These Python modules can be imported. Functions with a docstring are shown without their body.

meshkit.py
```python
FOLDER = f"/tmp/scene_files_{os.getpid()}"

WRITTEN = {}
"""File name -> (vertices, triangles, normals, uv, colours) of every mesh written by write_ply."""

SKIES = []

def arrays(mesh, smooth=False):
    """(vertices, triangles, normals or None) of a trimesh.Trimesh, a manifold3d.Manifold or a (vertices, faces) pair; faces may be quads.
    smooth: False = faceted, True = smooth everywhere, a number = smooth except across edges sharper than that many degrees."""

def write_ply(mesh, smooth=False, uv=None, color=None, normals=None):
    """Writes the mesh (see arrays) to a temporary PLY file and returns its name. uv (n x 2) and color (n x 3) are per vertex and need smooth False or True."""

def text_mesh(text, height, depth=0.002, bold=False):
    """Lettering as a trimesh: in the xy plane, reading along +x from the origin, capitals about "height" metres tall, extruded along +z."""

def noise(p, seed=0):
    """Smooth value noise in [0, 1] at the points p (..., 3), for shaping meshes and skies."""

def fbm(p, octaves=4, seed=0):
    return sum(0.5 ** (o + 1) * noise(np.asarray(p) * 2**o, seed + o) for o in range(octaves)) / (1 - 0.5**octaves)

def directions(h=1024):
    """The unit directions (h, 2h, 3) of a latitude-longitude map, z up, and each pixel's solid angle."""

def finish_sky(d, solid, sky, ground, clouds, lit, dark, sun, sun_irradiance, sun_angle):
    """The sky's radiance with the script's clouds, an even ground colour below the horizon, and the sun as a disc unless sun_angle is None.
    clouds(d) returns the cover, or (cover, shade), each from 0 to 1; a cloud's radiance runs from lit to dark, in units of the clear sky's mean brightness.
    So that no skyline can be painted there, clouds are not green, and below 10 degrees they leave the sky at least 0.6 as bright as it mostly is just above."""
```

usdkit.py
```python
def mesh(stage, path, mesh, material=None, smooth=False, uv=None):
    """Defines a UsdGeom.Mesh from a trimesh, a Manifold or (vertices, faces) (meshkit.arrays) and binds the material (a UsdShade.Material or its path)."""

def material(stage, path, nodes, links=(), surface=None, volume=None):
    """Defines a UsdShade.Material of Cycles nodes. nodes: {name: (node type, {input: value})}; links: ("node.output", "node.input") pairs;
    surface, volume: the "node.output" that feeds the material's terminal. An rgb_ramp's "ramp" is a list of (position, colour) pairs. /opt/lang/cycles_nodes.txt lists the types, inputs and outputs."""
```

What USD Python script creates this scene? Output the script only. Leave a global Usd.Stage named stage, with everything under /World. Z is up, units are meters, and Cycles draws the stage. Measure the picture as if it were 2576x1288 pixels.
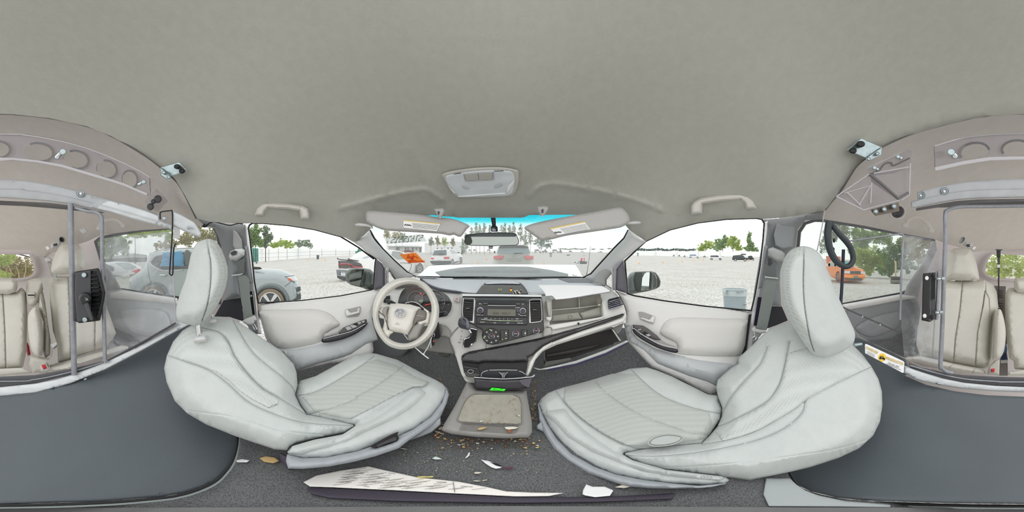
import math, random
import numpy as np, trimesh, shapely
from shapely.geometry import Polygon, LineString, MultiPolygon
from scipy.spatial import Delaunay, cKDTree
from scipy.interpolate import RBFInterpolator
import usdkit, meshkit
from pxr import Usd, UsdGeom, UsdLux, UsdShade, Gf, Sdf
random.seed(7)
rng = np.random.default_rng(11)
stage = Usd.Stage.CreateInMemory()
UsdGeom.SetStageUpAxis(stage, 'Z')
UsdGeom.SetStageMetersPerUnit(stage, 1.0)
UsdGeom.Xform.Define(stage, '/World')

# ---------------------------------------------------------------- camera, sky, exposure
EYE = 1.5
cam = UsdGeom.Camera.Define(stage, '/World/camera')
cam.CreateHorizontalApertureAttr(36.0); cam.CreateFocalLengthAttr(18.0)
cam.CreateClippingRangeAttr((0.05, 5000.0)); cam.CreateExposureAttr(0.0)
cam.AddTranslateOp().Set((0, 0, EYE)); cam.AddRotateXOp().Set(90.0)
SKY = 0.46                                   # even, bright overcast
dome = UsdLux.DomeLight.Define(stage, '/World/overcast_sky')
dome.CreateColorAttr((0.985, 0.995, 1.0)); dome.CreateIntensityAttr(SKY)

# ---------------------------------------------------------------- helpers
W2 = 1288.0
def P(px, py, d):
    """The place's point seen at column px, row py of the photograph, d metres ahead."""
    px, py, d = np.broadcast_arrays(np.asarray(px, float), np.asarray(py, float), np.asarray(d, float))
    return np.stack([(px - W2) / W2 * d, d, EYE - (py - 644.0) / W2 * d], -1)
CROP = dict(A=(0,260,3.219), B=(0,560,2.8), C=(400,480,3.066), D=(400,780,2.536), E=(900,680,2.862), F=(900,400,3.22), G=(1300,680,4.026),
            H=(1000,900,3.32), I=(1560,440,2.8), J=(1960,300,3.789), K=(1960,540,2.8), L=(1340,880,2.862), M=(1130,690,4.77), N=(920,680,5.367),
            O=(560,1060,3.389), Q=(2160,640,3.788), a=(620,550,5.854), b=(830,570,7.577), c=(1040,540,7.576), d=(1340,560,7.154), e=(1560,560,5.6),
            f=(0,600,8.05), g=(220,560,5.854), h=(2060,560,5.854), i=(480,540,4.293), j=(1880,520,3.389), k=(1150,740,11.709), l=(1340,720,7.154),
            m=(1100,410,11.709), n=(2280,600,3.578), o=(1140,870,9.909), p=(980,1040,5.195), R=(0,0,1.0))
def S(code, text):
    """Points read off the photograph: 'x,y x,y ...' in one of the detail views."""
    x0, y0, s = CROP[code]
    a = np.array([[float(q) for q in t.split(',')] for t in text.split()])
    return a / s + [x0, y0]
def crv(pts, closed=True, n=6):
    """Smooth curve through points (Catmull-Rom)."""
    p = np.asarray(pts, float); k = len(p)
    if closed: q = np.vstack([p[-1], p, p[0], p[1]]); m = k
    else: q = np.vstack([2 * p[0] - p[1], p, 2 * p[-1] - p[-2]]); m = k - 1
    t = np.linspace(0, 1, n, endpoint=False)[:, None]; out = []
    for i in range(m):
        a, b, c, d = q[i:i + 4]
        out.append(0.5 * ((2 * b) + (c - a) * t + (2 * a - 5 * b + 4 * c - d) * t ** 2 + (3 * b - a - 3 * c + d) * t ** 3))
    out = np.vstack(out)
    return out if closed else np.vstack([out, p[-1]])
def cs(code, text, n=6): return crv(S(code, text), True, n)
def ell(cx, cy, rx, ry=None, rot=0., n=28):
    ry = rx if ry is None else ry; t = np.linspace(0, 2 * np.pi, n, endpoint=False)
    x, y, r = rx * np.cos(t), ry * np.sin(t), math.radians(rot)
    return np.stack([cx + x * math.cos(r) - y * math.sin(r), cy + x * math.sin(r) + y * math.cos(r)], 1)
def box2(x0, y0, x1, y1, r=0.):
    if r <= 0: return np.array([[x0, y0], [x1, y0], [x1, y1], [x0, y1]], float)
    return np.array(shapely.box(x0 + r, y0 + r, x1 - r, y1 - r).buffer(r, quad_segs=4).exterior.coords)[:-1]
def rnd(pts, r):
    """Rounds the corners of an outline by r pixels."""
    g = Polygon(pts).buffer(0).buffer(-r).buffer(2 * r, quad_segs=4).buffer(-r, quad_segs=4)
    if isinstance(g, MultiPolygon): g = max(g.geoms, key=lambda x: x.area)
    return np.array(g.exterior.coords)[:-1]
def band(pts, w, closed=False):
    """Outline (and holes) of a stroke of w pixels along a line."""
    g = LineString(np.vstack([pts, pts[:1]]) if closed else pts).buffer(w / 2, cap_style='flat', join_style='mitre')
    if isinstance(g, MultiPolygon): g = max(g.geoms, key=lambda x: x.area)
    return np.array(g.exterior.coords)[:-1], [np.array(i.coords)[:-1] for i in g.interiors]
def dfun(depth):
    if callable(depth): return lambda x, y: np.broadcast_to(np.asarray(depth(x, y), float), np.shape(x)).copy()
    if np.ndim(depth) == 0: return lambda x, y: np.full(np.shape(x), float(depth))
    c = np.asarray(depth, float)
    if len(c) == 2:
        v = c[1, :2] - c[0, :2]; L = v @ v
        return lambda x, y: c[0, 2] + (c[1, 2] - c[0, 2]) * ((x - c[0, 0]) * v[0] + (y - c[0, 1]) * v[1]) / L
    if len(c) == 3:
        k = np.linalg.solve(np.c_[c[:, :2], np.ones(3)], c[:, 2])
        return lambda x, y: x * k[0] + y * k[1] + k[2]
    f = RBFInterpolator(c[:, :2], c[:, 2], kernel='thin_plate_spline', degree=1, smoothing=0.0)
    lo, hi = c[:, 2].min() - .08, c[:, 2].max() + .08
    return lambda x, y: np.clip(f(np.stack([np.ravel(x), np.ravel(y)], 1)).reshape(np.shape(x)), lo, hi)
def swell(t): return .75 * np.sin(t * np.pi / 2) + .25 * np.sqrt(np.clip(1 - (1 - t) ** 2, 0, 1))
def slab(outline, depth, thick=.02, bulge=0., edge=14., holes=(), step=None, grooves=(), axis=None, back=1.0, dents=()):
    """A solid piece with the given outline: front face at its depth, swelling by bulge within edge pixels of its rim, and thick behind."""
    poly = Polygon(outline, [h for h in holes]).buffer(0)
    if isinstance(poly, MultiPolygon): poly = max(poly.geoms, key=lambda x: x.area)
    width = 2 * poly.area / max(poly.length, 1e-6)
    if step is None: step = min(max(math.sqrt(poly.area) / 13, 1.2), 34)
    step = min(step, max(width * 1.3, .5))
    edge = min(edge, max(width * 1.1, .3))
    sets = []
    def rings(g, st):
        for q in getattr(g, 'geoms', [g]):
            if q.is_empty or q.geom_type != 'Polygon': continue
            for r in (q.exterior, *q.interiors): sets.append(np.array(shapely.segmentize(r, st).coords)[:-1])
    rings(poly, step)
    nb = sum(map(len, sets))
    clear = step * .55
    if bulge:
        for kf in (.12, .35, .7): rings(poly.buffer(-edge * kf), max(step, edge * .5))
        clear = max(clear, edge * .85)
    for line, w, h in grooves:
        L = LineString(line)
        for off in (-1.6, -.7, 0, .7, 1.6):
            o = L.offset_curve(off * w) if off else L
            for q in getattr(o, 'geoms', [o]):
                if q.is_empty: continue
                pp = np.array(shapely.segmentize(q, max(w * 2.5, 3.)).coords); sets.append(pp[shapely.contains_xy(poly, pp[:, 0], pp[:, 1])])
    inner = poly.buffer(-clear)
    x0, y0, x1, y1 = poly.bounds
    gx, gy = np.meshgrid(np.arange(x0, x1 + step, step), np.arange(y0, y1 + step, step * .9))
    gx = gx + (np.arange(len(gx))[:, None] % 2) * step * .5
    g = np.stack([gx.ravel(), gy.ravel()], 1)
    if not inner.is_empty: sets.append(g[shapely.contains_xy(inner, g[:, 0], g[:, 1])])
    pts = np.vstack(sets)
    keep, seen = [], set()
    for i, q in enumerate(np.round(pts / .12).astype(int)):
        if (q[0], q[1]) not in seen: seen.add((q[0], q[1])); keep.append(i)
    pts = pts[keep]
    f = Delaunay(pts).simplices
    c = pts[f].mean(1)
    v1, v2 = pts[f[:, 1]] - pts[f[:, 0]], pts[f[:, 2]] - pts[f[:, 0]]
    ar = v1[:, 0] * v2[:, 1] - v1[:, 1] * v2[:, 0]
    ok = shapely.contains_xy(poly, c[:, 0], c[:, 1]) & (np.abs(ar) > 1e-4)
    f, ar = f[ok], ar[ok]
    f[ar > 0] = f[ar > 0][:, [0, 2, 1]]            # facing the viewer
    used = np.unique(f); re = np.full(len(pts), -1); re[used] = np.arange(len(used)); pts, f = pts[used], re[f]
    base = dfun(depth)(pts[:, 0], pts[:, 1])
    front = base.copy()
    dist = shapely.distance(shapely.points(pts), poly.boundary)
    if bulge:
        t = np.clip(dist / edge, 0, 1); front = front - bulge * swell(t)
    for line, w, h in grooves:
        front = front + h * np.exp(-(shapely.distance(shapely.points(pts), LineString(line)) / w) ** 2)
    for (cx, cy, rx, ry, h) in dents:
        front = front + h * np.exp(-((pts[:, 0] - cx) / rx) ** 2 - ((pts[:, 1] - cy) / ry) ** 2)
    vf = P(pts[:, 0], pts[:, 1], front)
    vb = P(pts[:, 0], pts[:, 1], base)
    if axis is None:
        axis = vb.mean(0) - [0, 0, EYE]; axis = axis / np.linalg.norm(axis)
    cen = vb.mean(0)
    vb = cen + (vb - cen) * back + np.asarray(axis) * thick
    n = len(pts)
    e = np.vstack([f[:, [0, 1]], f[:, [1, 2]], f[:, [2, 0]]])
    key = {tuple(x) for x in e.tolist()}
    be = np.array([x for x in e.tolist() if (x[1], x[0]) not in key])
    side = np.vstack([np.c_[be[:, 1], be[:, 0], be[:, 0] + n], np.c_[be[:, 1], be[:, 0] + n, be[:, 1] + n]])
    return np.vstack([vf, vb]), np.vstack([f, f[:, ::-1] + n, side])
def surf(outline, depth, bulge, edge, off=0.):
    """Front face of a slab() as a depth, so that a thin piece can lie on it."""
    poly = Polygon(outline).buffer(0); edge = min(edge, max(2 * poly.area / poly.length * 1.1, .3)); f = dfun(depth)
    def g(x, y):
        t = np.clip(shapely.distance(shapely.points(np.ravel(x), np.ravel(y)), poly.boundary).reshape(np.shape(x)) / edge, 0, 1)
        return f(x, y) - bulge * swell(t) - off
    return g
def join(*ms):
    vs, fs, k = [], [], 0
    for m in ms:
        v, f = (np.asarray(m.vertices), np.asarray(m.faces)) if hasattr(m, 'vertices') else m
        f = np.asarray(f)
        if f.shape[1] == 4: f = np.vstack([f[:, [0, 1, 2]], f[:, [0, 2, 3]]])
        vs.append(v); fs.append(f + k); k += len(v)
    return np.vstack(vs), np.vstack(fs)
def rod(p3, r, n=10, closed=False, flat=1.0, up=None):
    """A round (or flattened) bar along 3-D points."""
    p = np.asarray(p3, float); k = len(p); r = np.broadcast_to(np.asarray(r, float), (k,))
    t = np.roll(p, -1, 0) - np.roll(p, 1, 0) if closed else np.gradient(p, axis=0)
    t /= np.linalg.norm(t, axis=1, keepdims=True) + 1e-12
    ref = np.array([0, -1., 0]) if up is None else np.asarray(up, float)
    a = np.cross(t, ref); bad = np.linalg.norm(a, axis=1) < .15
    a[bad] = np.cross(t[bad], [1., 0, 0.3]); a /= np.linalg.norm(a, axis=1, keepdims=True)
    b = np.cross(a, t)
    th = np.arange(n) * 2 * np.pi / n
    v = p[:, None] + r[:, None, None] * (np.cos(th)[None, :, None] * a[:, None] + flat * np.sin(th)[None, :, None] * b[:, None])
    m = k if closed else k - 1
    i, j = np.meshgrid(np.arange(m), np.arange(n), indexing='ij')
    q = np.stack([i * n + j, i * n + (j + 1) % n, ((i + 1) % k) * n + (j + 1) % n, ((i + 1) % k) * n + j], -1).reshape(-1, 4)
    V = v.reshape(-1, 3); F = np.vstack([q[:, [0, 1, 2]], q[:, [0, 2, 3]]])
    if not closed:
        V = np.vstack([V, p[0], p[-1]]); jj = np.arange(n); c0, c1 = k * n, k * n + 1
        F = np.vstack([F, np.stack([np.full(n, c0), (jj + 1) % n, jj], 1), np.stack([np.full(n, c1), (k - 1) * n + jj, (k - 1) * n + (jj + 1) % n], 1)])
    m_ = trimesh.Trimesh(V, F, process=False)
    if m_.volume < 0: F = F[:, ::-1]
    return V, F
def line3(px, d):
    px = np.asarray(px, float); return P(px[:, 0], px[:, 1], dfun(d)(px[:, 0], px[:, 1]))
def bar(px, d, rpx, smooth=True, n=10, closed=False, flat=1.0, k=6):
    """A bar seen along the pixel line px, rpx pixels thick in radius."""
    q = crv(px, closed, k) if smooth and len(px) > 2 else np.asarray(px, float)
    p3 = line3(q, d); return rod(p3, np.asarray(rpx) * p3[:, 1].mean() / W2 if np.ndim(rpx) == 0 else np.interp(np.linspace(0, 1, len(q)), np.linspace(0, 1, len(rpx)), rpx) * p3[:, 1] / W2, n, closed, flat)
def lathe(prof, centre, axis, n=32):
    """Turned solid: prof = [(radius, height)] along axis."""
    m = trimesh.creation.revolve(np.asarray(prof, float), sections=n)
    a = np.asarray(axis, float); a /= np.linalg.norm(a)
    m.apply_transform(trimesh.geometry.align_vectors([0, 0, 1], a)); m.apply_translation(centre)
    if m.volume < 0: m.invert()
    return np.array(m.vertices), np.array(m.faces)
def cuboid(x0, y0, z0, x1, y1, z1, bevel=0.):
    if bevel <= 0:
        m = trimesh.creation.box([x1 - x0, y1 - y0, z1 - z0])
    else:
        import manifold3d as m3
        b = bevel; ms = [m3.Manifold.cube([x1 - x0 - 2 * b * i, y1 - y0 - 2 * b * j, z1 - z0 - 2 * b * k], True) for i, j, k in ((1, 1, 0), (1, 0, 1), (0, 1, 1))]
        q = m3.Manifold.batch_hull(ms).to_mesh(); m = trimesh.Trimesh(q.vert_properties[:, :3], q.tri_verts)
    m.apply_translation([(x0 + x1) / 2, (y0 + y1) / 2, (z0 + z1) / 2]); return np.array(m.vertices), np.array(m.faces)
def text(s, at, h, d, ang=0., mirror=False, bold=False, width=None, relief=.002, shear=0., centre=False, rows=None):
    """Lettering h pixels tall starting at pixel at, d metres ahead (d may vary)."""
    m = meshkit.text_mesh(s, 1.0, 0.05, bold); v = np.array(m.vertices); f = np.array(m.faces)
    x0, x1 = v[:, 0].min(), v[:, 0].max(); u = (v[:, 0] - x0) * h
    full = (x1 - x0) * h
    if width: u *= width / full; full = width
    if centre: u -= full / 2
    if mirror: u = -u
    w = v[:, 1] * h; u = u + shear * w
    a = math.radians(ang); px = at[0] + u * math.cos(a) + w * math.sin(a); py = at[1] + u * math.sin(a) - w * math.cos(a)
    dd = dfun(d)(px, py) - relief * (v[:, 2] > .025)
    if mirror: f = f[:, ::-1]
    return P(px, py, dd), f
# ---------------------------------------------------------------- materials
def lin(c):
    c = np.asarray(c, float) / 255.0
    return tuple(np.where(c <= .04045, c / 12.92, ((c + .055) / 1.055) ** 2.4))
_mats = {}
def mat(name, rgb, rough=.55, metal=0., spec=.4, var=0., vscale=6., bump=0., bscale=60., coat=0., sheen=0., emit=0., detail=3., weave=0.):
    """Principled material: base colour (sRGB 0-255) with a little noise in tone and fine relief."""
    if name in _mats: return _mats[name]
    c = np.array(lin(rgb))
    nodes = {'p': ('principled_bsdf', dict(base_color=tuple(c), roughness=rough, metallic=metal, specular_ior_level=spec, coat_weight=coat, sheen_weight=sheen))}
    links = []
    if emit: nodes['p'][1].update(emission_color=tuple(c), emission_strength=emit)
    if var or bump: nodes['geo'] = ('geometry', {})
    if var:
        nodes['n'] = ('noise_texture', dict(scale=vscale, detail=detail)); links.append(('geo.position', 'n.vector'))
        nodes['r'] = ('rgb_ramp', {'ramp': [(.3, tuple(c * (1 - var))), (.7, tuple(np.minimum(c * (1 + var), 1)))]})
        links += [('n.fac', 'r.fac'), ('r.color', 'p.base_color')]
    if bump:
        nodes['b'] = ('noise_texture', dict(scale=bscale, detail=2.)); nodes['u'] = ('bump', dict(strength=bump, distance=.004))
        links += [('geo.position', 'b.vector'), ('b.fac', 'u.height'), ('u.normal', 'p.normal')]
    m = usdkit.material(stage, '/World/Looks/' + name, nodes, links, surface='p.BSDF')
    _mats[name] = m; return m
def glass(name, tint=(1, 1, 1), dust=0., dustrgb=(235, 235, 232), ior=1.45, scratch=0., sscale=9.):
    """A clear pane: see-through, a fresnel reflection, and an optional film of dust or scratches."""
    if name in _mats: return _mats[name]
    nodes = {'t': ('transparent_bsdf', dict(color=tint)), 'g': ('glossy_bsdf', dict(color=(1, 1, 1), roughness=.02)), 'f': ('fresnel', dict(IOR=ior)),
             'm': ('mix_closure', {})}
    links = [('f.fac', 'm.fac'), ('t.BSDF', 'm.closure1'), ('g.BSDF', 'm.closure2')]
    out = 'm.closure'
    if dust or scratch:
        nodes['d'] = ('diffuse_bsdf', dict(color=lin(dustrgb))); nodes['m2'] = ('mix_closure', dict(fac=dust))
        links += [('m.closure', 'm2.closure1'), ('d.BSDF', 'm2.closure2')]; out = 'm2.closure'
        if scratch:
            nodes['geo'] = ('geometry', {}); nodes['n'] = ('noise_texture', dict(scale=sscale, detail=5., roughness=.65, distortion=1.5))
            nodes['r'] = ('rgb_ramp', {'ramp': [(.45, (dust,) * 3), (.75, (dust + scratch,) * 3)]})
            nodes['bw'] = ('rgb_to_bw', {})
            links += [('geo.position', 'n.vector'), ('n.fac', 'r.fac'), ('r.color', 'bw.color'), ('bw.val', 'm2.fac')]
    m = usdkit.material(stage, '/World/Looks/' + name, nodes, links, surface=out)
    _mats[name] = m; return m
# ---------------------------------------------------------------- things and parts
_taken = set()
def numbered(parent, name):
    k, q = 0, name
    while parent + '/' + q in _taken: k += 1; q = f'{name}_{k:03d}'
    _taken.add(parent + '/' + q); return q
def put(path, mesh, material, origin, smooth=40):
    v, f = mesh if not hasattr(mesh, 'vertices') else (np.array(mesh.vertices), np.array(mesh.faces))
    return usdkit.mesh(stage, path, (v - origin, f), material, smooth=smooth)
def keys(prim, label=None, cat=None, group=None, kind=None):
    for k, v in (('label', label), ('category', cat), ('group', group), ('kind', kind)):
        if v: prim.SetCustomDataByKey(k, v)
class thing:
    """One thing of the scene; add() gives it parts (and sub-parts), done() writes it with its origin at its base."""
    def __init__(s, name, label, cat, group=None, kind=None):
        s.name, s.meta, s.parts = numbered('/World', name), (label, cat, group, kind), []
        s.path = '/World/' + s.name
    def add(s, name, mesh, material, label=None, parent=None, smooth=40, kind=None):
        par = parent or s.path
        path = par + '/' + numbered(par, name)
        s.parts.append((path, mesh, material, label, smooth, kind)); return path
    def done(s):
        allv = np.vstack([p[1][0] for p in s.parts]); lo, hi = allv.min(0), allv.max(0)
        o = np.array([(lo[0] + hi[0]) / 2, (lo[1] + hi[1]) / 2, lo[2]])
        x = UsdGeom.Xform.Define(stage, s.path); x.AddTranslateOp().Set(tuple(map(float, o)))
        keys(x.GetPrim(), *s.meta)
        for path, mesh, material, label, smooth, kind in s.parts:
            keys(put(path, mesh, material, o, smooth).GetPrim(), label=label, kind=kind)
        return s
def obj(name, mesh, material, label, cat=None, group=None, kind=None, smooth=40):
    """A thing that is one mesh."""
    path = '/World/' + numbered('/World', name); v = mesh[0]; lo, hi = v.min(0), v.max(0)
    o = np.array([(lo[0] + hi[0]) / 2, (lo[1] + hi[1]) / 2, lo[2]])
    m = put(path, mesh, material, o, smooth); m.AddTranslateOp().Set(tuple(map(float, o)))
    keys(m.GetPrim(), label, cat, group, kind); return path
ST = 'structure'
# ================================================================ THE SETTING
def horizon(px): return 644.0 - 14.0 * np.cos(np.pi * (np.asarray(px, float) - W2) / W2)      # the van stands a little nose-down on the lot
def ground_z(x, y):
    y = np.asarray(y, float); r = np.clip(np.asarray(x, float) / np.maximum(y, 1.), -1.25, 1.25)
    return np.where(y > 1, 14.0 / W2 * np.cos(np.pi * r) * np.maximum(y, 0), 0.)
def at_ground(px, py):
    """Distance ahead at which the lot is seen in column px, row py."""
    return EYE * W2 / (py - float(horizon(px)))
M_GRAVEL = usdkit.material(stage, '/World/Looks/gravel', {
    'geo': ('geometry', {}), 'a': ('noise_texture', dict(scale=13., detail=8., roughness=.78)), 'b': ('noise_texture', dict(scale=.35, detail=4., roughness=.6)),
    'v': ('voronoi_texture', dict(scale=16.)), 'w': ('voronoi_texture', dict(scale=5.)),
    'ra': ('rgb_ramp', {'ramp': [(.40, lin((122, 120, 116))), (.5, lin((204, 202, 198))), (.59, lin((244, 242, 238)))]}),
    'rb': ('rgb_ramp', {'ramp': [(.35, lin((236, 233, 228))), (.62, (1, 1, 1))]}),
    'x': ('mix', dict(mix_type='multiply', fac=.75)), 'u': ('bump', dict(strength=.7, distance=.03)),
    'p': ('principled_bsdf', dict(roughness=.9, specular_ior_level=.25))},
    [('geo.position', 'a.vector'), ('geo.position', 'b.vector'), ('geo.position', 'v.vector'), ('a.fac', 'ra.fac'), ('b.fac', 'rb.fac'), ('ra.color', 'x.color1'), ('rb.color', 'x.color2'),
     ('x.color', 'p.base_color'), ('v.distance', 'u.height'), ('u.normal', 'p.normal')], surface='p.BSDF')
gu = np.concatenate([[-160, -30, -8, -3, -1.8], np.linspace(-1.25, 1.25, 51), [1.8, 3, 8, 30, 160]]); gy = np.array([-60, -20, -5, 0, 1, 1.6, 2.4, 3.5, 5, 8, 12, 18, 28, 45, 80, 150, 320, 700.])
U, Y = np.meshgrid(gu, gy); X = U * np.maximum(np.abs(Y), 3.); V = np.stack([X.ravel(), Y.ravel(), ground_z(X, Y).ravel()], 1)
ii, jj = np.meshgrid(np.arange(len(gy) - 1), np.arange(len(gu) - 1), indexing='ij'); q = (ii * len(gu) + jj).ravel(); n_ = len(gu)
obj('ground', (V, np.vstack([np.c_[q, q + 1, q + n_ + 1], np.c_[q, q + n_ + 1, q + n_]])), M_GRAVEL, 'pale grey gravel lot around the van', kind=ST, smooth=True)

HEAD = mat('headliner', (171, 171, 163), .95, spec=.1, var=.03, vscale=25, bump=.25, bscale=240)
HEADW = mat('rear_headliner', (218, 211, 204), .95, spec=.1, var=.03, vscale=20, bump=.2, bscale=240)
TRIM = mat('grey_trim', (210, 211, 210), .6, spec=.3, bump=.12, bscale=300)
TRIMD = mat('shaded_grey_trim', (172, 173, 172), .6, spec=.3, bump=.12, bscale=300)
TRIMG = mat('mid_grey_trim', (150, 153, 155), .65, spec=.3, bump=.12, bscale=300)
DOORL = mat('door_light_vinyl', (234, 233, 230), .5, spec=.35, bump=.1, bscale=260)
DOORP = mat('door_pad_vinyl', (226, 224, 220), .5, spec=.35, bump=.1, bscale=260)
DOORG = mat('door_pocket_plastic', (204, 208, 210), .55, spec=.35, bump=.1, bscale=260)
WHITE = mat('white_paint', (240, 240, 240), .25, spec=.5, coat=.4)
BLACKR = mat('black_rubber', (26, 26, 28), .6)
BLACKP = mat('black_plastic', (30, 30, 32), .42, bump=.1, bscale=250)
DARKP = mat('dark_grey_plastic', (66, 67, 70), .5, bump=.1, bscale=250)
CHROME = mat('chrome', (225, 226, 230), .12, metal=1.)
STEEL = mat('zinc_steel', (176, 190, 192), .35, metal=.85, var=.1, vscale=40)
ALU = mat('brushed_aluminium', (208, 211, 213), .45, metal=.35, var=.06, vscale=14, bump=.08, bscale=90)
CARPET = mat('dark_carpet', (104, 105, 106), .95, spec=.1, var=.45, vscale=150, bump=.6, bscale=330, detail=6)
PANE = glass('window_glass', (.97, .985, .975), ior=1.3)
SCREEN = glass('dusty_windscreen', (.97, .985, .98), dust=.16, ior=1.3)
TINTED = glass('rear_side_glass', (.86, .89, .86), dust=.05, ior=1.3)

# ---- ceiling (headliner)
ceil_out = np.vstack([[(-520, -330), (3096, -330), (3096, 283), (2576, 287), (2480, 293)],
    S('J', '1800,0 1550,60 1250,150 985,268 820,380 740,450 680,540 600,670 500,790 435,865 330,890 100,930'), S('I', '1160,300 1010,312 960,304 750,311 550,336 350,386 182,466'),
    S('F', '2330,665 2270,625 2200,575'), [(1565, 556), (1500, 545), (1445, 540), (1330, 541)], S('c', '2130,45 2040,58 860,58 760,40 600,33'), [(1090, 541), (985, 550), (940, 566)],
    S('F', '95,575 40,625 0,655'), S('b', '440,290 300,215'), S('C', '1400,352 1200,298 1000,266 800,249 715,250 640,254 400,240 290,215'),
    S('A', '1600,940 1500,750 1440,650 1380,590 1300,520 1150,410 900,265 700,185 400,120 100,88 0,86'), [(-520, 284)]])
ceil_d = [(-520, -330, 2.0), (1288, -330, 2.0), (3096, -330, 2.0), (0, 0, 2.2), (1288, 0, 2.2), (2576, 0, 2.2), (-520, 284, 2.62), (3096, 284, 2.62), (1288, 284, 2.52), (700, 284, 2.52), (1900, 284, 2.52),
          (404, 421, 2.72), (2176, 400, 2.72), (500, 552, 2.8), (2060, 540, 2.8), (700, 560, 2.92), (1850, 550, 2.92), (900, 600, 3.08), (1623, 606, 3.08), (1288, 545, 3.15), (1060, 545, 3.15), (1480, 540, 3.15), (1288, 430, 2.84)]
ridges = [(crv(S('F', '-140,400 0,365 300,285 520,250 600,275 680,330'), False), 7, -.02), (crv(S('F', '1390,300 1460,235 1560,205 1700,215 2000,270 2300,350 2460,420'), False), 7, -.02),
          (crv(S('F', '430,-90 530,90 640,270 760,420'), False), 13, -.014), (crv(S('F', '1480,-80 1450,100 1430,260 1400,420'), False), 13, -.014)]
ceiling_face = dfun(ceil_d)
def behind(c):
    """The rear lining: always a little behind the front one."""
    g = dfun(c); return lambda x, y: np.maximum(g(x, y), ceiling_face(x, y) + .035)
obj('ceiling', slab(ceil_out, ceil_d, .03, step=26, grooves=ridges), HEAD, 'grey fabric headliner over the front seats', kind=ST, smooth=60)
rc = np.vstack([[(-520, 268), (0, 268), (124, 280), (250, 312), (330, 350), (404, 402), (455, 450), (480, 490), (500, 540), (540, 556), (545, 576)], S('B', '1400,25 1220,40 1000,52 850,70 700,92 620,130'),
    [(200, 614), (135, 634), (109, 647), (75, 629), (0, 628), (-520, 628)]])
obj('ceiling', slab(rc, behind([(-520, 268, 2.66), (124, 280, 2.66), (404, 402, 2.77), (500, 540, 2.88), (500, 570, 3.35), (357, 577, 3.6), (221, 606, 3.7), (0, 628, 3.85), (-520, 628, 3.85), (0, 480, 3.4), (200, 520, 3.4)]), .03, step=20), HEADW,
    'beige headliner over the rear seats seen through the left plexiglass', kind=ST, smooth=60)
rc = np.vstack([[(3096, 268), (2576, 270), (2435, 284), (2300, 318), (2190, 372), (2130, 424), (2100, 480), (2070, 520), (1990, 544), (2000, 556)], S('K', '300,30 600,78 850,130 1090,172 1200,212 1380,262 1460,252'), [(2576, 628), (3096, 628)]])
obj('ceiling', slab(rc, behind([(3096, 268, 2.66), (2435, 284, 2.66), (2190, 372, 2.77), (2070, 520, 2.88), (2000, 556, 3.2), (2174, 568, 3.5), (2349, 601, 3.65), (2481, 630, 3.85), (3096, 628, 3.85), (2576, 480, 3.4), (2350, 500, 3.4)]), .03, step=20), HEADW,
    'beige headliner over the rear seats seen through the right plexiglass', kind=ST, smooth=60)

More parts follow.
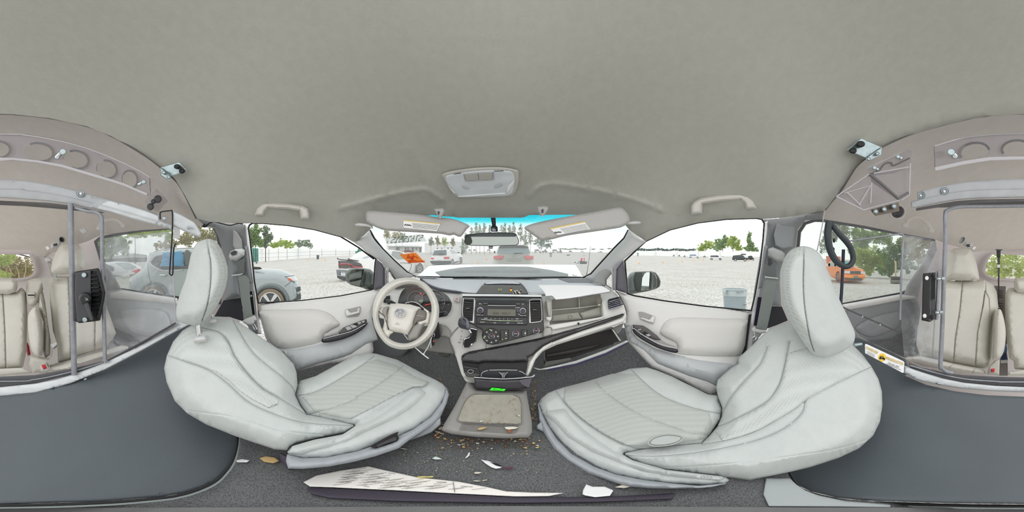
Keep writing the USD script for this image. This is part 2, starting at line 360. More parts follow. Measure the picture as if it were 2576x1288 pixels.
# ---- rear walls with their window openings
LWIN = np.array([(240, 608), (252, 598), (297, 589), (357, 580), (416, 575), (470, 568), (517, 565), (537, 570), (547, 588), (553, 620), (557, 700), (553, 762), (447, 749), (374, 739), (307, 729), (276, 732), (266, 700), (254, 655)], float)
RWIN = np.vstack([S('K', '132,225 142,120 180,62 250,40 330,43 600,88 850,135 1090,182 1090,230 1050,300 1000,390 960,470 900,540 850,560'), S('h', '1190,1050 700,1140 350,1205'), [(2060, 780), (2008, 772)]])
LBACK = np.vstack([[(-70, 637), (0, 636.5)], S('f', '300,300 600,305 650,400 700,550 710,660 690,720 600,790 450,815 330,825'), [(0, 703), (-70, 703)]])
RBACK = np.vstack([S('n', '700,290 712,240 730,190 765,140 800,128'), [(2576, 640), (2646, 640), (2646, 703), (2576, 702.5)], S('n', '960,370 800,365 740,340 712,315')])
wl = np.array([(-520, 600), (75, 600), (220, 580), (400, 555), (560, 545), (600, 560), (605, 800), (560, 1010), (-520, 1010)], float)
obj('wall_left', slab(wl, 3.9, .05, holes=[LWIN, LBACK], step=16), mat('rear_trim', (206, 198, 196), .7, spec=.2), 'pale trim of the rear cabin around the left side window and tailgate glass', kind=ST)
wr = np.array([(1960, 548), (2070, 530), (2349, 575), (2500, 600), (3096, 600), (3096, 1010), (2160, 1010), (1930, 860)], float)
obj('wall_right', slab(wr, 3.9, .05, holes=[RWIN, RBACK], step=16), _mats['rear_trim'], 'pale trim of the rear cabin around the right side window and tailgate glass', kind=ST)
def window(k, outline, d, m, label, seal=2.2, frame=None):
    t = thing(f'window_{k}', label, None, kind=ST)
    t.add('pane', slab(outline, d, .006), m)
    if seal:
        o, hs = band(outline, seal, True); t.add('rubber_seal', slab(o, dfun(d)(np.mean(outline[:, 0]), np.mean(outline[:, 1])) - .012 if np.ndim(d) == 0 else (lambda x, y: dfun(d)(x, y) - .012), .02, holes=hs, step=4), frame or BLACKR)
    return t
window('1', LWIN, 3.86, TINTED, 'left sliding door window behind the plexiglass', 7, DARKP).done()
window('2', RWIN, 3.86, TINTED, 'right sliding door window behind the plexiglass', 7, DARKP).done()
WARMG = glass('tailgate_glass', (.95, .94, .92), dust=.03, ior=1.2)
window('3', LBACK, 3.87, WARMG, 'tailgate glass at the left edge of the photo', 5, mat('tailgate_frame', (196, 186, 186), .6)).done()
window('4', RBACK, 3.87, WARMG, 'tailgate glass at the right edge of the photo', 5, _mats['tailgate_frame']).done()

# ---- front side windows and windscreen
DW = np.vstack([S('C', '688,290 696,264 718,250 800,249 1000,266 1200,298 1400,352 1540,437 1640,512'), S('b', '720,520 800,560 882,615 865,700 832,1200 700,1230'), S('C', '1650,765 1400,812 1100,848 765,866 735,700 715,500 700,370')])
PW = np.vstack([S('I', '32,605 180,467 350,386 550,336 750,311 960,304 1000,312 1016,340 1008,450 985,650 950,850 925,957 600,926 300,886 100,852 48,835 40,700')])
window('5', DW, [(650, 760, 2.98), (700, 560, 2.95), (940, 640, 3.2)], PANE, 'driver door window with rounded top corner', 3.2).done()
window('6', PW, [(1890, 780, 2.98), (1850, 550, 2.95), (1570, 640, 3.2)], PANE, 'front passenger door window', 3.2).done()
QL = S('b', '1115,850 1140,850 1250,1000 1245,1040 1110,1200 1105,1000')
QR = np.vstack([S('G', '960,28 905,95 905,150 966,188 968,100')])
window('7', QL, 3.24, PANE, 'small triangular quarter window beside the driver', 1.8).done()
window('8', QR, 3.24, PANE, 'small triangular quarter window beside the passenger', 1.8).done()
WS = np.vstack([[(929, 575), (945, 556), (1060, 537), (1288, 534), (1480, 533), (1560, 545), (1590, 575)], S('F', '2160,640 2080,720 1980,830 1890,930 1850,952'), [(1465, 699), (1288, 701), (1045, 696)], S('F', '400,920 300,830 200,730 120,640')])
WSD = [(1288, 700, 3.46), (1288, 540, 3.2), (940, 575, 3.24), (1585, 575, 3.24), (1045, 697, 3.42), (1470, 699, 3.42)]
wsf = lambda x, y: 3.2 + .26 * np.clip((y - 540) / 160, -.1, 1.1)
t = thing('window_9', 'dusty windscreen with a blue-green shade band along its top', None, kind=ST)
t.add('pane', slab(WS, wsf, .006, step=18), SCREEN)
o, hs = band(np.vstack([S('F', '95,575 130,640 200,728 300,828 400,918 450,944'), [(1045, 696), (1288, 700.5), (1468, 698.5)], S('F', '1890,930 1980,830 2080,720 2160,640 2195,575')]), 3.4)
t.add('rubber_seal', slab(o, lambda x, y: wsf(x, y) - .015, .02, step=5), BLACKR)
zt, zb = EYE - (545 - 644) / W2 * 3.2, EYE - (572 - 644) / W2 * 3.25
SHADE = usdkit.material(stage, '/World/Looks/shade_band', {'geo': ('geometry', {}), 's': ('separate_xyz', {}), 'mr': ('map_range', dict(from_min=zb, from_max=zt, to_min=0., to_max=1., clamp=True)),
    'r': ('rgb_ramp', {'ramp': [(0, (.97, 1, 1)), (.35, (.75, .96, .98)), (.6, (.3, .88, .94)), (1, (.2, .8, .89))]}), 't': ('transparent_bsdf', {}), 'g': ('glossy_bsdf', dict(roughness=.02, color=(1, 1, 1))), 'm': ('mix_closure', dict(fac=.03))},
    [('geo.position', 's.vector'), ('s.z', 'mr.value'), ('mr.result', 'r.fac'), ('r.color', 't.color'), ('t.BSDF', 'm.closure1'), ('g.BSDF', 'm.closure2')], surface='m.closure')
sb = np.array([(1075, 537), (1500, 534), (1580, 560), (1588, 578), (1560, 584), (1500, 578), (1400, 576), (1288, 576), (1100, 574), (950, 582), (932, 576), (950, 558)], float)
t.add('shade_band', slab(sb, lambda x, y: wsf(x, y) - .009, .004, step=8), SHADE, 'blue-green tinted band')
# sticker numbers written on the outside of the glass, read mirrored from inside
t.done()

# ---- pillars and roof-side trim
PIL = np.vstack([S('F', '95,575 120,640 200,730 300,830 400,920 470,948'), S('N', '620,60 660,84 400,140 300,10'), S('b', '1265,1010 1255,985 1140,845 1105,845 1060,760 980,680 900,620 800,555 700,500 600,400 440,290 560,190')])
t = thing('trim_1', 'pale left windscreen pillar trim beside the driver window', None, kind=ST)
PILD = [(930, 578, 3.16), (900, 605, 3.12), (1045, 697, 3.38), (975, 680, 3.2), (1000, 700, 3.26)]
t.add('pillar', slab(PIL, PILD, .05, .03, 14), TRIM)
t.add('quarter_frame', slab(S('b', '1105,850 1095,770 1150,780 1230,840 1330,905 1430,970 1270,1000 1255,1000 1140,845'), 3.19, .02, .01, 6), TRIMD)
t.add('speaker_sail', slab(S('b', '882,615 990,700 1040,790 1040,1160 880,1205 830,1195 850,1000 868,700'), 3.08, .04, .015, 8), mat('sail_plastic', (96, 95, 102), .5))
t.add('sail_edge', slab(S('b', '1040,1150 1040,780 990,690 1065,770 1082,850 1085,1090 1060,1110'), 3.07, .04, .01, 4), mat('sail_edge_plastic', (150, 146, 154), .5))
t.add('window_post', slab(S('b', '1086,1080 1083,800 1095,770 1113,780 1112,900 1105,1050'), 3.1, .03, .006, 3), DOORL)
t.done()
PIR = np.vstack([S('F', '2195,575 2160,645 2080,725 1980,835 1890,935 1850,952'), S('G', '690,78 770,125 900,150 905,95 960,25'), S('e', '60,510 200,400 370,262 290,225 200,150 150,105')])
t = thing('trim_2', 'pale right windscreen pillar trim beside the passenger window', None, kind=ST)
t.add('pillar', slab(PIR, [(1583, 578, 3.16), (1623, 606, 3.12), (1470, 699, 3.38), (1540, 686, 3.2), (1520, 710, 3.26)], .05, .03, 14), TRIM)
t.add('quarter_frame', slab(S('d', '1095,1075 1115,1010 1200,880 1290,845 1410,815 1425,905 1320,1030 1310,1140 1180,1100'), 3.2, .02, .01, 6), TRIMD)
t.add('speaker_sail', slab(S('d', '1635,675 1560,740 1505,840 1495,1215 1570,1240 1700,1275 1690,1100 1660,860'), 3.08, .04, .015, 8), _mats['sail_plastic'])
t.add('sail_edge', slab(S('d', '1635,675 1530,745 1445,830 1450,1210 1495,1230 1500,860'), 3.07, .04, .01, 4), _mats['sail_edge_plastic'])
t.add('window_post', slab(S('d', '1420,905 1412,815 1440,820 1455,1225 1420,1200'), 3.1, .03, .006, 3), DOORL)
t.done()
t = thing('trim_3', 'grey left centre pillar trim behind the driver', None, kind=ST)
t.add('pillar', slab(S('i', '70,45 240,75 420,105 585,105 620,130 660,480 700,900 740,1288 640,1288 540,900 360,920 385,760 400,560 345,400 300,250 250,140 130,100'), [(500, 550, 2.95), (620, 560, 3.02), (640, 840, 3.1), (560, 760, 3.2)], .05, .03, 20, step=10), TRIMG)
t.add('door_edge', slab(S('i', '588,112 615,125 650,400 690,740 730,1100 765,1288 725,1288 700,1050 665,740 610,340'), 2.99, .03, .01, 4), WHITE, 'white painted door edge')
t.add('belt_guide_channel', slab(S('i', '580,340 612,340 665,740 625,740 595,480'), 2.98, .03, .008, 4), TRIMG)
t.add('belt_guide', slab(S('i', '425,400 480,372 555,365 585,385 580,440 500,500 430,490 410,450'), 2.97, .05, .03, 10), TRIM)
t.add('belt_slot', slab(S('i', '425,410 470,385 500,395 490,430 440,440'), 2.93, .02), DARKP)
t.add('upper_recess', slab(S('i', '455,160 500,190 550,270 560,370 480,375 455,330'), 3.0, .02, .006, 5), TRIMD)
t.add('lower_shell', slab(S('i', '410,450 500,500 580,470 578,620 500,660 530,880 370,920 395,760'), 3.05, .03, .03, 14), TRIMG)
t.add('latch_slot', slab(S('i', '632,828 662,828 692,1080 655,1080'), 2.97, .03), BLACKP)
t.add('striker', slab(ell(*S('i', '647,878')[0], 3.2), 2.95, .02, .006, 2), CHROME)
t.add('dark_step_panel', slab(S('i', '355,925 540,895 575,1130 560,1150 420,1105 255,1100 300,1020'), 3.25, .05), mat('black_panel', (52, 52, 58), .6))
t.done()
t = thing('trim_4', 'grey right centre pillar trim behind the front passenger', None, kind=ST)
t.add('pillar', slab(S('j', '135,110 330,95 650,38 640,100 500,110 430,190 410,340 330,480 275,640 290,850 210,845 60,1200 30,1288 -10,1230 60,700 150,170'), [(2070, 531, 2.95), (1920, 552, 3.02), (1895, 880, 3.1), (1965, 760, 3.2)], .05, .03, 20, step=10), TRIMG)
t.add('door_edge', slab(S('j', '148,135 175,120 170,200 120,600 70,1000 30,1230 0,1220 40,900 80,650 130,300'), 2.99, .03, .01, 4), WHITE, 'white painted door edge')
t.add('belt_guide_channel', slab(S('j', '150,330 175,335 150,500 125,690 95,700 115,560'), 2.98, .03, .008, 4), TRIMG)
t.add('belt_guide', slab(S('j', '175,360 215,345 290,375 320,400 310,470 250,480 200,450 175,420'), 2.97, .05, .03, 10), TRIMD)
t.add('belt_slot', slab(S('j', '175,440 200,445 215,480 195,500 178,480'), 2.95, .02), DARKP)
t.add('upper_recess', slab(S('j', '250,140 300,160 370,150 410,165 390,340 300,360 240,330 225,240'), 3.0, .02, .006, 5), TRIMG)
t.add('latch_slot', slab(S('j', '92,770 122,772 95,1020 55,1010'), 2.97, .03), mat('purple_black', (48, 40, 62), .5))
t.add('dark_step_panel', slab(S('j', '205,848 295,852 345,970 250,1010 165,1040'), 3.25, .05), _mats['black_panel'])
t.done()

# ---- floor
fl = np.array([(560, 880), (700, 850), (1000, 820), (1500, 820), (1900, 850), (2040, 900), (1960, 1100), (1972, 1166), (1984, 1196), (2004, 1222), (2039, 1240), (2109, 1256), (2178, 1262), (2240, 1265), (2400, 1270), (3096, 1274), (3096, 1420), (-520, 1420), (-520, 1274), (0, 1271), (250, 1265), (400, 1254), (459, 1245), (506, 1230), (544, 1209), (567, 1185), (584, 1160), (594, 1129), (597, 1098), (600, 1000)], float)
floor_d = [(430, 870, 3.35), (1288, 820, 3.5), (2130, 870, 3.35), (1288, 1000, 2.95), (1288, 1100, 2.68), (1288, 1288, 2.38), (1288, 1420, 2.2), (-520, 1420, 2.2), (3096, 1420, 2.2), (500, 1288, 2.38), (2200, 1288, 2.38), (-520, 1300, 2.36), (3096, 1310, 2.36), (600, 1100, 2.7), (2000, 1100, 2.7)]
floorf = dfun(floor_d)
obj('floor', slab(fl, floor_d, .04, step=22), CARPET, 'dirty dark grey carpet under the seats', kind=ST, smooth=60)

# ---- front doors
def door(k, label, panel, pad, pocket, handle_recess, handle, lever, switch, strip, cup, edge_line, dp):
    t = thing(f'door_{k}', label, None, kind=ST)
    t.add('upper_panel', slab(panel, dp, .05, .03, 10, step=14), DOORL)
    t.add('pad', slab(pad, lambda x, y: dfun(dp)(x, y) - .035, .05, .035, 22, step=10), DOORP, 'padded armrest panel')
    t.add('pocket_panel', slab(pocket, lambda x, y: dfun(dp)(x, y) - .03, .05, .045, 40, step=12), DOORG, 'darker grey lower pocket panel')
    h = t.add('handle_recess', slab(handle_recess, lambda x, y: dfun(dp)(x, y) - .036, .02), mat('recess_grey', (168, 166, 162), .6))
    t.add('door_handle', slab(handle, lambda x, y: dfun(dp)(x, y) - .045, .03, .012, 4), DOORL, parent=h)
    s = t.add('switch_panel', slab(switch, lambda x, y: dfun(dp)(x, y) - .088, .03, .008, 5), mat('switch_brown', (92, 88, 87), .35), 'dark window switch panel')
    t.add('gloss_strip', slab(strip, lambda x, y: dfun(dp)(x, y) - .098, .03, .008, 4), mat('gloss_black', (34, 32, 40), .15, coat=.5))
    t.add('grab_cup', slab(cup, lambda x, y: dfun(dp)(x, y) - .086, .02, .004, 4), mat('cup_grey', (190, 189, 186), .5))
    return t, s
dpL = [(650, 765, 3.0), (940, 740, 3.12), (960, 900, 3.14), (740, 930, 3.0), (660, 900, 3.0)]
panL = np.vstack([S('C', '768,870 1100,850 1400,814 1640,768 1700,745'), S('N', '250,230 190,290 140,400 95,560 92,640 60,700'), [(940, 880), (930, 910), (830, 915), (745, 935), (700, 900), (668, 850), (655, 800)]])
padL = cs('C', '783,925 1000,918 1180,912 1290,935 1360,985 1392,1035 1330,1070 1280,1110 1262,1150 1200,1180 1050,1210 930,1215 850,1150 800,1000', 5)
pocL = np.vstack([S('C', '850,1180 930,1226 1050,1222 1200,1192 1270,1172 1400,1130 1500,1075 1600,1005 1640,980 1660,1060 1690,1150 1600,1180 1480,1260 1400,1288'), S('D', '1270,245 1180,300 1000,345 880,385 820,310 780,260'), ])
t, s = door('1', 'driver door with pale vinyl panel and window switches', panL, padL, pocL, rnd(S('C', '1435,918 1555,890 1550,950 1530,970 1445,975 1434,945'), 1.5),
    rnd(S('C', '1436,922 1455,915 1480,940 1530,930 1532,908 1550,900 1548,945 1450,972 1438,950'), 1), None,
    rnd(S('C', '1385,1095 1420,1055 1560,1000 1600,988 1605,1010 1560,1055 1480,1095 1400,1115'), 1.5), crv(S('C', '1265,1135 1400,1105 1520,1068 1600,1020 1605,1030 1540,1090 1420,1145 1272,1172'), True, 4),
    rnd(S('C', '1275,1105 1330,1080 1398,1058 1385,1095 1300,1125 1270,1128'), 1.5), None, dpL)
for k, q in enumerate(('1435,1055 1470,1042 1490,1065 1455,1080', '1470,1040 1510,1025 1530,1050 1495,1063', '1530,1015 1555,1008 1562,1024 1540,1032', '1560,1005 1585,1000 1590,1014 1570,1020', '1490,1030 1520,1018 1532,1034 1505,1046')):
    t.add('window_switch', slab(S('C', q), lambda x, y: dfun(dpL)(x, y) - .102, .02, .003, 1.5), mat('switch_silver', (182, 182, 184), .35) if k != 4 else BLACKP, parent=s)
t.add('chrome_strip', bar(S('C', '1268,1140 1400,1108 1500,1078 1590,1028'), lambda x, y: dfun(dpL)(x, y) - .108, 1.0), CHROME)
t.add('seam', bar(S('N', '250,232 195,290 150,380 100,520'), 3.04, .8), BLACKR)
t.add('kick_panel', slab(np.array([(925, 775), (985, 795), (1040, 830), (1060, 850), (1010, 900), (925, 905), (905, 850)], float), 3.24, .05, .01, 6), mat('kick_panel_grey', (112, 115, 117), .6), 'dark grey kick panel')
t.done()
dpR = [(1890, 780, 3.0), (1570, 740, 3.12), (1560, 880, 3.14), (1790, 960, 3.0), (1880, 900, 3.0)]
panR = np.vstack([S('I', '925,960 600,930 300,890 100,856 30,836'), S('G', '1000,205 1065,300 1110,420 1100,540 1080,530'), [(1580, 860), (1640, 925), (1720, 960), (1790, 1000), (1850, 930), (1880, 870)]])
padR = cs('I', '285,1090 320,1035 380,1008 500,1005 700,1012 908,1022 900,1100 880,1200 840,1270 700,1278 500,1270 400,1255 404,1215 390,1180 330,1150 285,1120', 5)
pocR = np.vstack([S('G', '1083,530 1170,548 1165,620 1230,700 1400,790 1600,850 1691,870'), S('L', '1040,40 1200,75 1400,98 1480,100 1400,180 1320,260 1260,230 1130,190 900,100 800,0 700,-60')])
t, s = door('2', 'front passenger door with pale vinyl panel and single window switch', panR, padR, pocR, rnd(S('G', '1232,420 1280,422 1405,470 1385,545 1330,530 1250,495'), 1.5),
    rnd(S('G', '1245,478 1280,480 1340,500 1370,462 1403,472 1383,540 1330,526 1255,495'), 1), None,
    rnd(S('G', '1172,550 1280,560 1330,590 1420,660 1465,710 1400,705 1250,640 1180,600'), 1.5), crv(S('G', '1172,595 1250,650 1400,735 1500,775 1625,800 1610,838 1450,795 1300,720 1200,650'), True, 4),
    rnd(S('G', '1455,672 1500,690 1620,770 1610,785 1500,745 1455,705'), 1.5), None, dpR)
for k, q in enumerate(('1222,600 1255,590 1262,602 1230,612', '1275,630 1300,622 1330,640 1300,648', '1300,650 1335,643 1365,660 1330,672')):
    t.add('window_switch', slab(S('G', q), lambda x, y: dfun(dpR)(x, y) - .102, .02, .003, 1.5), _mats['switch_silver'] if k != 1 else BLACKP, parent=s)
t.add('chrome_strip', bar(S('G', '1180,585 1300,668 1450,745 1620,790'), lambda x, y: dfun(dpR)(x, y) - .108, 1.0), CHROME)
t.add('seam', bar(S('l', '1490,90 1560,165 1640,330 1690,500 1640,640'), 3.04, .8), BLACKR)
t.add('dark_gap', slab(S('I', '905,985 925,980 890,1235 850,1280 880,1200'), 2.93, .02), BLACKR)
t.done()
# ================================================================ REAR CABIN (seen through the plexiglass)
LEATH = mat('beige_leather', (220, 217, 207), .45, spec=.35, var=.04, vscale=9, bump=.12, bscale=180)
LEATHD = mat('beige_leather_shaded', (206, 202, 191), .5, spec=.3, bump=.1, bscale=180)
SEAM = mat('leather_seam', (150, 144, 132), .7)
BELT = mat('belt_webbing', (186, 184, 176), .8, bump=.2, bscale=300)
REDB = mat('red_button', (216, 48, 52), .4)
PLUM = mat('rear_shelf_plastic', (132, 126, 124), .6)
# sliding doors' inner panels below the rear side windows
t = thing('door_3', 'left sliding door inner panel behind the plexiglass', None, kind=ST)
t.add('panel', slab(S('B', '745,470 860,470 1250,540 1260,720 1000,870 800,930 760,860 740,600'), 3.7, .05, .02, 20), DOORG)
t.add('window_sill', slab(S('B', '770,500 860,478 1000,495 1250,532 1250,575 1000,552 860,540 775,530'), 3.66, .05, .02, 8), DOORL)
t.add('pad', slab(cs('B', '850,640 930,605 1100,610 1180,650 1190,760 1080,800 920,770'), 3.67, .04, .02, 12), DOORG)
t.add('pillar_edge', slab(S('g', '200,600 255,580 300,640 400,800 500,980 330,1020 280,1000 270,820'), 3.7, .03, .01, 8), TRIMD)
t.add('carpet_wall', slab(S('B', '800,740 920,790 1000,850 900,890 840,905 800,850'), 3.66, .03), CARPET)
t.done()
t = thing('door_4', 'right sliding door inner panel behind the plexiglass', None, kind=ST)
t.add('panel', slab(S('K', '440,640 600,610 850,560 960,560 1000,700 960,860 900,1010 700,960 520,860'), 3.7, .05, .02, 20), TRIMG)
t.add('window_sill', slab(S('K', '445,632 600,605 850,560 955,575 960,590 860,602 600,652 455,676'), 3.66, .05, .02, 8), DOORL)
t.add('pad', slab(cs('K', '540,800 640,730 780,690 850,690 850,780 760,830 640,860'), 3.67, .04, .02, 12), TRIMG)
t.add('rear_pillar', slab(S('K', '1080,185 1105,190 1110,250 1060,360 1000,480 975,600 940,620 880,560 900,500 1000,350'), 3.68, .03, .015, 8), TRIMD)
t.add('lower_carpet', slab(S('K', '620,890 800,870 900,810 1000,740 990,990 880,1000 760,970'), 3.66, .03), CARPET)
t.done()
# left captain's seat
t = thing('captains_chair', 'beige leather rear seat behind the black sliding latch, belt across its shoulder', 'seat', 'rear passenger seats')
t.add('headrest', slab(crv(S('B', '360,340 372,270 392,215 420,168 460,150 540,152 575,182 592,262 588,332 480,362 392,362'), True, 4), 3.4, .15, .09, 22), LEATH)
b = t.add('backrest', slab(rnd(S('B', '285,392 400,380 480,380 600,378 690,470 755,600 818,780 800,810 750,880 560,935 500,965 410,988 385,900 352,600 318,450'), 4), 3.45, .18, .09, 26,
     grooves=[(S('B', '480,380 490,560 495,760 500,965'), 1.6, .016), (S('B', '665,470 670,700 668,910'), 1.6, .014)]), LEATH)
t.add('seam', bar(S('B', '482,380 491,560 496,760 502,962'), 3.39, .7), SEAM, parent=b)
t.add('seam', bar(S('B', '668,560 671,740 670,905'), 3.385, .7), SEAM, parent=b)
t.add('shoulder_wing', slab(crv(S('B', '186,440 208,402 285,390 325,400 300,480 255,578 202,578 188,510'), True, 4), 3.42, .14, .05, 12), LEATHD)
t.add('belt_slot', slab(rnd(S('f', '560,1090 690,1090 720,1140 690,1200 565,1200'), 1.5), 3.36, .02, .004, 2), LEATHD)
t.add('belt_slot_opening', slab(S('f', '560,1135 700,1135 700,1160 560,1160'), 3.35, .01), BLACKP)
t.add('side_bolster', slab(rnd(S('B', '262,500 300,480 335,640 358,800 352,930 318,958 300,900 305,700 270,600'), 3), 3.43, .12, .06, 12), LEATH)
t.add('armrest', slab(crv(S('B', '196,700 204,640 232,602 262,600 290,665 304,800 300,915 282,942 248,935 220,890 203,800'), True, 4), 3.34, .09, .06, 14), LEATH)
t.add('cushion', slab(rnd(S('B', '350,1000 420,985 560,945 740,898 860,862 930,880 840,905 540,1000 480,1030 360,1048'), 3), [(125, 930, 3.36), (330, 870, 3.42), (300, 900, 3.3)], .1, .04, 12), LEATH)
t.add('base_trim', slab(rnd(S('B', '215,940 300,950 360,960 345,1010 340,1060 235,1058 205,1000'), 3), 3.38, .1, .03, 10), LEATHD)
t.add('belt_webbing', slab(S('B', '292,390 342,388 352,560 372,760 400,850 360,850 340,720 318,560'), 3.33, .006), BELT)
t.add('belt_tongue', slab(rnd(S('B', '352,860 398,842 404,858 372,888'), 1), 3.325, .01, .003, 1.5), TRIM)
t.add('lap_webbing', slab(S('B', '372,880 404,860 408,985 345,1010 330,980 370,940'), 3.335, .006), BELT)
k = t.add('buckle', slab(rnd(S('B', '282,1005 325,995 348,1030 340,1050 290,1052'), 2), 3.3, .03, .012, 4), TRIM)
t.add('release_button', slab(rnd(S('B', '290,1003 318,998 330,1025 305,1035'), 1), 3.285, .015, .005, 2), REDB, parent=k)
t.add('headrest_post', bar(S('f', '1127,700 1127,800'), 3.44, 1.5, smooth=False), STEEL)
t.add('post_collar', slab(ell(*S('f', '1128,822')[0], 8.5, 2.8), 3.36, .02, .01, 3), LEATHD)
t.done()
t = thing('captains_chair', 'beige leather rear seat cut by the left edge of the photo, low headrest', 'seat', 'rear passenger seats')
t.add('headrest', slab(rnd(np.vstack([[(-70, 699)], S('B', '0,388 90,388 120,408 126,440 116,488 60,504 0,502'), [(-70, 739)]]), 5), 3.4, .12, .07, 12), LEATH)
t.add('backrest', slab(rnd(np.vstack([[(-70, 735)], S('B', '0,492 118,490 150,452 184,492 194,640 188,900 162,1020 0,1028'), [(-70, 926)]]), 4), 3.46, .16, .06, 16, grooves=[(S('B', '20,500 35,760 42,1025'), 1.5, .015)]), LEATH)
t.add('cushion', slab(np.vstack([[(-70, 927)], S('B', '0,1028 165,1022 230,1056 200,1064 0,1082'), [(-70, 947)]]), 3.4, .1, .02, 6), LEATH)
t.done()
t = thing('captains_chair', 'beige leather rear seat with tall headrest behind the right plexiglass', 'seat', 'rear passenger seats')
t.add('headrest', slab(crv(S('n', '356,335 366,240 378,175 400,108 450,88 545,90 592,118 632,230 654,345 640,372 500,380 382,366'), True, 4), 3.36, .15, .09, 22), LEATH)
b = t.add('backrest', slab(rnd(S('n', '150,420 250,385 345,372 480,380 640,380 700,372 780,412 815,480 830,620 800,690 778,900 772,1080 742,1160 700,1172 600,1156 420,1120 330,1100 240,1082 128,1062 90,960 100,820 138,600'), 5), 3.44, .18, .1, 26,
    grooves=[(S('n', '505,385 482,640 440,900 424,1115'), 1.5, .016), (S('n', '706,480 690,600 640,850 620,1150'), 1.5, .016), (S('n', '258,600 250,760 230,1080'), 1.5, .01), (S('n', '712,400 712,480 742,540 756,800 742,1120'), 1.5, .012)]), LEATH)
for q in ('505,385 482,640 440,900 424,1115', '704,600 690,640 640,850 620,1150'):
    t.add('seam', bar(S('n', q), 3.37, .6), SEAM, parent=b)
t.add('armrest', slab(crv(S('n', '790,700 828,638 856,652 886,760 895,880 880,1000 850,1068 802,1086 776,1076 782,900'), True, 4), 3.33, .09, .06, 12), LEATH)
t.add('cushion', slab(rnd(S('n', '-30,1072 130,1058 240,1080 420,1125 620,1165 706,1192 722,1226 600,1216 420,1188 300,1160 0,1090'), 3), 3.38, .1, .03, 8, grooves=[(S('n', '420,1125 380,1165'), 1, .01), (S('n', '620,1165 590,1215'), 1, .01)]), LEATH)
k = t.add('buckle_base', slab(rnd(S('n', '745,1150 800,1095 842,1088 836,1230 724,1226'), 2), 3.36, .05, .015, 5), LEATHD)
t.add('buckle', slab(rnd(S('n', '752,1168 800,1160 796,1212 748,1212'), 1), 3.33, .02, .004, 2), TRIM, parent=k)
t.add('release_button', slab(rnd(S('n', '764,1172 798,1168 795,1203 766,1206'), 1), 3.32, .02, .005, 2), REDB, parent=k)
for x in (418, 612): t.add('headrest_collar', slab(rnd(S('n', f'{x-22},366 {x+24},368 {x+20},386 {x-18},384'), 1), 3.34, .03, .008, 3), LEATHD)
t.done()
t = thing('captains_chair', 'beige leather rear seat cut by the right edge of the photo, low headrest', 'seat', 'rear passenger seats')
t.add('headrest', slab(rnd(np.vstack([S('n', '962,385 985,358 1059,352'), [(2650, 698), (2650, 740)], S('n', '1059,492 1000,485 975,460')]), 4), 3.4, .12, .07, 12), LEATH)
t.add('backrest', slab(rnd(np.vstack([S('n', '888,500 920,445 975,440 1059,470'), [(2650, 733), (2650, 930)], S('n', '1059,1180 972,1176 965,1102 925,1080 912,980 892,800 886,620')]), 4), 3.46, .16, .06, 16), LEATH)
t.add('cushion', slab(np.vstack([S('n', '920,1200 1059,1180'), [(2650, 930), (2650, 946)], S('n', '1059,1236 920,1234')]), 3.42, .1, .02, 5), LEATH)
t.done()
# rear cabin fittings
t = thing('tether_belt', 'dark webbing tether hanging in front of the right tailgate glass', 'strap')
t.add('webbing', slab(S('n', '820,170 845,170 840,300 832,640 826,640 822,300'), 3.6, .006), mat('dark_webbing', (88, 88, 82), .8))
t.add('buckle', slab(rnd(S('n', '812,110 850,110 848,170 814,170'), 1.2), 3.58, .03, .006, 2), BLACKP)
t.add('care_tag', slab(S('n', '820,235 845,235 844,262 820,262'), 3.59, .004), WHITE)
t.add('anchor', slab(S('n', '800,96 870,98 850,112 812,112'), 3.58, .03), DARKP)
t.done()
t = thing('rear_shelf', 'grey slotted plastic shelf back between the two right rear seats', 'shelf panel')
t.add('panel', slab(S('n', '790,425 895,430 888,640 905,900 915,1235 835,1235 842,1085 880,1010 896,870 884,750 840,640'), 3.66, .04), PLUM)
for y in (470, 490, 510, 527, 583, 608, 632):
    t.add('slot', slab(S('n', f'828,{y-3} 868,{y-1} 868,{y+3} 828,{y+2}'), 3.655, .01), BLACKP)
t.done()
obj('plastic_bottle', slab(rnd(S('n', '888,960 905,940 912,1000 905,1070 880,1060'), 1.5), 3.6, .05, .03, 6), mat('blue_bottle', (70, 130, 180), .2, spec=.6), 'blue plastic bottle wedged between the right rear seats', 'bottle')
t = thing('paper_scrap', 'crumpled blue and white packet between the right rear seats', 'packet')
t.add('wrapper', slab(S('n', '850,1060 900,1010 915,1090 850,1096'), 3.58, .02, .01, 4), mat('navy_print', (60, 80, 120), .5)); t.add('white_band', slab(S('n', '848,1096 915,1092 912,1120 850,1122'), 3.57, .01), WHITE); t.done()
obj('red_packet', slab(rnd(S('B', '188,830 205,870 216,930 195,940 186,900'), 1.5), 3.64, .03, .01, 5), mat('red_wrapper', (190, 40, 48), .4), 'red packet stuffed between the left rear seats', 'packet')
t = thing('ceiling_vent', 'round overhead vent beside the left rear passenger', 'air vent')
t.add('ring', slab(ell(*S('B', '437,120')[0], 9.5, 7.5, 40), lambda x, y: 3.55, .02, .01, 3, holes=[ell(*S('B', '437,120')[0], 6.5, 5, 40)]), TRIMD); t.add('slats', slab(ell(*S('B', '437,120')[0], 6.5, 5, 40), 3.56, .02), DARKP); t.done()
t = thing('reading_lamp', 'small rear reading lamp housing above the left rear headrest', 'lamp')
t.add('housing', slab(rnd(S('B', '352,160 375,135 420,130 430,150 400,175 365,185'), 2), 3.55, .03, .02, 5), TRIM); t.add('switch', slab(S('B', '372,150 400,145 402,162 378,168'), 3.525, .02, .004, 2), DARKP); t.done()
t = thing('reading_lamp', 'small rear reading lamp housing above the right rear headrest', 'lamp')
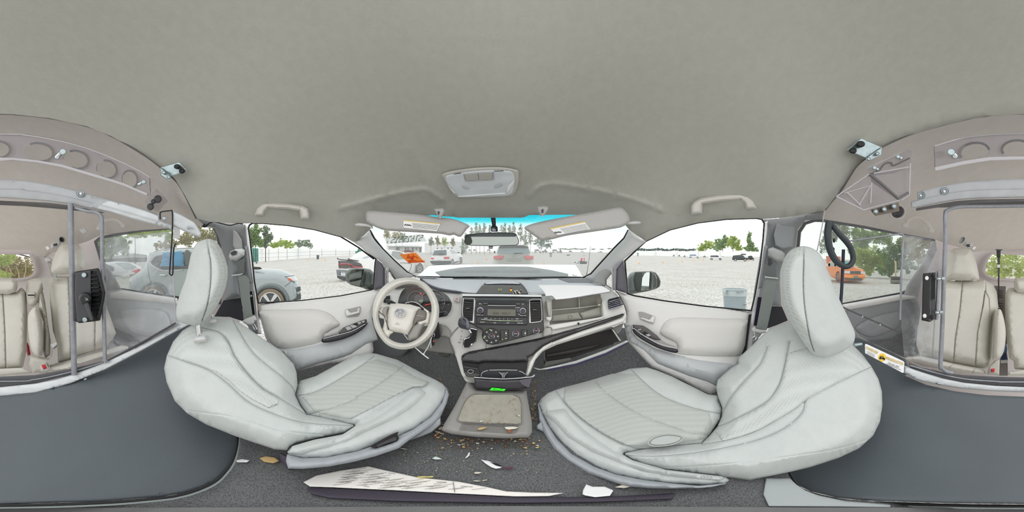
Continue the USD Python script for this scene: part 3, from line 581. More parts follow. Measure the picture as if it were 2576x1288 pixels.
t.add('housing', slab(rnd(S('n', '500,60 535,30 590,40 600,70 560,85 530,70'), 2), 3.55, .03, .02, 5), TRIM); t.add('switch', slab(S('n', '540,52 572,50 574,75 548,76'), 3.525, .02, .004, 2), DARKP); t.done()
obj('warning_label', slab(S('B', '318,175 335,165 350,182 333,194'), 3.57, .004), WHITE, 'tiny white label on the left rear roof lining', 'label')
obj('warning_label', slab(S('n', '592,92 612,68 630,80 610,106'), 3.57, .004), WHITE, 'tiny white label on the right rear roof lining', 'label')
t = thing('rear_speaker_vent', 'round vent in the rear roof above the right passenger seat', 'air vent')
t.add('ring', slab(ell(*S('n', '502,15')[0], 10, 6, -50), 3.5, .02, .01, 3, holes=[ell(*S('n', '502,15')[0], 7.5, 4, -50)]), TRIMD); t.add('grille', slab(ell(*S('n', '502,15')[0], 7.5, 4, -50), 3.51, .02), TRIM); t.done()
def grab(name, label, px, d, r, m=TRIM):
    t = thing(name, label, 'grab handle'); t.add('handle_bar', bar(px, d, r, flat=.8), m)
    for q, nm in ((px[0], 'mount'), (px[-1], 'mount')): t.add(nm, slab(ell(q[0], q[1], r * 1.7, r * 1.4), (d if np.ndim(d) == 0 else 3.6), .03, .01, 3), m)
    t.done()
grab('grab_handle', 'grey rear grab handle seen dimly through the left plexiglass', S('A', '800,1010 830,960 900,940 960,950 1000,990'), 3.3, 4.0, HEADW)
grab('grab_handle', 'grey rear grab handle seen through the right plexiglass', S('J', '1200,1010 1240,950 1320,935 1400,980 1450,1060'), 3.3, 5.0, HEADW)
t = thing('ceiling_vent', 'slotted round overhead vent under the acrylic cash tray', 'air vent')
c = S('J', '1130,885')[0]; t.add('ring', slab(ell(*c, 22, 20, -30), 3.1, .02, .01, 3, holes=[ell(*c, 16, 14, -30)]), HEADW); t.add('bowl', slab(ell(*c, 16, 14, -30), 3.12, .02), BLACKP)
for k in range(3): t.add('slat', bar(S('J', f'{1080+k*8},{905+k*12-20} {1180},{850+k*22}'), 3.1, 1.0, smooth=False), DARKP)
t.done()
obj('lock_catch', slab(rnd(S('A', '640,1020 690,1005 720,1045 670,1060'), 2), 3.4, .03, .012, 4), TRIM, 'small pale catch on the rear roof above the left grab handle', 'catch')
t = thing('rear_wiper', 'black wiper on the tailgate glass at the left edge of the photo', 'wiper')
t.add('arm', bar(S('f', '80,315 200,312 330,318'), 3.95, 1.2), BLACKP); t.add('blade', bar(S('f', '180,300 330,310 470,340 600,378'), 3.94, 1.5), BLACKP); t.done()
t = thing('belt_anchor', 'pale belt guide on the rear pillar beside the left rear headrest', 'belt guide')
t.add('guide', slab(cs('f', '905,430 930,390 1000,380 1060,430 1040,460 950,490'), 3.6, .04, .02, 4), TRIM); t.add('webbing', slab(S('f', '965,490 1045,470 1060,640 1100,770 1035,770'), 3.62, .006), BELT); t.done()

# ================================================================ TAXI PARTITIONS
PLEX = glass('plexiglass', (.965, .965, .97), dust=.015, dustrgb=(220, 220, 224), scratch=.03, sscale=7., ior=1.22)
PLEXS = glass('scratched_plexiglass', (.96, .965, .97), dust=.05, dustrgb=(215, 218, 222), scratch=.36, sscale=5., ior=1.25)
ACR = glass('acrylic_strip', (.93, .92, .94), dust=.06, dustrgb=(190, 184, 192), ior=1.25)
ACRE = mat('acrylic_edge', (184, 181, 184), .4, spec=.5)
ACRD = mat('acrylic_dark_edge', (104, 102, 102), .4, spec=.5)
VINYL = mat('black_vinyl_panel', (84, 91, 96), .42, spec=.35, var=.06, vscale=3, bump=.25, bscale=150)
GASK = mat('gasket', (88, 86, 84), .6)
BARM = mat('window_edge_metal', (150, 152, 158), .4, metal=.4, var=.12, vscale=30)
def bolt(t, at, r, d, parent=None, name='bolt'):
    b = t.add(name, slab(ell(at[0], at[1], r, r * .95), d, .01, .003, 2), STEEL, parent=parent)
    t_ = [(at[0] + r * .55 * math.cos(a), at[1] + r * .55 * math.sin(a)) for a in np.arange(6) * math.pi / 3]
    if parent is None: t.add('nut', slab(t_, d - .004, .02, .004, 1.5), CHROME, parent=b)
def stand(t, at, to, r, d):
    q = t.add('standoff_bolt', bar([to, at], d - .02, r * .55, smooth=False), CHROME); t.add('washer', slab(ell(at[0], at[1], r, r * .9), d - .06, .02, .006, 2), STEEL, parent=q); t.add('nut', slab(ell(to[0], to[1], r * .8, r * .7), d - .02, .02, .006, 2), STEEL, parent=q)
def bracket(t, plate, flange, knobs, bolts, d):
    q = t.add('roof_bracket', slab(plate, d, .012, .002, 2), STEEL)
    t.add('flange', slab(flange, d - .012, .012, .002, 2), STEEL, parent=q)
    for (x, y, rx, ry) in knobs: t.add('knob', slab(ell(x, y, rx, ry), d - .035, .04, .012, 4), BLACKP, parent=q)
    for (x, y) in bolts: t.add('bolt', slab(ell(x, y, 5, 5), d - .025, .02, .006, 3), STEEL, parent=q)
EDGEL = np.vstack([S('A', '1590,935 1500,750 1440,650 1380,590 1300,520 1150,410 900,265 700,185 400,120 100,88 0,86'), [(-520, 284)]])
PD = [(-520, 284, 2.58), (400, 421, 2.70), (-520, 450, 2.72), (350, 560, 2.75), (490, 545, 2.8), (-520, 960, 2.7), (450, 800, 2.74)]
t = thing('partition', 'left half of the taxi partition with black sliding latch and holed acrylic vent strip', 'partition')
sheet = np.vstack([[(-520, 284), (0, 287)], S('A', '100,88 400,120 700,185 900,265 1150,410 1300,520 1380,590 1400,620 1400,880'), S('B', '1217,0 1222,300 1230,500 1240,705 1000,845 760,972 500,1040'), [(180, 940), (172, 520), (0, 505), (-520, 504)]])
t.add('plexiglass_sheet', slab(sheet, PD, .006, step=30), PLEX)
t.add('sliding_pane', slab(S('B', '740,110 1215,60 1225,400 1235,700 1000,840 765,955 745,700'), 2.73, .005), PLEXS, 'scratched hazy sliding pane')
t.add('roof_gasket', bar(EDGEL, dfun(PD), 1.8), GASK)
panelL = np.array([(-520, 1000), (0, 998), (89, 988), (178, 963), (268, 928), (357, 881), (446, 831), (500, 800), (620, 850), (620, 1000), (598, 1099), (595, 1127), (585, 1158), (569, 1182), (546, 1206), (506, 1226), (459, 1241), (400, 1250), (250, 1262), (0, 1268), (-520, 1269)], float)
PAND = [(-520, 1000, 2.74), (500, 800, 3.0), (620, 1000, 2.92), (-520, 1268, 2.34), (590, 1160, 2.70), (300, 1100, 2.6)]
t.add('vinyl_panel', slab(panelL, PAND, .03, .012, 10, step=22), VINYL, 'dark vinyl lower panel')
t.add('panel_edge', bar(np.array([(598, 1096), (594, 1130), (583, 1162), (566, 1187), (542, 1210), (504, 1229), (457, 1244), (400, 1253), (250, 1265), (0, 1271), (-520, 1272)], float), dfun([(-520, 1272, 2.33), (594, 1130, 2.56), (542, 1210, 2.45)]), 3.2), BLACKR)
t.add('panel_piping', bar(np.array([(604, 1096), (599, 1134), (588, 1168), (570, 1193), (546, 1216), (508, 1235), (459, 1250), (400, 1259), (250, 1271), (0, 1277), (-520, 1278)], float), dfun([(-520, 1278, 2.34), (599, 1134, 2.57), (546, 1216, 2.46)]), 2.4), mat('piping', (160, 170, 168), .6))
sill = np.vstack([[(-520, 972)], S('B', '0,1158 250,1132 400,1102 530,1062 750,976 1000,850 1245,705 1330,650 1400,680 1330,722 1250,762 1000,902 750,1032 500,1132 250,1202 0,1228'), [(-520, 1000)]])
q = t.add('aluminium_sill', slab(sill, dfun([(-520, 985, 2.71), (446, 820, 2.75), (268, 920, 2.72)]), .04, .01, 5), ALU)
for x, y in ((130, 975), (215, 954), (420, 844), (450, 826)): t.add('screw', slab(ell(x, y, 4.5, 2.6, -20), 2.69, .01, .004, 2), STEEL, parent=q)
chan = np.vstack([[(-520, 946)], S('B', '0,1085 250,1074 500,1030 760,968 1000,840 1236,703 1242,712 1000,854 750,979 525,1066 250,1132 0,1160'), [(-520, 974)]])
q = t.add('lower_track', slab(chan, 2.715, .03, .006, 4), mat('track_dark', (78, 78, 82), .5))
t.add('track_lip', bar(np.vstack([[(-520, 957)], S('B', '0,1118 250,1104 500,1052 760,975')]), 2.7, 1.6), BARM, parent=q)
rail = np.vstack([[(-520, 447)], S('A', '0,610 200,625 400,655 600,700 800,755 1000,810 1200,870 1292,905 1292,940 1395,985 1392,1020 1100,946 900,884 700,846 560,816 400,792 200,776 0,764'), [(-520, 496)]])
q = t.add('top_rail', slab(rail, 2.72, .04, .012, 6), ALU)
t.add('rail_lip', bar(np.vstack([[(-520, 471)], S('A', '0,690 200,703 400,728 600,770 800,820 1000,875 1290,960')]), 2.705, 1.0), ALU, parent=q)
bolt(t, S('A', '650,730')[0], 10, 2.70)
t.add('upper_track', slab(np.vstack([[(-520, 503)], S('A', '0,788 200,796 400,806 560,826 700,852 850,884 800,890 560,862 400,848 200,832 0,824'), [(-520, 516)]]), 2.725, .03, .004, 3), GASK)
t.add('end_rail', slab(S('A', '1402,868 1480,905 1580,965 1632,1050 1622,1090 1500,1040 1396,990'), 2.74, .03, .01, 5), ALU); bolt(t, S('A', '1332,932')[0], 6, 2.70); bolt(t, S('A', '1525,1008')[0], 4, 2.71)
v = S('A', '0,248 200,258 400,290 600,335 800,400 1000,485 1150,560 1215,600 1222,745 1190,750 1000,665 900,632 700,572 500,512 300,476 100,456 0,450'); v = np.vstack([[(-520, 336)], v, [(-520, 400)]])
holes = [ell(*S('A', f'{x},{y}')[0], rx / 3.219, ry / 3.219, a) for x, y, rx, ry, a in ((-330, 380, 120, 72, -4), (-30, 375, 112, 70, 0), (312, 396, 120, 74, 6), (616, 456, 102, 72, 12), (864, 534, 84, 70, 24), (1052, 616, 62, 72, -14))]
q = t.add('vent_strip', slab(v, 2.61, .012, holes=holes, step=8), ACR, 'clear acrylic strip with round holes')
for h in holes:
    o, _ = band(np.vstack([h[18:], h[:9]]), 5.2); t.add('hole_rim', slab(o, 2.605, .02), ACRD, parent=q)
t.add('strip_edge', slab(np.vstack([[(-520, 396)], S('A', '0,438 100,440 300,460 500,494 700,552 900,612 1000,645 1195,728 1190,750 1000,668 900,636 700,578 500,518 300,480 100,460 0,468'), [(-520, 406)]]), 2.602, .02, .003, 2), ACRE, parent=q)
t.add('top_edge', bar(np.vstack([[(-520, 336)], S('A', '0,250 200,258 400,290 600,335 800,400 1000,485 1150,560 1215,602')]), 2.604, 1.4), ACRE, parent=q)
stand(t, S('A', '508,392')[0], S('A', '460,435')[0], 9, 2.63); stand(t, S('A', '1162,636')[0], S('A', '1125,655')[0], 6.5, 2.63)
t.add('window_bar', bar(np.array([(177.5, 512), (178.6, 560), (182, 740), (187, 944)], float), 2.69, 5.8), BARM); t.add('window_bar', bar(np.vstack([[(190, 523)], S('A', '700,872 770,880 815,905 826,960'), [(256.5, 600), (258, 700), (264, 895), (261, 905)]]), 2.7, 4.2), BARM)
t.add('end_edge', bar(S('B', '1215,180 1224,400 1238,700'), 2.72, 1.3), ACRE)
bracket(t, S('A', '1300,520 1450,476 1516,546 1384,592'), S('A', '1300,522 1384,590 1372,630 1304,586'), [(*S('A', '1433,512')[0], 8, 6.2), (*S('A', '1473,549')[0], 8, 6.2)], [S('A', '1326,560')[0], S('A', '1365,598')[0]], 2.66)
q = t.add('mounting_plate', slab(rnd(S('A', '1270,688 1362,792 1275,882 1165,802'), 3), 2.73, .008), ACR)
for x, y, r in ((1278, 775, 10), (1242, 795, 6.5), (1218, 838, 9)): t.add('dark_knob', slab(ell(*S('A', f'{x},{y}')[0], r, r), 2.70, .03, .012, 4), DARKP, parent=q)
q = t.add('latch', slab(rnd(S('B', '508,358 530,345 692,320 702,332 738,470 740,520 706,690 560,708 514,690'), 3), 2.62, .06, .012, 5), BLACKP, 'black sliding window latch')
t.add('face_plate', slab(rnd(S('B', '532,352 642,335 642,690 545,702 528,520'), 2), 2.60, .02, .004, 3), DARKP, parent=q)
t.add('grip_pocket', slab(S('B', '645,350 690,338 716,460 718,520 690,680 645,690'), 2.603, .01), mat('deep_black', (10, 10, 12), .6), parent=q)
for k in range(11): y = 372 + k * 29; t.add('rib', bar(S('B', f'646,{y} {690+12*math.sin(math.pi*k/10)},{y-4}'), 2.598, 2.6, smooth=False, n=6), BLACKP, parent=q)
t.add('grip_edge', bar(S('B', '690,335 726,470 728,520 695,686'), 2.59, 3.2), BLACKP, parent=q)
t.add('lever_hub', slab(ell(*S('B', '600,535')[0], 17, 16), 2.57, .04, .015, 6), BLACKP, parent=q); t.add('lever', slab(S('B', '585,560 622,552 660,680 655,692 640,690'), 2.565, .02, .008, 4), DARKP, parent=q)
t.add('lever_screw', slab(ell(*S('B', '610,540')[0], 7, 6.5), 2.555, .01, .003, 2), BLACKP, parent=q); t.add('cross_slot', join(bar(S('B', '602,533 622,548'), 2.551, .9, smooth=False, n=6), bar(S('B', '620,532 604,550'), 2.551, .9, smooth=False, n=6)), STEEL, parent=q)
for x, y in ((592, 370), (598, 685)): t.add('screw', slab(ell(*S('B', f'{x},{y}')[0], 6.5, 6.5), 2.59, .01, .004, 2), STEEL, parent=q)
t.done()
obj('wire_hook', bar(np.array([(403, 552), (403, 537), (406, 533), (428, 530), (433, 532), (434, 560), (432, 610), (427, 680), (428, 690), (433, 692), (435, 680), (436, 640), (438, 622), (442, 613)], float), 2.66, 1.6), BLACKP, 'bent black wire hook hanging from the end of the left top rail', 'hook')
obj('paper_note', slab(rnd(S('g', '1265,60 1340,62 1362,90 1365,235 1265,235'), 2), 2.85, .003), WHITE, 'white paper note stuck behind the left end of the partition', 'note')
t = thing('cable', 'black cable running along the roof lining above the left centre pillar', 'cable')
t.add('wire', bar(S('i', '120,130 180,105 240,78 330,95 420,115 500,98 560,100'), 2.85, 1.3), BLACKR); t.add('clip', slab(S('i', '118,125 150,90 160,110 200,105 170,135 140,140'), 2.83, .02, .006, 3), BLACKR); t.done()

t = thing('partition', 'right half of the taxi partition with black catch and white company sticker below', 'partition')
EDGER = np.vstack([S('J', '440,865 500,790 600,670 680,540 740,450 820,380 985,268 1250,150 1550,60 1800,0'), [(2480, 293), (2576, 287), (3096, 284)]])
sheet = np.vstack([EDGER, [(3096, 504), (2576, 506), (2440, 512), (2386, 525), (2380, 700), (2372, 930)], S('Q', '600,1075 440,990 200,880 0,785'), S('K', '430,650 270,440'), S('j', '590,380 640,130')])
t.add('plexiglass_sheet', slab(sheet, [(3096, 284, 2.58), (2176, 400, 2.70), (2080, 540, 2.84), (3096, 450, 2.72), (2250, 560, 2.75), (2160, 850, 2.92), (2120, 760, 2.88), (2400, 930, 2.74)], .006, step=30), PLEX)
t.add('scratched_pane', slab(S('K', '865,140 1070,170 1150,300 1140,700 1135,1050 1000,1015 880,1000 855,700 860,300'), 2.73, .005), PLEXS, 'heavily scratched clear pane')
t.add('roof_gasket', bar(EDGER, dfun([(3096, 284, 2.58), (2176, 400, 2.70), (2080, 540, 2.8)]), 1.6), GASK)
t.add('sheet_edge', bar(S('j', '660,40 640,150 615,280 592,382'), 2.77, 1.1), ACRE)
panelR = np.array([(2130, 850), (2160, 850), (2215, 875), (2276, 903), (2290, 930), (2276, 945), (2330, 968), (2400, 984), (2480, 994), (2576, 998), (3096, 1000), (3096, 1269), (2576, 1268), (2400, 1266), (2240, 1261), (2178, 1259), (2109, 1252), (2039, 1236), (2004, 1219), (1984, 1191), (1960, 1150), (2040, 1000)], float)
t.add('vinyl_panel', slab(panelR, [(3096, 1000, 2.74), (2140, 850, 3.0), (1980, 1100, 2.92), (3096, 1268, 2.34), (2000, 1215, 2.68), (2280, 1100, 2.6)], .03, .012, 10, step=22), VINYL, 'dark vinyl lower panel')
EB = np.array([(1982, 1184), (1990, 1200), (2008, 1224), (2043, 1241), (2112, 1257), (2180, 1264), (2240, 1266), (2400, 1271), (2576, 1273), (3096, 1274)], float)
t.add('panel_edge', bar(EB, dfun([(3096, 1272, 2.32), (1975, 1170, 2.68), (2043, 1241, 2.52)]), 3.2), BLACKR); t.add('panel_piping', bar(EB + [-3, 6], dfun([(3096, 1278, 2.33), (1975, 1170, 2.69), (2043, 1241, 2.53)]), 2.2), _mats['piping'])
q = t.add('aluminium_sill', slab(np.vstack([S('Q', '436,1062 600,1120 800,1180 1000,1220 1300,1250 1576,1262'), [(3096, 974), (3096, 1001)], S('Q', '1576,1315 1300,1305 1000,1280 800,1250 600,1206 480,1172 480,1145 430,1132')]), 2.705, .04, .01, 5), ALU)
for p_ in S('Q', '520,1160 765,1232'): t.add('screw', slab(ell(p_[0], p_[1], 6, 3, 18), 2.69, .01, .004, 2), STEEL, parent=q)
q = t.add('lower_track', slab(np.vstack([S('Q', '480,1038 600,1078 800,1124 1000,1150 1300,1165 1576,1172'), [(3096, 950), (3096, 975)], S('Q', '1576,1262 1300,1250 1000,1222 800,1182 600,1122 484,1075')]), 2.715, .03, .006, 4), _mats['track_dark'])
t.add('track_lip', bar(np.vstack([S('Q', '490,1058 740,1130 1000,1185 1300,1210 1576,1216'), [(3096, 962)]]), 2.70, 2.0), BARM, parent=q)
q = t.add('top_rail', slab(np.vstack([S('J', '1255,782 1320,766 1312,692 1392,670 1600,622 1800,592 2100,572 2334,565'), [(3096, 449), (3096, 497)], S('J', '2334,745 1900,755 1700,768 1500,802 1310,842 1255,846')]), 2.72, .04, .012, 6), ALU)
t.add('rail_lip', bar(np.vstack([S('J', '1320,770 1500,730 1700,690 1900,672 2334,662'), [(3096, 472)]]), 2.705, 1.0), ALU, parent=q)
for p_ in S('J', '1358,725 1580,685'): bolt(t, p_, 10, 2.70)
t.add('upper_track', slab(np.vstack([S('J', '1305,848 1500,812 1700,778 1900,765 2334,758'), [(3096, 500), (3096, 517)], S('J', '2334,818 1900,818 1700,828 1620,840 1500,842 1305,872')]), 2.725, .03, .004, 3), GASK)
t.add('window_bar', bar(np.vstack([[(2640, 517), (2500, 519)], S('J', '1800,832 1680,842 1610,865 1585,905'), [(2378.5, 600), (2375, 680), (2371, 809), (2366, 915)], S('Q', '790,1085 830,1115'), [(2395, 938)]]), 2.69, 4.6), BARM)
v = np.vstack([S('J', '1475,256 1502,244 1700,190 1900,160 2334,138'), [(3096, 336), (3096, 400)], S('J', '2334,382 2000,392 1750,432 1560,478 1485,492')])
holes = [ell(*S('J', '1862,312')[0], 37, 23, -8), ell(*S('J', '2262,284')[0], 37, 22, -3), ell(2658, 374, 37, 21)]
q = t.add('vent_strip', slab(v, 2.61, .012, holes=holes, step=8), ACR, 'clear acrylic strip with round holes')
for h in holes:
    o, _ = band(np.vstack([h[12:], h[:1]]), 6.0); t.add('hole_rim', slab(o, 2.605, .02), ACRD, parent=q)
t.add('strip_edge', slab(np.vstack([S('J', '1480,458 1560,440 1750,398 2000,360 2334,352'), [(3096, 395), (3096, 406)], S('J', '2334,386 2000,396 1750,436 1560,480 1485,494')]), 2.602, .02, .003, 2), ACRE, parent=q)
t.add('top_edge', bar(np.vstack([S('J', '1480,256 1700,192 1900,162 2334,140'), [(3096, 336)]]), 2.604, 1.6), ACRE, parent=q)
stand(t, S('J', '1640,312')[0], S('J', '1678,352')[0], 10, 2.63)
bracket(t, S('J', '648,292 785,180 982,268 828,372'), S('J', '826,372 980,268 976,340 834,410'), [(*S('J', '778,237')[0], 11, 8.2), (*S('J', '703,300')[0], 10, 7.4)], [S('J', '854,378')[0], S('J', '938,328')[0]], 2.66)
q = t.add('latch_catch', slab(S('K', '1013,415 1072,408 1062,756 1003,744'), 2.62, .05, .006, 3), BLACKP, 'black latch catch box')
t.add('side_face', slab(S('K', '1073,408 1102,406 1100,730 1063,757'), 2.625, .05), DARKP, parent=q); t.add('opening', slab(S('K', '1076,450 1100,446 1098,590 1070,604'), 2.62, .01), _mats['deep_black'], parent=q)
for x, y in ((1040, 447), (1025, 713)): t.add('bolt_head', slab(ell(*S('K', f'{x},{y}')[0], 5, 5.5), 2.61, .01, .004, 2), mat('white_bolt', (232, 232, 228), .35), parent=q)
for x, y in ((1088, 428), (1078, 722)): t.add('rubber_stop', slab(ell(*S('K', f'{x},{y}')[0], 4.5, 5.5), 2.615, .02, .004, 2), BLACKR, parent=q)
t.add('catch_strip', slab(S('K', '1102,390 1142,390 1125,735 1082,755'), 2.66, .012), ACR); t.add('catch_rod', bar(S('K', '1124,398 1108,740'), 2.65, 3.4, smooth=False), BARM)
for x, y in ((1135, 452), (1122, 690)): stand(t, S('K', f'{x+20},{y-2}')[0], S('K', f'{x-20},{y}')[0], 5.5, 2.66)
t.add('frame_post', bar(S('h', '362,395 352,640 335,1000 318,1225'), 2.66, 3.6), mat('blue_black_post', (44, 46, 66), .4)); t.add('frame_edge', bar(S('h', '375,282 800,220 1160,172 1215,170 1243,205 1235,360 1212,780 1205,1180 1195,1430'), 2.68, 2.2), BARM)
t.add('frame_edge_bottom', bar(S('K', '440,648 600,720 830,820'), 2.68, 2.0), GASK)
for x, y in ((588, 718), (712, 776)): t.add('rivet', slab(ell(*S('K', f'{x},{y}')[0], 2, 2), 2.67, .01), STEEL)
t.add('corner_bolt', bar(S('K', '528,918 580,912'), 2.66, 4.2, smooth=False), STEEL)
t.done()
t = thing('cash_tray', 'clear acrylic cash tray fixed to the roof above the right rear window', 'tray')
q = t.add('back_plate', slab(S('J', '835,465 1225,286 1262,302 1256,456 1080,520 860,540'), 2.67, .008), ACR)
t.add('plate_edge', bar(S('J', '835,540 900,512 960,480 990,440 1030,415 1070,418 1095,440 1240,372'), 2.665, 2.0), ACRD, parent=q)
t.add('plate_rim', bar(S('J', '835,470 1225,290 1260,306'), 2.66, 1.1, smooth=False), ACRE, parent=q)
t.add('tray_floor', slab(S('J', '545,735 860,522 1150,760 800,868'), 2.64, .008), ACR); t.add('tray_side', slab(S('J', '870,530 1240,470 1238,722 1150,778 880,600'), 2.65, .008), ACR)
for w, s_ in ((3.4, '862,522 960,600 1140,760'), (1.6, '545,735 860,522'), (2.2, '548,738 800,866'), (1.8, '800,866 1150,772'), (1.5, '882,600 872,800'), (1.8, '1250,420 1240,720 1160,775'), (1.8, '900,515 1240,455'), (2.0, '640,690 775,820'), (1.2, '620,705 880,628'), (3.0, '1140,755 1228,700'), (1.4, '760,820 868,640')):
    t.add('acrylic_edge', bar(S('J', s_), 2.635, w, smooth=False), ACRD if w > 2.9 else ACRE)
q = t.add('mount_bar', slab(S('J', '868,862 1140,790 1146,876 915,922'), 2.63, .02), mat('bronze_plate', (110, 100, 92), .4, metal=.5))
for p_ in S('J', '922,880 1003,858 1095,830'): t.add('bolt', slab(ell(p_[0], p_[1], 7, 7), 2.61, .03, .012, 4), STEEL, parent=q)
for p_ in S('J', '910,462 1135,356'): stand(t, p_, p_ + [8, 4], 6, 2.68)
t.done()
obj('strap_loop', bar(S('h', '150,-20 128,180 165,400 250,560 370,642 455,628 505,540 480,400 420,300 330,200 250,110 180,10'), 2.62, [8, 8, 8, 7, 6.5, 6.5, 7, 6.5, 6]), mat('loop_rubber', (44, 52, 58), .45, coat=.3), 'dark rubber strap loop hanging beside the right rear window', 'strap')
for k, (x, y, w) in enumerate(((222, 262, 1), (213, 395, 1), (152, 620, .8), (242, 620, .8))):
    obj('rubber_bump', slab(ell(*S('h', f'{x},{y}')[0], 3.4 * w, 5.5 * w), 2.7, .02, .01, 2), BLACKR, ('upper dark rubber stop on the right plexiglass beside the strap loop', 'lower dark rubber stop on the right plexiglass beside the strap loop', 'left dark rubber plug on the right plexiglass over the orange car', 'right dark rubber plug on the right plexiglass over the orange car')[k], 'rubber stop')
# company sticker
t = thing('company_sticker', 'white company sticker with gold car emblem under the right plexiglass', 'sticker')
sd = 2.66; STK = rnd(S('Q', '68,850 428,1018 436,1030 430,1128 420,1130 62,942 60,860'), 2.5)
t.add('sheet', slab(STK, sd, .004), mat('sticker_white', (246, 246, 246), .4))
GOLD = mat('gold_print', (214, 184, 92), .5); GREYT = mat('grey_print', (120, 120, 122), .6); INK = mat('black_ink', (24, 24, 26), .6)
t.add('lettering', text('TAXICAB', S('Q', '66,896')[0], 6.2, sd - .003, 25, width=33, bold=True, relief=.001), GOLD)
t.add('lettering', text('PRODUCTS', S('Q', '258,996')[0], 6.4, sd - .003, 20.5, width=46, bold=True, relief=.001), GOLD)
t.add('emblem', slab(ell(*S('Q', '224,982')[0], 9.2, 10.5, 20), sd - .002, .003), mat('emblem_yellow', (244, 206, 70), .5))
cx, cy = S('Q', '224,985')[0]
t.add('emblem_car', slab(np.array([(-7, 2), (-6, -2), (-3, -4.5), (2, -4), (5, 0), (7.5, 2), (7, 6), (5, 6), (4.5, 4.5), (-3, 2.5), (-3.5, 4), (-6.5, 3.5)]) + [cx, cy], sd - .004, .002, holes=[np.array([(-3.6, -1.6), (-2.2, -3.2), (1.6, -2.8), (3.2, .2)]) + [cx, cy]]), INK)
t.add('lettering', text('44-02 Vernon Ave.', S('Q', '80,928')[0], 2.6, sd - .003, 26, width=22, relief=.001), GREYT); t.add('lettering', text('Bronx, NY 10457', S('Q', '80,946')[0], 2.6, sd - .003, 26, width=22, relief=.001), GREYT)
t.add('lettering', text('718-636-7373', S('Q', '282,1040')[0], 3.6, sd - .003, 22, width=29, bold=True, relief=.001), GREYT); t.add('lettering', text('Taxicabproducts.com', S('Q', '262,1048')[0], 3.2, sd - .003, 22, width=40, relief=.001), GREYT)
t.done()
# ================================================================ FRONT SEATS
FAB = mat('grey_seat_cloth', (205, 210, 208), .95, spec=.12, var=.03, vscale=16, bump=.35, bscale=420, sheen=.1)
def woven(name, rgb, scale, strength):
    c = lin(rgb)
    return usdkit.material(stage, '/World/Looks/' + name, {'geo': ('geometry', {}), 'mp': ('mapping', dict(rotation=(0., .785, 0.), scale=(scale, scale * .25, scale))), 'v': ('voronoi_texture', dict(scale=1., randomness=.12)), 'r': ('rgb_ramp', {'ramp': [(.1, tuple(np.array(c) * .80)), (.5, tuple(c))]}),
        'u': ('bump', dict(strength=strength, distance=.004)), 'p': ('principled_bsdf', dict(roughness=.95, specular_ior_level=.1))},
        [('geo.position', 'mp.vector'), ('mp.vector', 'v.vector'), ('v.distance', 'r.fac'), ('r.color', 'p.base_color'), ('v.distance', 'u.height'), ('u.normal', 'p.normal')], surface='p.BSDF')
WOV = woven('woven_seat_cloth', (209, 214, 211), 105., .6)
WOVF = woven('fine_woven_seat_cloth', (194, 197, 193), 190., .3)
SHIELD = mat('seat_shield_plastic', (170, 175, 180), .5, spec=.35, bump=.1, bscale=260)
THREAD = mat('seam_thread', (150, 156, 154), .8)
def seam(t, px, dep, parent, r=.45):
    t.add('seam', bar(px, dep, r, n=6), THREAD, parent=parent)
# ---- driver's chair
t = thing('driver_chair', "driver's pale grey cloth chair under the steering wheel side", 'seat')
bdep = [(413, 926, 2.66), (430, 870, 2.7), (545, 797, 2.8), (620, 822, 2.78), (740, 925, 2.74), (748, 970, 2.72), (770, 1035, 2.64), (895, 1070, 2.58), (722, 1132, 2.47), (590, 1095, 2.5), (470, 1040, 2.56), (600, 950, 2.64)]
bout = rnd(S('D', '90,200 150,130 205,95 280,58 380,42 470,55 560,110 660,180 780,260 860,345 878,400 884,480 868,540 900,610 945,670 1050,690 1255,735 1190,778 1000,818 880,845 835,868 815,895 740,890 620,850 480,802 300,730 180,660 100,580 48,460 32,370 50,290'), 3)
s1 = crv(S('D', '275,112 380,140 440,200 480,290 560,400 660,500 800,580 945,670'), False); s2 = crv(S('D', '470,60 520,150 600,270 700,360 790,430 850,490 872,535'), False)
s3 = crv(S('D', '55,292 200,340 330,390 450,480 560,580 700,650 850,700 1000,725 1240,738'), False); s4 = crv(S('D', '170,640 400,670 560,700 750,760 900,785 1050,795'), False)
rg = [(s1, 3.6, .016), (s2, 3.6, .014), (s3, 3.4, .012), (s4, 2.4, .005)]
def offs(dep, b): f = dfun(dep); return lambda x, y: f(x, y) - b
b = t.add('backrest', slab(bout, bdep, .10, .11, 46, grooves=rg, step=11, back=.9), FAB, smooth=60)
for s_ in (s1, s2, s3, s4): seam(t, s_[::3], surf(bout, bdep, .11, 46, -.008), b)
ins = np.vstack([S('D', '62,284 100,205 158,138 215,100 275,112'), s1[6:38:4], S('D', '760,600 700,625 600,575 520,520 440,448 360,390 260,352 150,318')])
t.add('woven_insert', slab(ins, surf(bout, bdep, .11, 46, .004), .02, step=7, grooves=[(s1, 3.6, .016), (s3, 3.4, .012)]), WOV, 'coarser woven shoulder panel', parent=b, smooth=60)
hd = 2.6
hout = crv(S('C', '250,480 290,405 340,378 390,370 430,385 470,430 510,520 530,610 526,690 505,770 465,860 420,930 360,990 300,1038 245,1035 180,1020 140,990 130,940 145,850 175,760 205,680 230,570'), True, 4)
hs = crv(S('C', '375,375 385,450 402,540 405,650 395,780 370,900 335,1000'), False)
h = t.add('headrest', slab(hout, hd, .12, .10, 30, grooves=[(hs, 2.5, .014)], step=8, back=.9), FAB, smooth=60)
hw = np.vstack([hs[1:-1:2], S('C', '330,1010 365,980 420,922 462,855 500,768 520,690 524,610 505,522 466,435 428,392 392,376')])
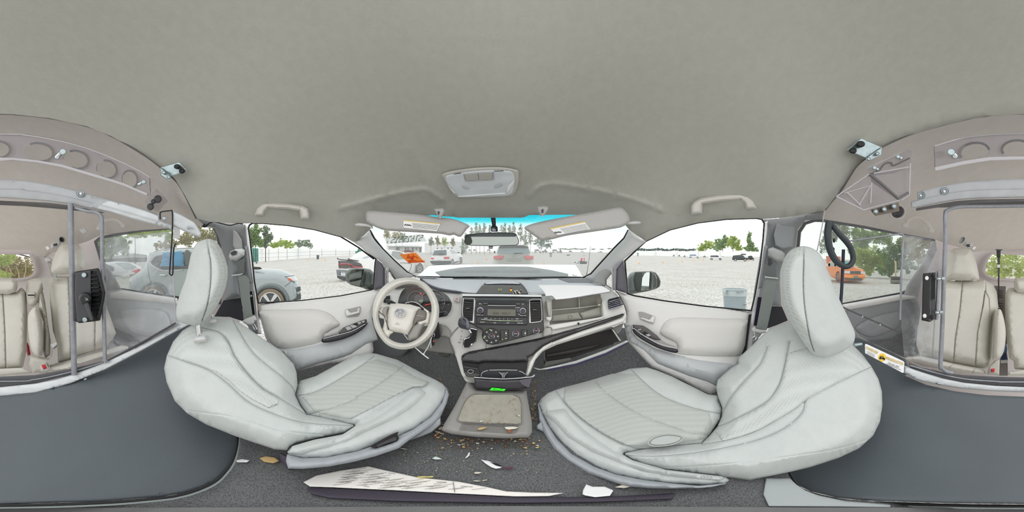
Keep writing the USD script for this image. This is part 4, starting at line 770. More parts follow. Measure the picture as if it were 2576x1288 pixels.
t.add('woven_face', slab(hw, surf(hout, hd, .10, 30, .004), .02, step=5), WOV, 'woven front face of the headrest', parent=h, smooth=60)
t.add('headrest_post', bar(S('C', '303,1020 307,1080 311,1135'), 2.64, 6.2, smooth=False), CHROME); t.add('headrest_post', bar(S('C', '415,960 412,990'), 2.7, 4.2, smooth=False), CHROME)
t.add('post_collar', slab(rnd(S('C', '268,1142 285,1122 355,1112 374,1135 366,1164 300,1175 264,1168'), 2.5), 2.58, .05, .03, 7), TRIM); t.add('post_collar', slab(rnd(S('i', '182,1152 215,1122 268,1125 285,1150 268,1168 205,1170'), 2), 2.66, .05, .02, 6), TRIM)
cdep = [(924, 887, 2.96), (853, 914, 2.9), (749, 969, 2.78), (742, 993, 2.74), (1000, 905, 2.95), (1068, 942, 2.9), (1124, 977, 2.86), (1057, 1085, 2.64), (895, 1070, 2.6), (775, 1044, 2.66), (722, 1145, 2.46), (820, 1156, 2.46), (950, 1127, 2.54), (930, 980, 2.78)]
cout = rnd(np.array([(749, 969), (755, 958), (794, 946), (853, 914), (897, 892), (924, 887), (948, 890), (1000, 905), (1068, 942), (1095, 955), (1113, 965), (1124, 977), (1127, 994), (1113, 1018), (1085, 1051), (1040, 1083), (980, 1110), (900, 1138), (820, 1155), (760, 1156), (735, 1150), (722, 1138), (730, 1125), (790, 1108), (870, 1090), (895, 1070), (812, 1053), (773, 1044), (755, 1020), (742, 993)], float), 3)
c1 = crv(np.vstack([S('D', '890,545 1000,520 1150,440 1280,360 1375,292')]), False); c2 = crv(np.vstack([S('D', '945,668 1100,625 1250,570'), S('E', '0,905 120,840 250,750 325,688')]), False); c3 = crv(np.vstack([S('D', '1255,732'), [(950, 1030), (1000, 1000), (1040, 972)], S('E', '460,842 520,795 560,762')]), False)
c = t.add('cushion', slab(cout, cdep, .1, .07, 26, grooves=[(c1, 3.2, .010), (c2, 3.2, .010), (c3, 5, .016)], step=10, back=.93), FAB, smooth=60)
for s_ in (c1, c2): seam(t, s_[::3], surf(cout, cdep, .07, 26, -.006), c)
t.add('woven_insert', slab(np.vstack([[(760, 1000)], c1[4:-3:4], [(950, 903), (1000, 920), (1040, 945)], c3[-8::-4][:4], [(985, 1000), (930, 1030), (880, 1055), (830, 1046), (790, 1035)]]), surf(cout, cdep, .07, 26, .003), .02, step=7, grooves=[(c1, 3.2, .010), (c2, 3.2, .010)]), WOVF, parent=c, smooth=60)
bol = rnd(np.array([(1043, 974), (1058, 975), (1074, 984), (1074, 992), (1053, 1015), (1032, 1033), (987, 1060), (935, 1084), (880, 1108), (820, 1130), (760, 1144), (726, 1140), (735, 1122), (790, 1106), (860, 1094), (895, 1071), (945, 1048), (1000, 1010)], float), 3)
t.add('side_bolster', slab(bol, offs(cdep, .05), .06, .055, 18, step=8), FAB, smooth=60)
mat('old_stain', (186, 187, 182), .95)
sk = np.array([(1124, 975), (1130, 992), (1124, 1015), (1108, 1050), (1080, 1075), (1030, 1107), (1003, 1128), (944, 1148), (885, 1163), (826, 1174), (760, 1180), (725, 1179), (719, 1160), (722, 1143), (760, 1153), (820, 1151), (900, 1135), (980, 1107), (1040, 1080), (1085, 1048), (1112, 1013)], float)
SLOT = S('O', '1252,214 1330,170 1440,112 1500,86 1490,115 1503,142 1490,166 1430,190 1300,231')
k = t.add('side_shield', slab(sk, offs(cdep, .045), .05, .03, 12, step=7), SHIELD, 'bluish grey plastic side shield', smooth=60)
t.add('lever_recess', slab(SLOT, offs(cdep, .082), .02), mat('recess_black', (28, 22, 24), .5), parent=k)
t.add('lever', slab(rnd(S('O', '1310,205 1400,160 1470,130 1490,145 1480,165 1400,190 1320,222'), 1.5), offs(cdep, .09), .02, .006, 3), DARKP, parent=k)
t.add('floor_foot', slab(np.array([(1070, 1078), (1108, 1050), (1109, 1068), (1085, 1088), (1060, 1098), (1030, 1108)], float), 2.66, .06, .01, 4), SHIELD)
t.add('rear_foot', slab(S('O', '480,265 590,310 760,345 660,395 560,410 500,340'), 2.5, .06, .01, 5), mat('plum_plastic', (78, 70, 86), .5))
t.done()
t = thing('driver_belt', "grey seat belt running down the left pillar behind the driver's chair", 'seat belt')
t.add('webbing', slab(S('i', '500,655 590,655 632,700 640,900 672,1130 570,1145 560,1000 540,890 520,740'), 2.94, .006), mat('grey_belt', (140, 146, 142), .85, bump=.3, bscale=300))
t.add('upper_webbing', slab(S('i', '490,510 575,470 580,620 555,650 512,670'), 2.96, .006), mat('dark_belt', (112, 116, 116), .85))
t.add('webbing_edge', slab(S('i', '440,650 530,640 560,632 560,642 530,654 442,662'), 2.93, .01), TRIM)
t.add('buckle_plate', slab(rnd(S('i', '550,1150 590,1125 680,1090 700,1095 712,1140 690,1150 680,1180 640,1195 600,1190'), 2), 2.90, .03, .012, 5), TRIM)
t.add('tongue', slab(S('i', '600,1195 650,1180 690,1180 720,1240 690,1255 670,1230 660,1215'), 2.91, .01, .003, 3, holes=[S('i', '675,1205 690,1200 705,1235 692,1240')]), CHROME)
t.done()
# ---- front passenger's chair
t = thing('passenger_chair', "front passenger's pale grey cloth chair with a water stain on its cushion", 'seat')
bdep = [(1805, 975, 2.76), (1817, 1045, 2.7), (1765, 1116, 2.6), (1567, 1140, 2.58), (1864, 1208, 2.46), (2144, 1138, 2.48), (2219, 1020, 2.6), (1978, 810, 2.82), (2150, 880, 2.74), (1896, 865, 2.8), (1980, 1020, 2.62), (2060, 900, 2.72)]
bout = rnd(np.vstack([S('L', '1480,100 1430,130 1370,180 1330,220 1320,270 1335,340 1365,420 1360,480 1330,550 1270,620 1215,675 1000,695 800,715 650,745 720,795 800,830 960,865 1150,890 1300,905 1420,920 1560,940 1700,910 1850,880 2000,845 2200,780 2350,710 2450,620 2500,520 2518,400 2515,300 2490,210 2440,120 2380,40'), [(2150, 872), (2120, 840), (2060, 815), (2000, 806), (1978, 810), (1938, 826), (1917, 843), (1896, 865), (1858, 900)]]), 3)
s1 = crv(S('L', '1690,-20 1640,100 1540,210 1430,340 1372,440'), False); s2 = crv(S('L', '1850,-60 1800,180 1760,280 1680,380 1500,480 1345,548'), False)
s3 = crv(S('L', '2438,125 2250,210 2000,340 1880,430 1780,490 1600,590 1400,650 1215,680'), False); s4 = crv(S('L', '1960,375 1940,450 1850,540 1700,620 1500,680 1200,735 900,765 665,760'), False); s5 = crv(S('L', '2430,640 2200,710 1900,760 1600,800 1300,830 1000,845 830,830'), False)
b = t.add('backrest', slab(bout, bdep, .10, .11, 46, grooves=[(s1, 3.6, .016), (s2, 3.6, .014), (s3, 3.4, .011), (s4, 3.4, .011), (s5, 2.4, .005)], step=11, back=.9), FAB, smooth=60)
for s_ in (s1, s2, s3, s4, s5): seam(t, s_[::3], surf(bout, bdep, .11, 46, -.008), b)
ins = np.vstack([s2[2:-2:3], [(1800, 1085)], s3[-6:2:-4], [(2192, 922), (2185, 912), (2150, 885), (2120, 850)]])
t.add('woven_insert', slab(ins, surf(bout, bdep, .11, 46, .004), .02, step=7, grooves=[(s2, 3.6, .014), (s3, 3.4, .011)]), WOV, 'coarser woven shoulder panel', parent=b, smooth=60)
hout = crv(S('K', '5,420 15,370 40,300 80,250 130,228 175,222 230,235 275,265 310,315 340,400 385,510 440,630 490,730 530,820 535,860 520,910 470,950 400,985 330,1005 285,1000 245,985 200,940 150,870 100,790 60,720 30,640 10,540'), True, 4)
hs = crv(S('K', '170,228 168,350 165,480 172,620 190,750 215,880 252,985'), False)
h = t.add('headrest', slab(hout, 2.56, .12, .10, 34, grooves=[(hs, 2.5, .014)], step=8, back=.9), FAB, smooth=60)
t.add('woven_face', slab(np.vstack([hs[1:-1:2], S('K', '205,932 155,862 106,782 66,712 37,632 17,540 12,425 22,378 46,308 85,258 132,236')]), surf(hout, 2.56, .10, 34, .004), .02, step=5), WOV, 'woven front face of the headrest', parent=h, smooth=60)
cdep = [(1626, 924, 2.96), (1353, 1020, 2.86), (1480, 965, 2.94), (1800, 992, 2.8), (1817, 1030, 2.74), (1480, 1177, 2.6), (1690, 1220, 2.46), (1830, 1212, 2.46), (1765, 1116, 2.62), (1567, 1140, 2.6), (1600, 1030, 2.76)]
cout = rnd(S('L', '160,290 220,270 400,225 550,185 700,135 820,125 900,150 1000,190 1130,255 1260,320 1330,330 1340,350 1365,420 1350,500 1270,620 1215,680 1000,695 800,715 640,748 720,795 800,830 1000,870 1200,893 1390,915 1420,940 1380,968 1250,975 1000,965 800,945 600,905 450,850 300,770 200,680 110,560 60,460 38,390 60,350 110,310'), 3)
c1 = crv(S('L', '705,138 780,210 870,290 980,355 1130,410 1250,440 1350,460'), False); c2 = crv(S('L', '445,222 520,300 640,390 760,460 880,510 1020,560 1150,600 1270,615'), False); c3 = crv(S('L', '165,292 210,350 300,450 400,530 520,610 660,680 775,718'), False)
c = t.add('cushion', slab(cout, cdep, .1, .07, 26, grooves=[(c1, 3.2, .010), (c2, 3.2, .010), (c3, 5, .016)], step=10, back=.93), FAB, smooth=60)
for s_ in (c1, c2, c3): seam(t, s_[::3], surf(cout, cdep, .07, 26, -.006), c)
t.add('woven_insert', slab(np.vstack([c1[3:-3:4], [(1795, 1075), (1770, 1105), (1700, 1117), (1630, 1125)], c3[-6:3:-4], [(1420, 975), (1480, 958), (1540, 940)]]), surf(cout, cdep, .07, 26, .003), .02, step=7, grooves=[(c1, 3.2, .010), (c2, 3.2, .010)]), WOVF, parent=c, smooth=60)
bol = rnd(S('L', '95,430 230,412 250,425 280,470 380,570 500,660 640,750 720,795 960,865 1390,915 1350,940 1100,920 850,885 600,815 420,745 250,640 150,530 95,470'), 3)
t.add('side_bolster', slab(bol, offs(cdep, .05), .06, .055, 18, step=8), FAB, smooth=60)
o, hs_ = band(crv(S('L', '830,670 870,630 960,608 1050,615 1085,635 1040,670 960,690 870,692'), True, 4), 2.2, True)
t.add('stain', slab(o, offs(cdep, .082), .004, holes=hs_), _mats['old_stain'], 'ring of a dried water stain', parent=c); t.add('stain', slab(cs('L', '850,668 880,640 960,620 1040,625 1065,638 1030,662 960,680 880,682', 4), offs(cdep, .079), .004), mat('damp_grey', (188, 194, 191), .95), parent=c)
sk = S('L', '38,385 45,500 80,600 150,710 250,800 400,890 600,960 700,985 850,998 1000,1000 1200,996 1290,988 1400,965 1380,962 1200,980 1000,962 800,938 600,898 440,840 280,750 170,640 100,530 58,440')
t.add('side_shield', slab(sk, offs(cdep, .045), .05, .03, 10, step=7), SHIELD, 'bluish grey plastic side shield', smooth=60)
t.add('floor_foot', slab(S('L', '28,545 62,515 90,600 60,585 30,570'), 2.72, .06, .01, 4), SHIELD)
t.done()
t = thing('passenger_belt', "grey seat belt running down the right pillar behind the passenger's chair", 'seat belt')
t.add('webbing', slab(S('j', '160,600 240,612 255,625 220,800 165,1055 75,1045 110,850 140,680'), 2.94, .006), _mats['grey_belt']); t.add('upper_webbing', slab(S('j', '175,480 220,470 240,470 250,600 160,595 145,580'), 2.96, .006), _mats['dark_belt'])
t.add('webbing_edge', slab(S('j', '150,592 200,600 262,606 262,616 200,610 150,604'), 2.925, .01), TRIM)
t.add('buckle_plate', slab(rnd(S('j', '36,1045 60,1015 75,1040 155,1058 180,1045 170,1065 120,1085 50,1070'), 2), 2.90, .03, .012, 4), TRIM); t.add('tongue', slab(S('j', '55,1068 125,1085 75,1140 40,1150 35,1120 60,1100'), 2.91, .01, .003, 3, holes=[S('j', '48,1125 72,1112 66,1132 50,1140')]), CHROME)
t.done()
# ================================================================ DASHBOARD
PADT = mat('dash_top_soft', (222, 225, 229), .6, spec=.3, bump=.15, bscale=260)
PADD = mat('dash_top_edge', (70, 72, 84), .5, spec=.3)
DASHL = mat('dash_light_vinyl', (230, 229, 224), .5, spec=.35, bump=.1, bscale=260)
DASHG = mat('dash_grey', (120, 119, 115), .6)
DASHD = mat('dash_dark', (74, 74, 75), .55, bump=.1, bscale=260)
STACK = mat('stack_dark_grey', (70, 69, 69), .45, spec=.4)
GLOSS = mat('gloss_wood_dark', (52, 50, 51), .16, spec=.5, coat=.4, var=.25, vscale=22, detail=6)
PIT = mat('pit_black', (22, 21, 23), .6)
SILV = mat('silver_plastic', (214, 214, 214), .3, metal=.25)
WHITEP = mat('white_print', (226, 226, 222), .5)
GREENL = mat('green_light', (170, 255, 60), .5, emit=.8); REDL = mat('red_light', (255, 60, 40), .5, emit=1.0); AMBL = mat('amber_light', (255, 150, 30), .5, emit=.9); GREENT = mat('green_text', (180, 190, 110), .5, emit=.35)
dd = lambda x, y: 3.34 - .30 * np.clip((y - 700) / 60., 0, 1) - .08 * np.clip((y - 760) / 110., 0, 1) - .06 * np.clip((y - 870) / 90., 0, 1)
def dz(o): return lambda x, y: dd(x, y) - o
t = thing('dashboard', 'pale grey dashboard with radio, open glove compartments and gear lever panel', 'dashboard')
main = np.array([(950, 770), (965, 735), (985, 718), (1010, 711), (1040, 706), (1075, 712), (1110, 727), (1160, 735), (1365, 741), (1480, 733), (1537, 726), (1553, 742), (1563, 760), (1575, 785), (1574, 800), (1560, 815), (1480, 843), (1400, 868), (1365, 884), (1347, 905), (1335, 935), (1318, 957), (1180, 966), (1170, 958), (1160, 940), (1148, 900), (1136, 872), (1120, 852), (1080, 842), (1000, 812), (955, 800)], float)
BIN = rnd(S('l', '345,235 830,195 1195,140 1240,230 1275,540 1190,565 900,610 600,655 310,695 300,640 340,600 345,450'), 2)
t.add('main_panel', slab(main, dd, .05, .012, 6, holes=[BIN], step=10), DASHL)
top = np.vstack([[(1042, 695), (1120, 700), (1288, 702), (1466, 699)], S('G', '770,125 900,158 960,190 940,215'), [(1480, 738), (1365, 741), (1330, 738), (1197, 738.5), (1160, 735)], S('N', '1200,272 1100,262 1000,245 900,212 830,178 740,115')])
tp = t.add('top_pad', slab(top, dz(.03), .06, .02, 6, step=7), PADT, 'blue-grey soft top pad')
t.add('pad_edge', slab(S('N', '740,108 835,178 905,212 1000,245 1100,262 1290,285 1290,305 1100,284 990,266 900,236 825,205 730,130'), dz(.05), .03, .006, 2), PADD, parent=tp)
t.add('defroster_slot', slab(S('c', '750,1208 1400,1212 2100,1218 2450,1235 2300,1240 2050,1228 1400,1222 760,1220'), lambda x, y: dd(x, y) - .05, .01), BLACKP, parent=tp)
t.add('speaker_panel', slab(S('d', '460,1003 960,1003 1085,1072 1000,1078 640,1076'), dz(.055), .01, .002, 2), mat('speaker_grey', (150, 153, 158), .7), parent=tp)
t.add('speaker_panel', slab(S('c', '50,1175 500,1190 400,1222 120,1210'), dz(.055), .01, .002, 2), _mats['speaker_grey'], parent=tp)
# instrument cluster
cl = t.add('instrument_cluster', slab(crv(S('N', '446,450 448,380 480,300 535,243 620,228 740,234 900,262 1000,285 1100,340 1152,420 1160,480 1140,550 1090,600 1000,600 880,560 700,520 560,470'), True, 4), dz(.04), .02, .004, 4), mat('cluster_black', (44, 42, 42), .3))
t.add('hood_shadow_gap', slab(S('N', '385,240 480,192 600,178 700,190 735,215 640,208 520,222 440,240'), dz(.045), .02), mat('hood_grey', (96, 94, 92), .6), parent=cl)
def arc(cx, cy, rx, ry, a0, a1, w, n=20):
    a = np.radians(np.linspace(a0, a1, n)); return band(np.stack([cx + rx * np.cos(a), cy + ry * np.sin(a)], 1), w)[0]
DIAL = mat('dial_print', (150, 150, 150), .5); g1, g2 = S('N', '675,395')[0], S('N', '905,430')[0]
for (cx, cy), r, a0, a1 in ((g1, 20, 150, 330), (g2, 30, 180, 400)):
    t.add('gauge_ring', slab(arc(cx, cy, r, r, a0, a1, 1.0), dz(.05), .006), DIAL, parent=cl)
    tk = [slab(band(np.array([(cx + .82 * r * math.cos(a), cy + .82 * r * math.sin(a)), (cx + .94 * r * math.cos(a), cy + .94 * r * math.sin(a))]), .7)[0], dz(.05), .004) for a in np.radians(np.linspace(a0 + 8, a1 - 8, 11))]
    t.add('gauge_ticks', join(*tk), DIAL, parent=cl)
t.add('gauge_face', slab(ell(g1[0] + 8, g1[1], 12, 13), dz(.052), .004), mat('gauge_grey', (92, 90, 90), .4), parent=cl); t.add('odometer', slab(S('N', '722,395 768,393 770,432 724,434'), dz(.056), .004), mat('lcd_pale', (150, 150, 128), .4), parent=cl)
t.add('needle', slab(S('N', '798,468 872,448 874,454 800,474'), dz(.06), .003), REDL, parent=cl); t.add('warning_light', slab(ell(*S('N', '740,313')[0], 1.9, 1.9), dz(.058), .004), REDL, parent=cl); t.add('warning_light', slab(ell(*S('N', '788,318')[0], .9, .9), dz(.058), .004), REDL, parent=cl)
for k, (x, y) in enumerate(((1010, 372), (1022, 415), (985, 345), (948, 330), (1030, 455), (1100, 410), (1110, 470))): t.add('dial_number', text(str((60, 80, 40, 20, 100, 'F', 'E')[k]), S('N', f'{x},{y}')[0], 3.2, dz(.058), relief=.001), DIAL, parent=cl)
v = t.add('air_vent', slab(S('N', '238,405 285,352 325,333 331,380 305,430 240,438'), dz(.04), .02), PIT)
for k in range(4): t.add('vent_slat', bar(S('N', f'{246+k*4},{425-k*22} {310+k*5},{400-k*18}'), dz(.05), 1.0, smooth=False, n=6), DARKP, parent=v)
t.add('knee_panel', slab(rnd(S('N', '690,770 1000,722 1090,750 1150,815 1152,870 1135,920 1160,1010 1195,1130 1000,1112 820,1085 690,1045'), 2), dz(.03), .03, .01, 6), DASHG, 'dark grey lower knee panel'); t.add('knee_pad', slab(rnd(S('N', '1000,722 1090,750 1148,815 1152,870 1130,915 1060,890 1010,885'), 2), dz(.045), .02, .012, 6), mat('knee_pad_grey', (168, 166, 160), .55))
t.add('steering_column', slab(rnd(S('N', '905,880 945,800 985,660 1000,860 1018,890 985,922 930,925'), 1.5), dz(.12), .06, .02, 5), BLACKP)
hz = t.add('hazard_button', slab(rnd(S('M', '58,260 128,268 126,305 118,336 55,312'), 1.6), dz(.045), .02, .004, 2), mat('hazard_pale', (196, 190, 186), .45)); o, hs_ = band(S('M', '90,278 104,306 76,304'), .8, True); t.add('hazard_triangle', slab(o, dz(.052), .003, holes=hs_), mat('hazard_red', (214, 96, 92), .5), parent=hz)
# clock display hood
dh = t.add('display_hood', slab(S('M', '320,233 375,158 430,102 520,78 640,72 760,76 850,100 885,128 925,180 950,238 640,236'), dz(.075), .05, .012, 5), DARKP)
t.add('hood_top', slab(S('M', '430,104 520,78 640,72 760,76 850,104 840,116 640,112 440,118'), dz(.095), .02, .004, 2), PADT, parent=dh)
t.add('display_glass', slab(S('M', '388,136 420,128 866,134 890,165 935,232 640,232 335,230'), dz(.092), .01), mat('display_olive', (64, 66, 58), .2, spec=.5), parent=dh)
t.add('clock_digits', text('303', S('M', '582,196')[0], 5.0, dz(.10), width=10.5, relief=.001), GREENT, parent=dh)
t.add('seat_belt_light', slab(S('M', '740,152 750,170 730,170'), dz(.10), .003), mat('dim_red', (150, 40, 36), .5, emit=.15), parent=dh); t.add('airbag_light', slab(rnd(S('M', '728,180 756,180 752,192 748,202 736,202 732,192'), .5), dz(.10), .003), AMBL, parent=dh)
t.add('crumbs', join(*[slab(ell(*S('M', f'{x},{y}')[0], r, r * .7, 30), dz(.105), .01, .004, 1) for x, y, r in ((790, 205, 3), (815, 198, 2.6), (840, 218, 3.6), (800, 225, 2.4), (770, 232, 1.6), (858, 190, 1.6), (850, 232, 1.8))]), mat('pale_crumb', (206, 196, 186), .8), parent=dh, kind='stuff')
t.add('lit_ledge', slab(S('M', '157,236 640,238 1108,246 1112,272 640,264 158,262'), dz(.095), .04, .006, 3), mat('ledge_silver', (244, 244, 244), .35), 'silver ledge above the radio')
# centre stack
st = t.add('centre_stack', slab(rnd(S('M', '156,262 640,268 1112,272 1126,430 1140,660 1118,700 1000,725 600,832 520,846 450,838 405,790 390,735 400,690 385,660 330,640 300,610 150,565 148,430'), 3), dz(.075), .04, .008, 4, step=6), STACK, 'dark grey centre stack')
def vent(outline, frame, y0, y1, xl, xr, tilt, knob):
    v = t.add('air_vent', slab(frame, dz(.09), .02, .004, 2, holes=[outline]), SILV); t.add('vent_box', slab(outline, dz(.082), .01), PIT, parent=v)
    for k in range(9):
        y = y0 + (y1 - y0) * (k + .5) / 9; a = (xl[0] + (xl[1] - xl[0]) * k / 8, y); b = (xr[0] + (xr[1] - xr[0]) * k / 8, y + tilt)
        t.add('vent_slat', bar(S('M', f'{a[0]},{a[1]} {b[0]},{b[1]}'), dz(.092), 1.35, smooth=False, n=6, flat=1.6), mat('vent_slat', (58, 56, 54), .4), parent=v)
    t.add('vent_tab', slab(rnd(S('M', f'{knob[0]-26},{knob[1]-8} {knob[0]+24},{knob[1]-6} {knob[0]+27},{knob[1]+6} {knob[0]-20},{knob[1]+8}'), .6), dz(.105), .02, .004, 1.5), mat('tab_grey', (120, 118, 116), .35), parent=v)
vent(S('M', '176,290 296,294 290,420 278,556 240,560 172,520 164,440'), S('M', '164,282 304,286 316,330 306,440 300,590 270,585 240,566 160,520 152,440'), 290, 555, (178, 168), (290, 274), 9, (222, 410))
vent(S('M', '968,316 1000,302 1094,302 1106,430 1108,540 1088,562 982,574'), S('M', '960,308 1000,294 1102,294 1116,430 1118,548 1094,574 970,588 958,580'), 302, 570, (970, 982), (1090, 1104), -6, (1026, 424))
ra = t.add('radio', slab(rnd(S('M', '338,294 640,298 928,304 932,440 938,604 640,608 325,592 330,440'), 1), dz(.085), .03, .004, 2), mat('radio_face', (62, 62, 63), .4), 'car radio')
t.add('fascia', slab(S('M', '332,384 640,388 925,392 934,514 640,512 326,504'), dz(.09), .01), mat('radio_gloss', (26, 25, 28), .2, coat=.3), parent=ra); t.add('disc_slot', slab(S('M', '462,350 805,356 803,372 465,370'), dz(.09), .01), PIT, parent=ra); t.add('slot_lip', bar(S('M', '462,374 640,376 800,376'), dz(.095), .9, n=6), SILV, parent=ra)
t.add('display_screen', slab(S('M', '464,417 798,422 796,502 458,496'), dz(.094), .008), mat('lcd_olive', (112, 110, 98), .3), parent=ra); t.add('display_text', text('CH5   106.7', S('M', '523,475')[0], 4.0, dz(.099), 1, width=43, relief=.001), mat('lcd_ink', (74, 72, 66), .5), parent=ra)
for x, y in ((373, 432), (883, 440)):
    k = t.add('radio_knob', slab(ell(*S('M', f'{x},{y}')[0], 8, 8), dz(.10), .03, .006, 2.5), SILV, parent=ra); t.add('knob_cap', slab(ell(*S('M', f'{x},{y+3}')[0], 6.2, 6.2), dz(.122), .02, .004, 2), mat('knob_plum', (70, 66, 76), .4), parent=ra)
for x0, x1, y in ((405, 462, 342), (800, 855, 347)): t.add('disc_button', slab(box2(*S('M', f'{x0},{y}')[0], *S('M', f'{x1},{y+20}')[0], .8), dz(.094), .012, .003, 1), mat('button_grey', (92, 92, 92), .35), parent=ra)
for s_, x, y, w in (('SCAN', 418, 533, 8), ('1', 497, 536, 0), ('2', 545, 538, 0), ('3', 596, 540, 0), ('4', 646, 541, 0), ('5', 697, 542, 0), ('6', 748, 543, 0), ('TEXT', 798, 539, 7.5), ('AM·SAT', 373, 579, 11), ('FM1', 533, 588, 6), ('FM2', 687, 590, 6.5), ('DISC·AUX', 820, 591, 14), ('POWER VOL', 330, 492, 16.5), ('TUNE·FILE', 792, 407, 12), ('PUSH', 826, 486, 5), ('AUDIO CTRL', 846, 499, 16)):
    t.add('print', text(s_, S('M', f'{x},{y}')[0], 2.3, dz(.0985), 1, width=w or None, bold=True, relief=.001), WHITEP, parent=ra)
for s_, x, y in (('SEEK', 356, 352), ('TRACK', 354, 362), ('TYPE', 870, 358), ('CAT', 872, 368), ('SAT', 812, 430), ('PTY', 812, 446)): t.add('print', text(s_, S('M', f'{x},{y}')[0], 1.7, dz(.0985), 1, relief=.001), WHITEP, parent=ra)
t.add('silver_line', bar(S('M', '385,540 420,545 640,556 850,560 880,556'), dz(.096), .9, n=6), SILV, parent=ra); t.add('green_tick', join(*[slab(box2(x, y, x + 5, y + .9), dz(.100), .003) for x, y in (S('M', '478,548')[0], S('M', '600,554')[0], S('M', '700,556')[0], S('M', '800,557')[0])]), GREENL, parent=ra)
for k in range(8):
    x0 = 412 + k * 52 + (26 if k else 0) - 6; x1 = x0 + (72 if k in (0, 7) else 48)
    if k == 7: x0, x1 = 776, 850
    t.add('preset_button', slab(box2(*S('M', f'{x0},{513+k*1.2}')[0], *S('M', f'{min(x1-4,848)},{543+k*1.2}')[0], .6), dz(.091), .008, .002, 1), mat('button_dark', (70, 70, 71), .4), parent=ra)
for k in range(4): t.add('band_button', slab(box2(*S('M', f'{334+k*152},{568+k*3}')[0], *S('M', f'{478+k*152},{592+k*3}')[0], .6), dz(.091), .008, .002, 1), _mats['button_dark'], parent=ra)
for pth in (S('M', '340,310 640,314 926,318'), S('M', '328,508 640,514 934,517'), S('M', '326,592 640,606 938,604')): t.add('trim_line', bar(pth, dz(.091), .4, n=5), PIT, parent=ra)
# climate controls
cc = S('M', '507,745')[0]
ck = t.add('climate_dial', slab(ell(*cc, 22.5, 20.5, 0, 44), dz(.09), .02, .004, 2), mat('dial_dark', (56, 55, 55), .4), 'ring of climate buttons')
for k in range(8):
    a = math.radians(22.5 + 45 * k); p_ = np.array([(cc[0] + r * math.cos(a), cc[1] + r * .91 * math.sin(a)) for r in (10.5, 21.5)]); t.add('divider', bar(p_, dz(.095), .35, smooth=False, n=5), PIT, parent=ck)
    a = math.radians(45 * k); q_ = (cc[0] + 16.3 * math.cos(a), cc[1] + 15 * math.sin(a)); t.add('icon', slab(np.array([(-2, -1), (0, -1.6), (.5, -.4), (2, -1), (1.6, .9), (-.6, 1.4), (-1.6, .8)]) + q_, dz(.0955), .003), WHITEP, parent=ck)
def knob(x, y, r, word):
    k = t.add('climate_knob', slab(ell(*S('M', f'{x},{y}')[0], r, r * .93, 0, 36), dz(.11), .04, .006, 2.5), CHROME); c_ = S('M', f'{x},{y}')[0]
    t.add('knob_face', slab(ell(*c_, r * .78, r * .74, 0, 32), dz(.122), .02, .003, 2), mat('knob_dark', (50, 50, 56), .35), parent=k); t.add('red_arc', slab(arc(*c_, r * .55, r * .55, -75, 15, 1.1), dz(.128), .003), mat('arc_red', (214, 80, 84), .5), parent=k); t.add('blue_arc', slab(arc(*c_, r * .55, r * .55, -200, -100, .8), dz(.128), .003), mat('arc_blue', (120, 140, 180), .5), parent=k)
    t.add('print', text(word, c_ + [0, 1.4], 2.2, dz(.128), relief=.001, centre=True), WHITEP, parent=k)
knob(507, 740, 9.4, 'A/C'); knob(797, 711, 9.8, 'REAR'); knob(1043, 676, 9.2, 'PASS')
for x0, y0, x1, y1, ic in ((612, 662, 714, 785, 683), (862, 662, 940, 740, 913)):
    q = t.add('fan_panel', slab(rnd(S('M', f'{x0},{y0} {x1},{y0+6} {x1-4},{y1} {x0+4},{y1+8}'), .8), dz(.088), .015, .003, 1.5), _mats['dial_dark'])
    t.add('arrow', slab(S('M', f'{ic-9},688 {ic},678 {ic+9},688 {ic},683'), dz(.093), .003), WHITEP, parent=q); t.add('arrow', slab(S('M', f'{ic-9},728 {ic},738 {ic+9},728 {ic},733'), dz(.093), .003), WHITEP, parent=q); t.add('icon', slab(box2(*S('M', f'{ic-8},698')[0], *S('M', f'{ic+8},718')[0], .5), dz(.093), .003), WHITEP, parent=q)
    for k in range(4): t.add('fan_dot', slab(box2(*S('M', f'{x0+26},{680+k*18}')[0], *S('M', f'{x0+34},{683+k*18}')[0]), dz(.093), .002), DIAL, parent=q)
t.add('print', text('OFF', S('M', '668,778')[0], 2.4, dz(.094), bold=True, relief=.001), WHITEP)
for x, y in ((490, 665), (418, 757), (640, 782)): t.add('indicator', slab(ell(*S('M', f'{x},{y}')[0], 1.3, .9), dz(.10), .003), GREENL)
t.add('print', text('AUTO', S('M', '411,776')[0], 2.0, dz(.0955), relief=.001, width=6), WHITEP)
# gear gate
gp = t.add('gear_gate', slab(rnd(S('M', '246,634 335,652 340,705 326,805 288,838 244,886 172,886 160,880 168,775 236,728 258,728'), 1), dz(.075), .02, .006, 2), CHROME, 'chrome edged stepped gear gate')
t.add('gate_slot', slab(S('M', '262,654 332,668 333,705 320,800 286,830 262,832 258,858 236,878 178,878 172,835 184,782 240,765 262,742 270,732'), dz(.084), .01), PIT, parent=gp)
for s_, x, y in (('P', 148, 694), ('R', 140, 756), ('N', 131, 790), ('D', 108, 826), ('S', 124, 828)): t.add('gear_letter', text(s_, S('M', f'{x},{y}')[0], 3.6, dz(.075), bold=True, relief=.001), INK)
t.add('seam_line', bar(S('M', '110,630 50,690 0,745'), dz(.016), .5, n=5), DASHG); t.add('seam_line', bar(S('M', '440,840 441,890'), dz(.016), .5, smooth=False, n=5), DASHG); t.add('seam_line', bar(S('N', '1255,768 1200,830 1150,895'), dz(.016), .5, n=5), DASHG)
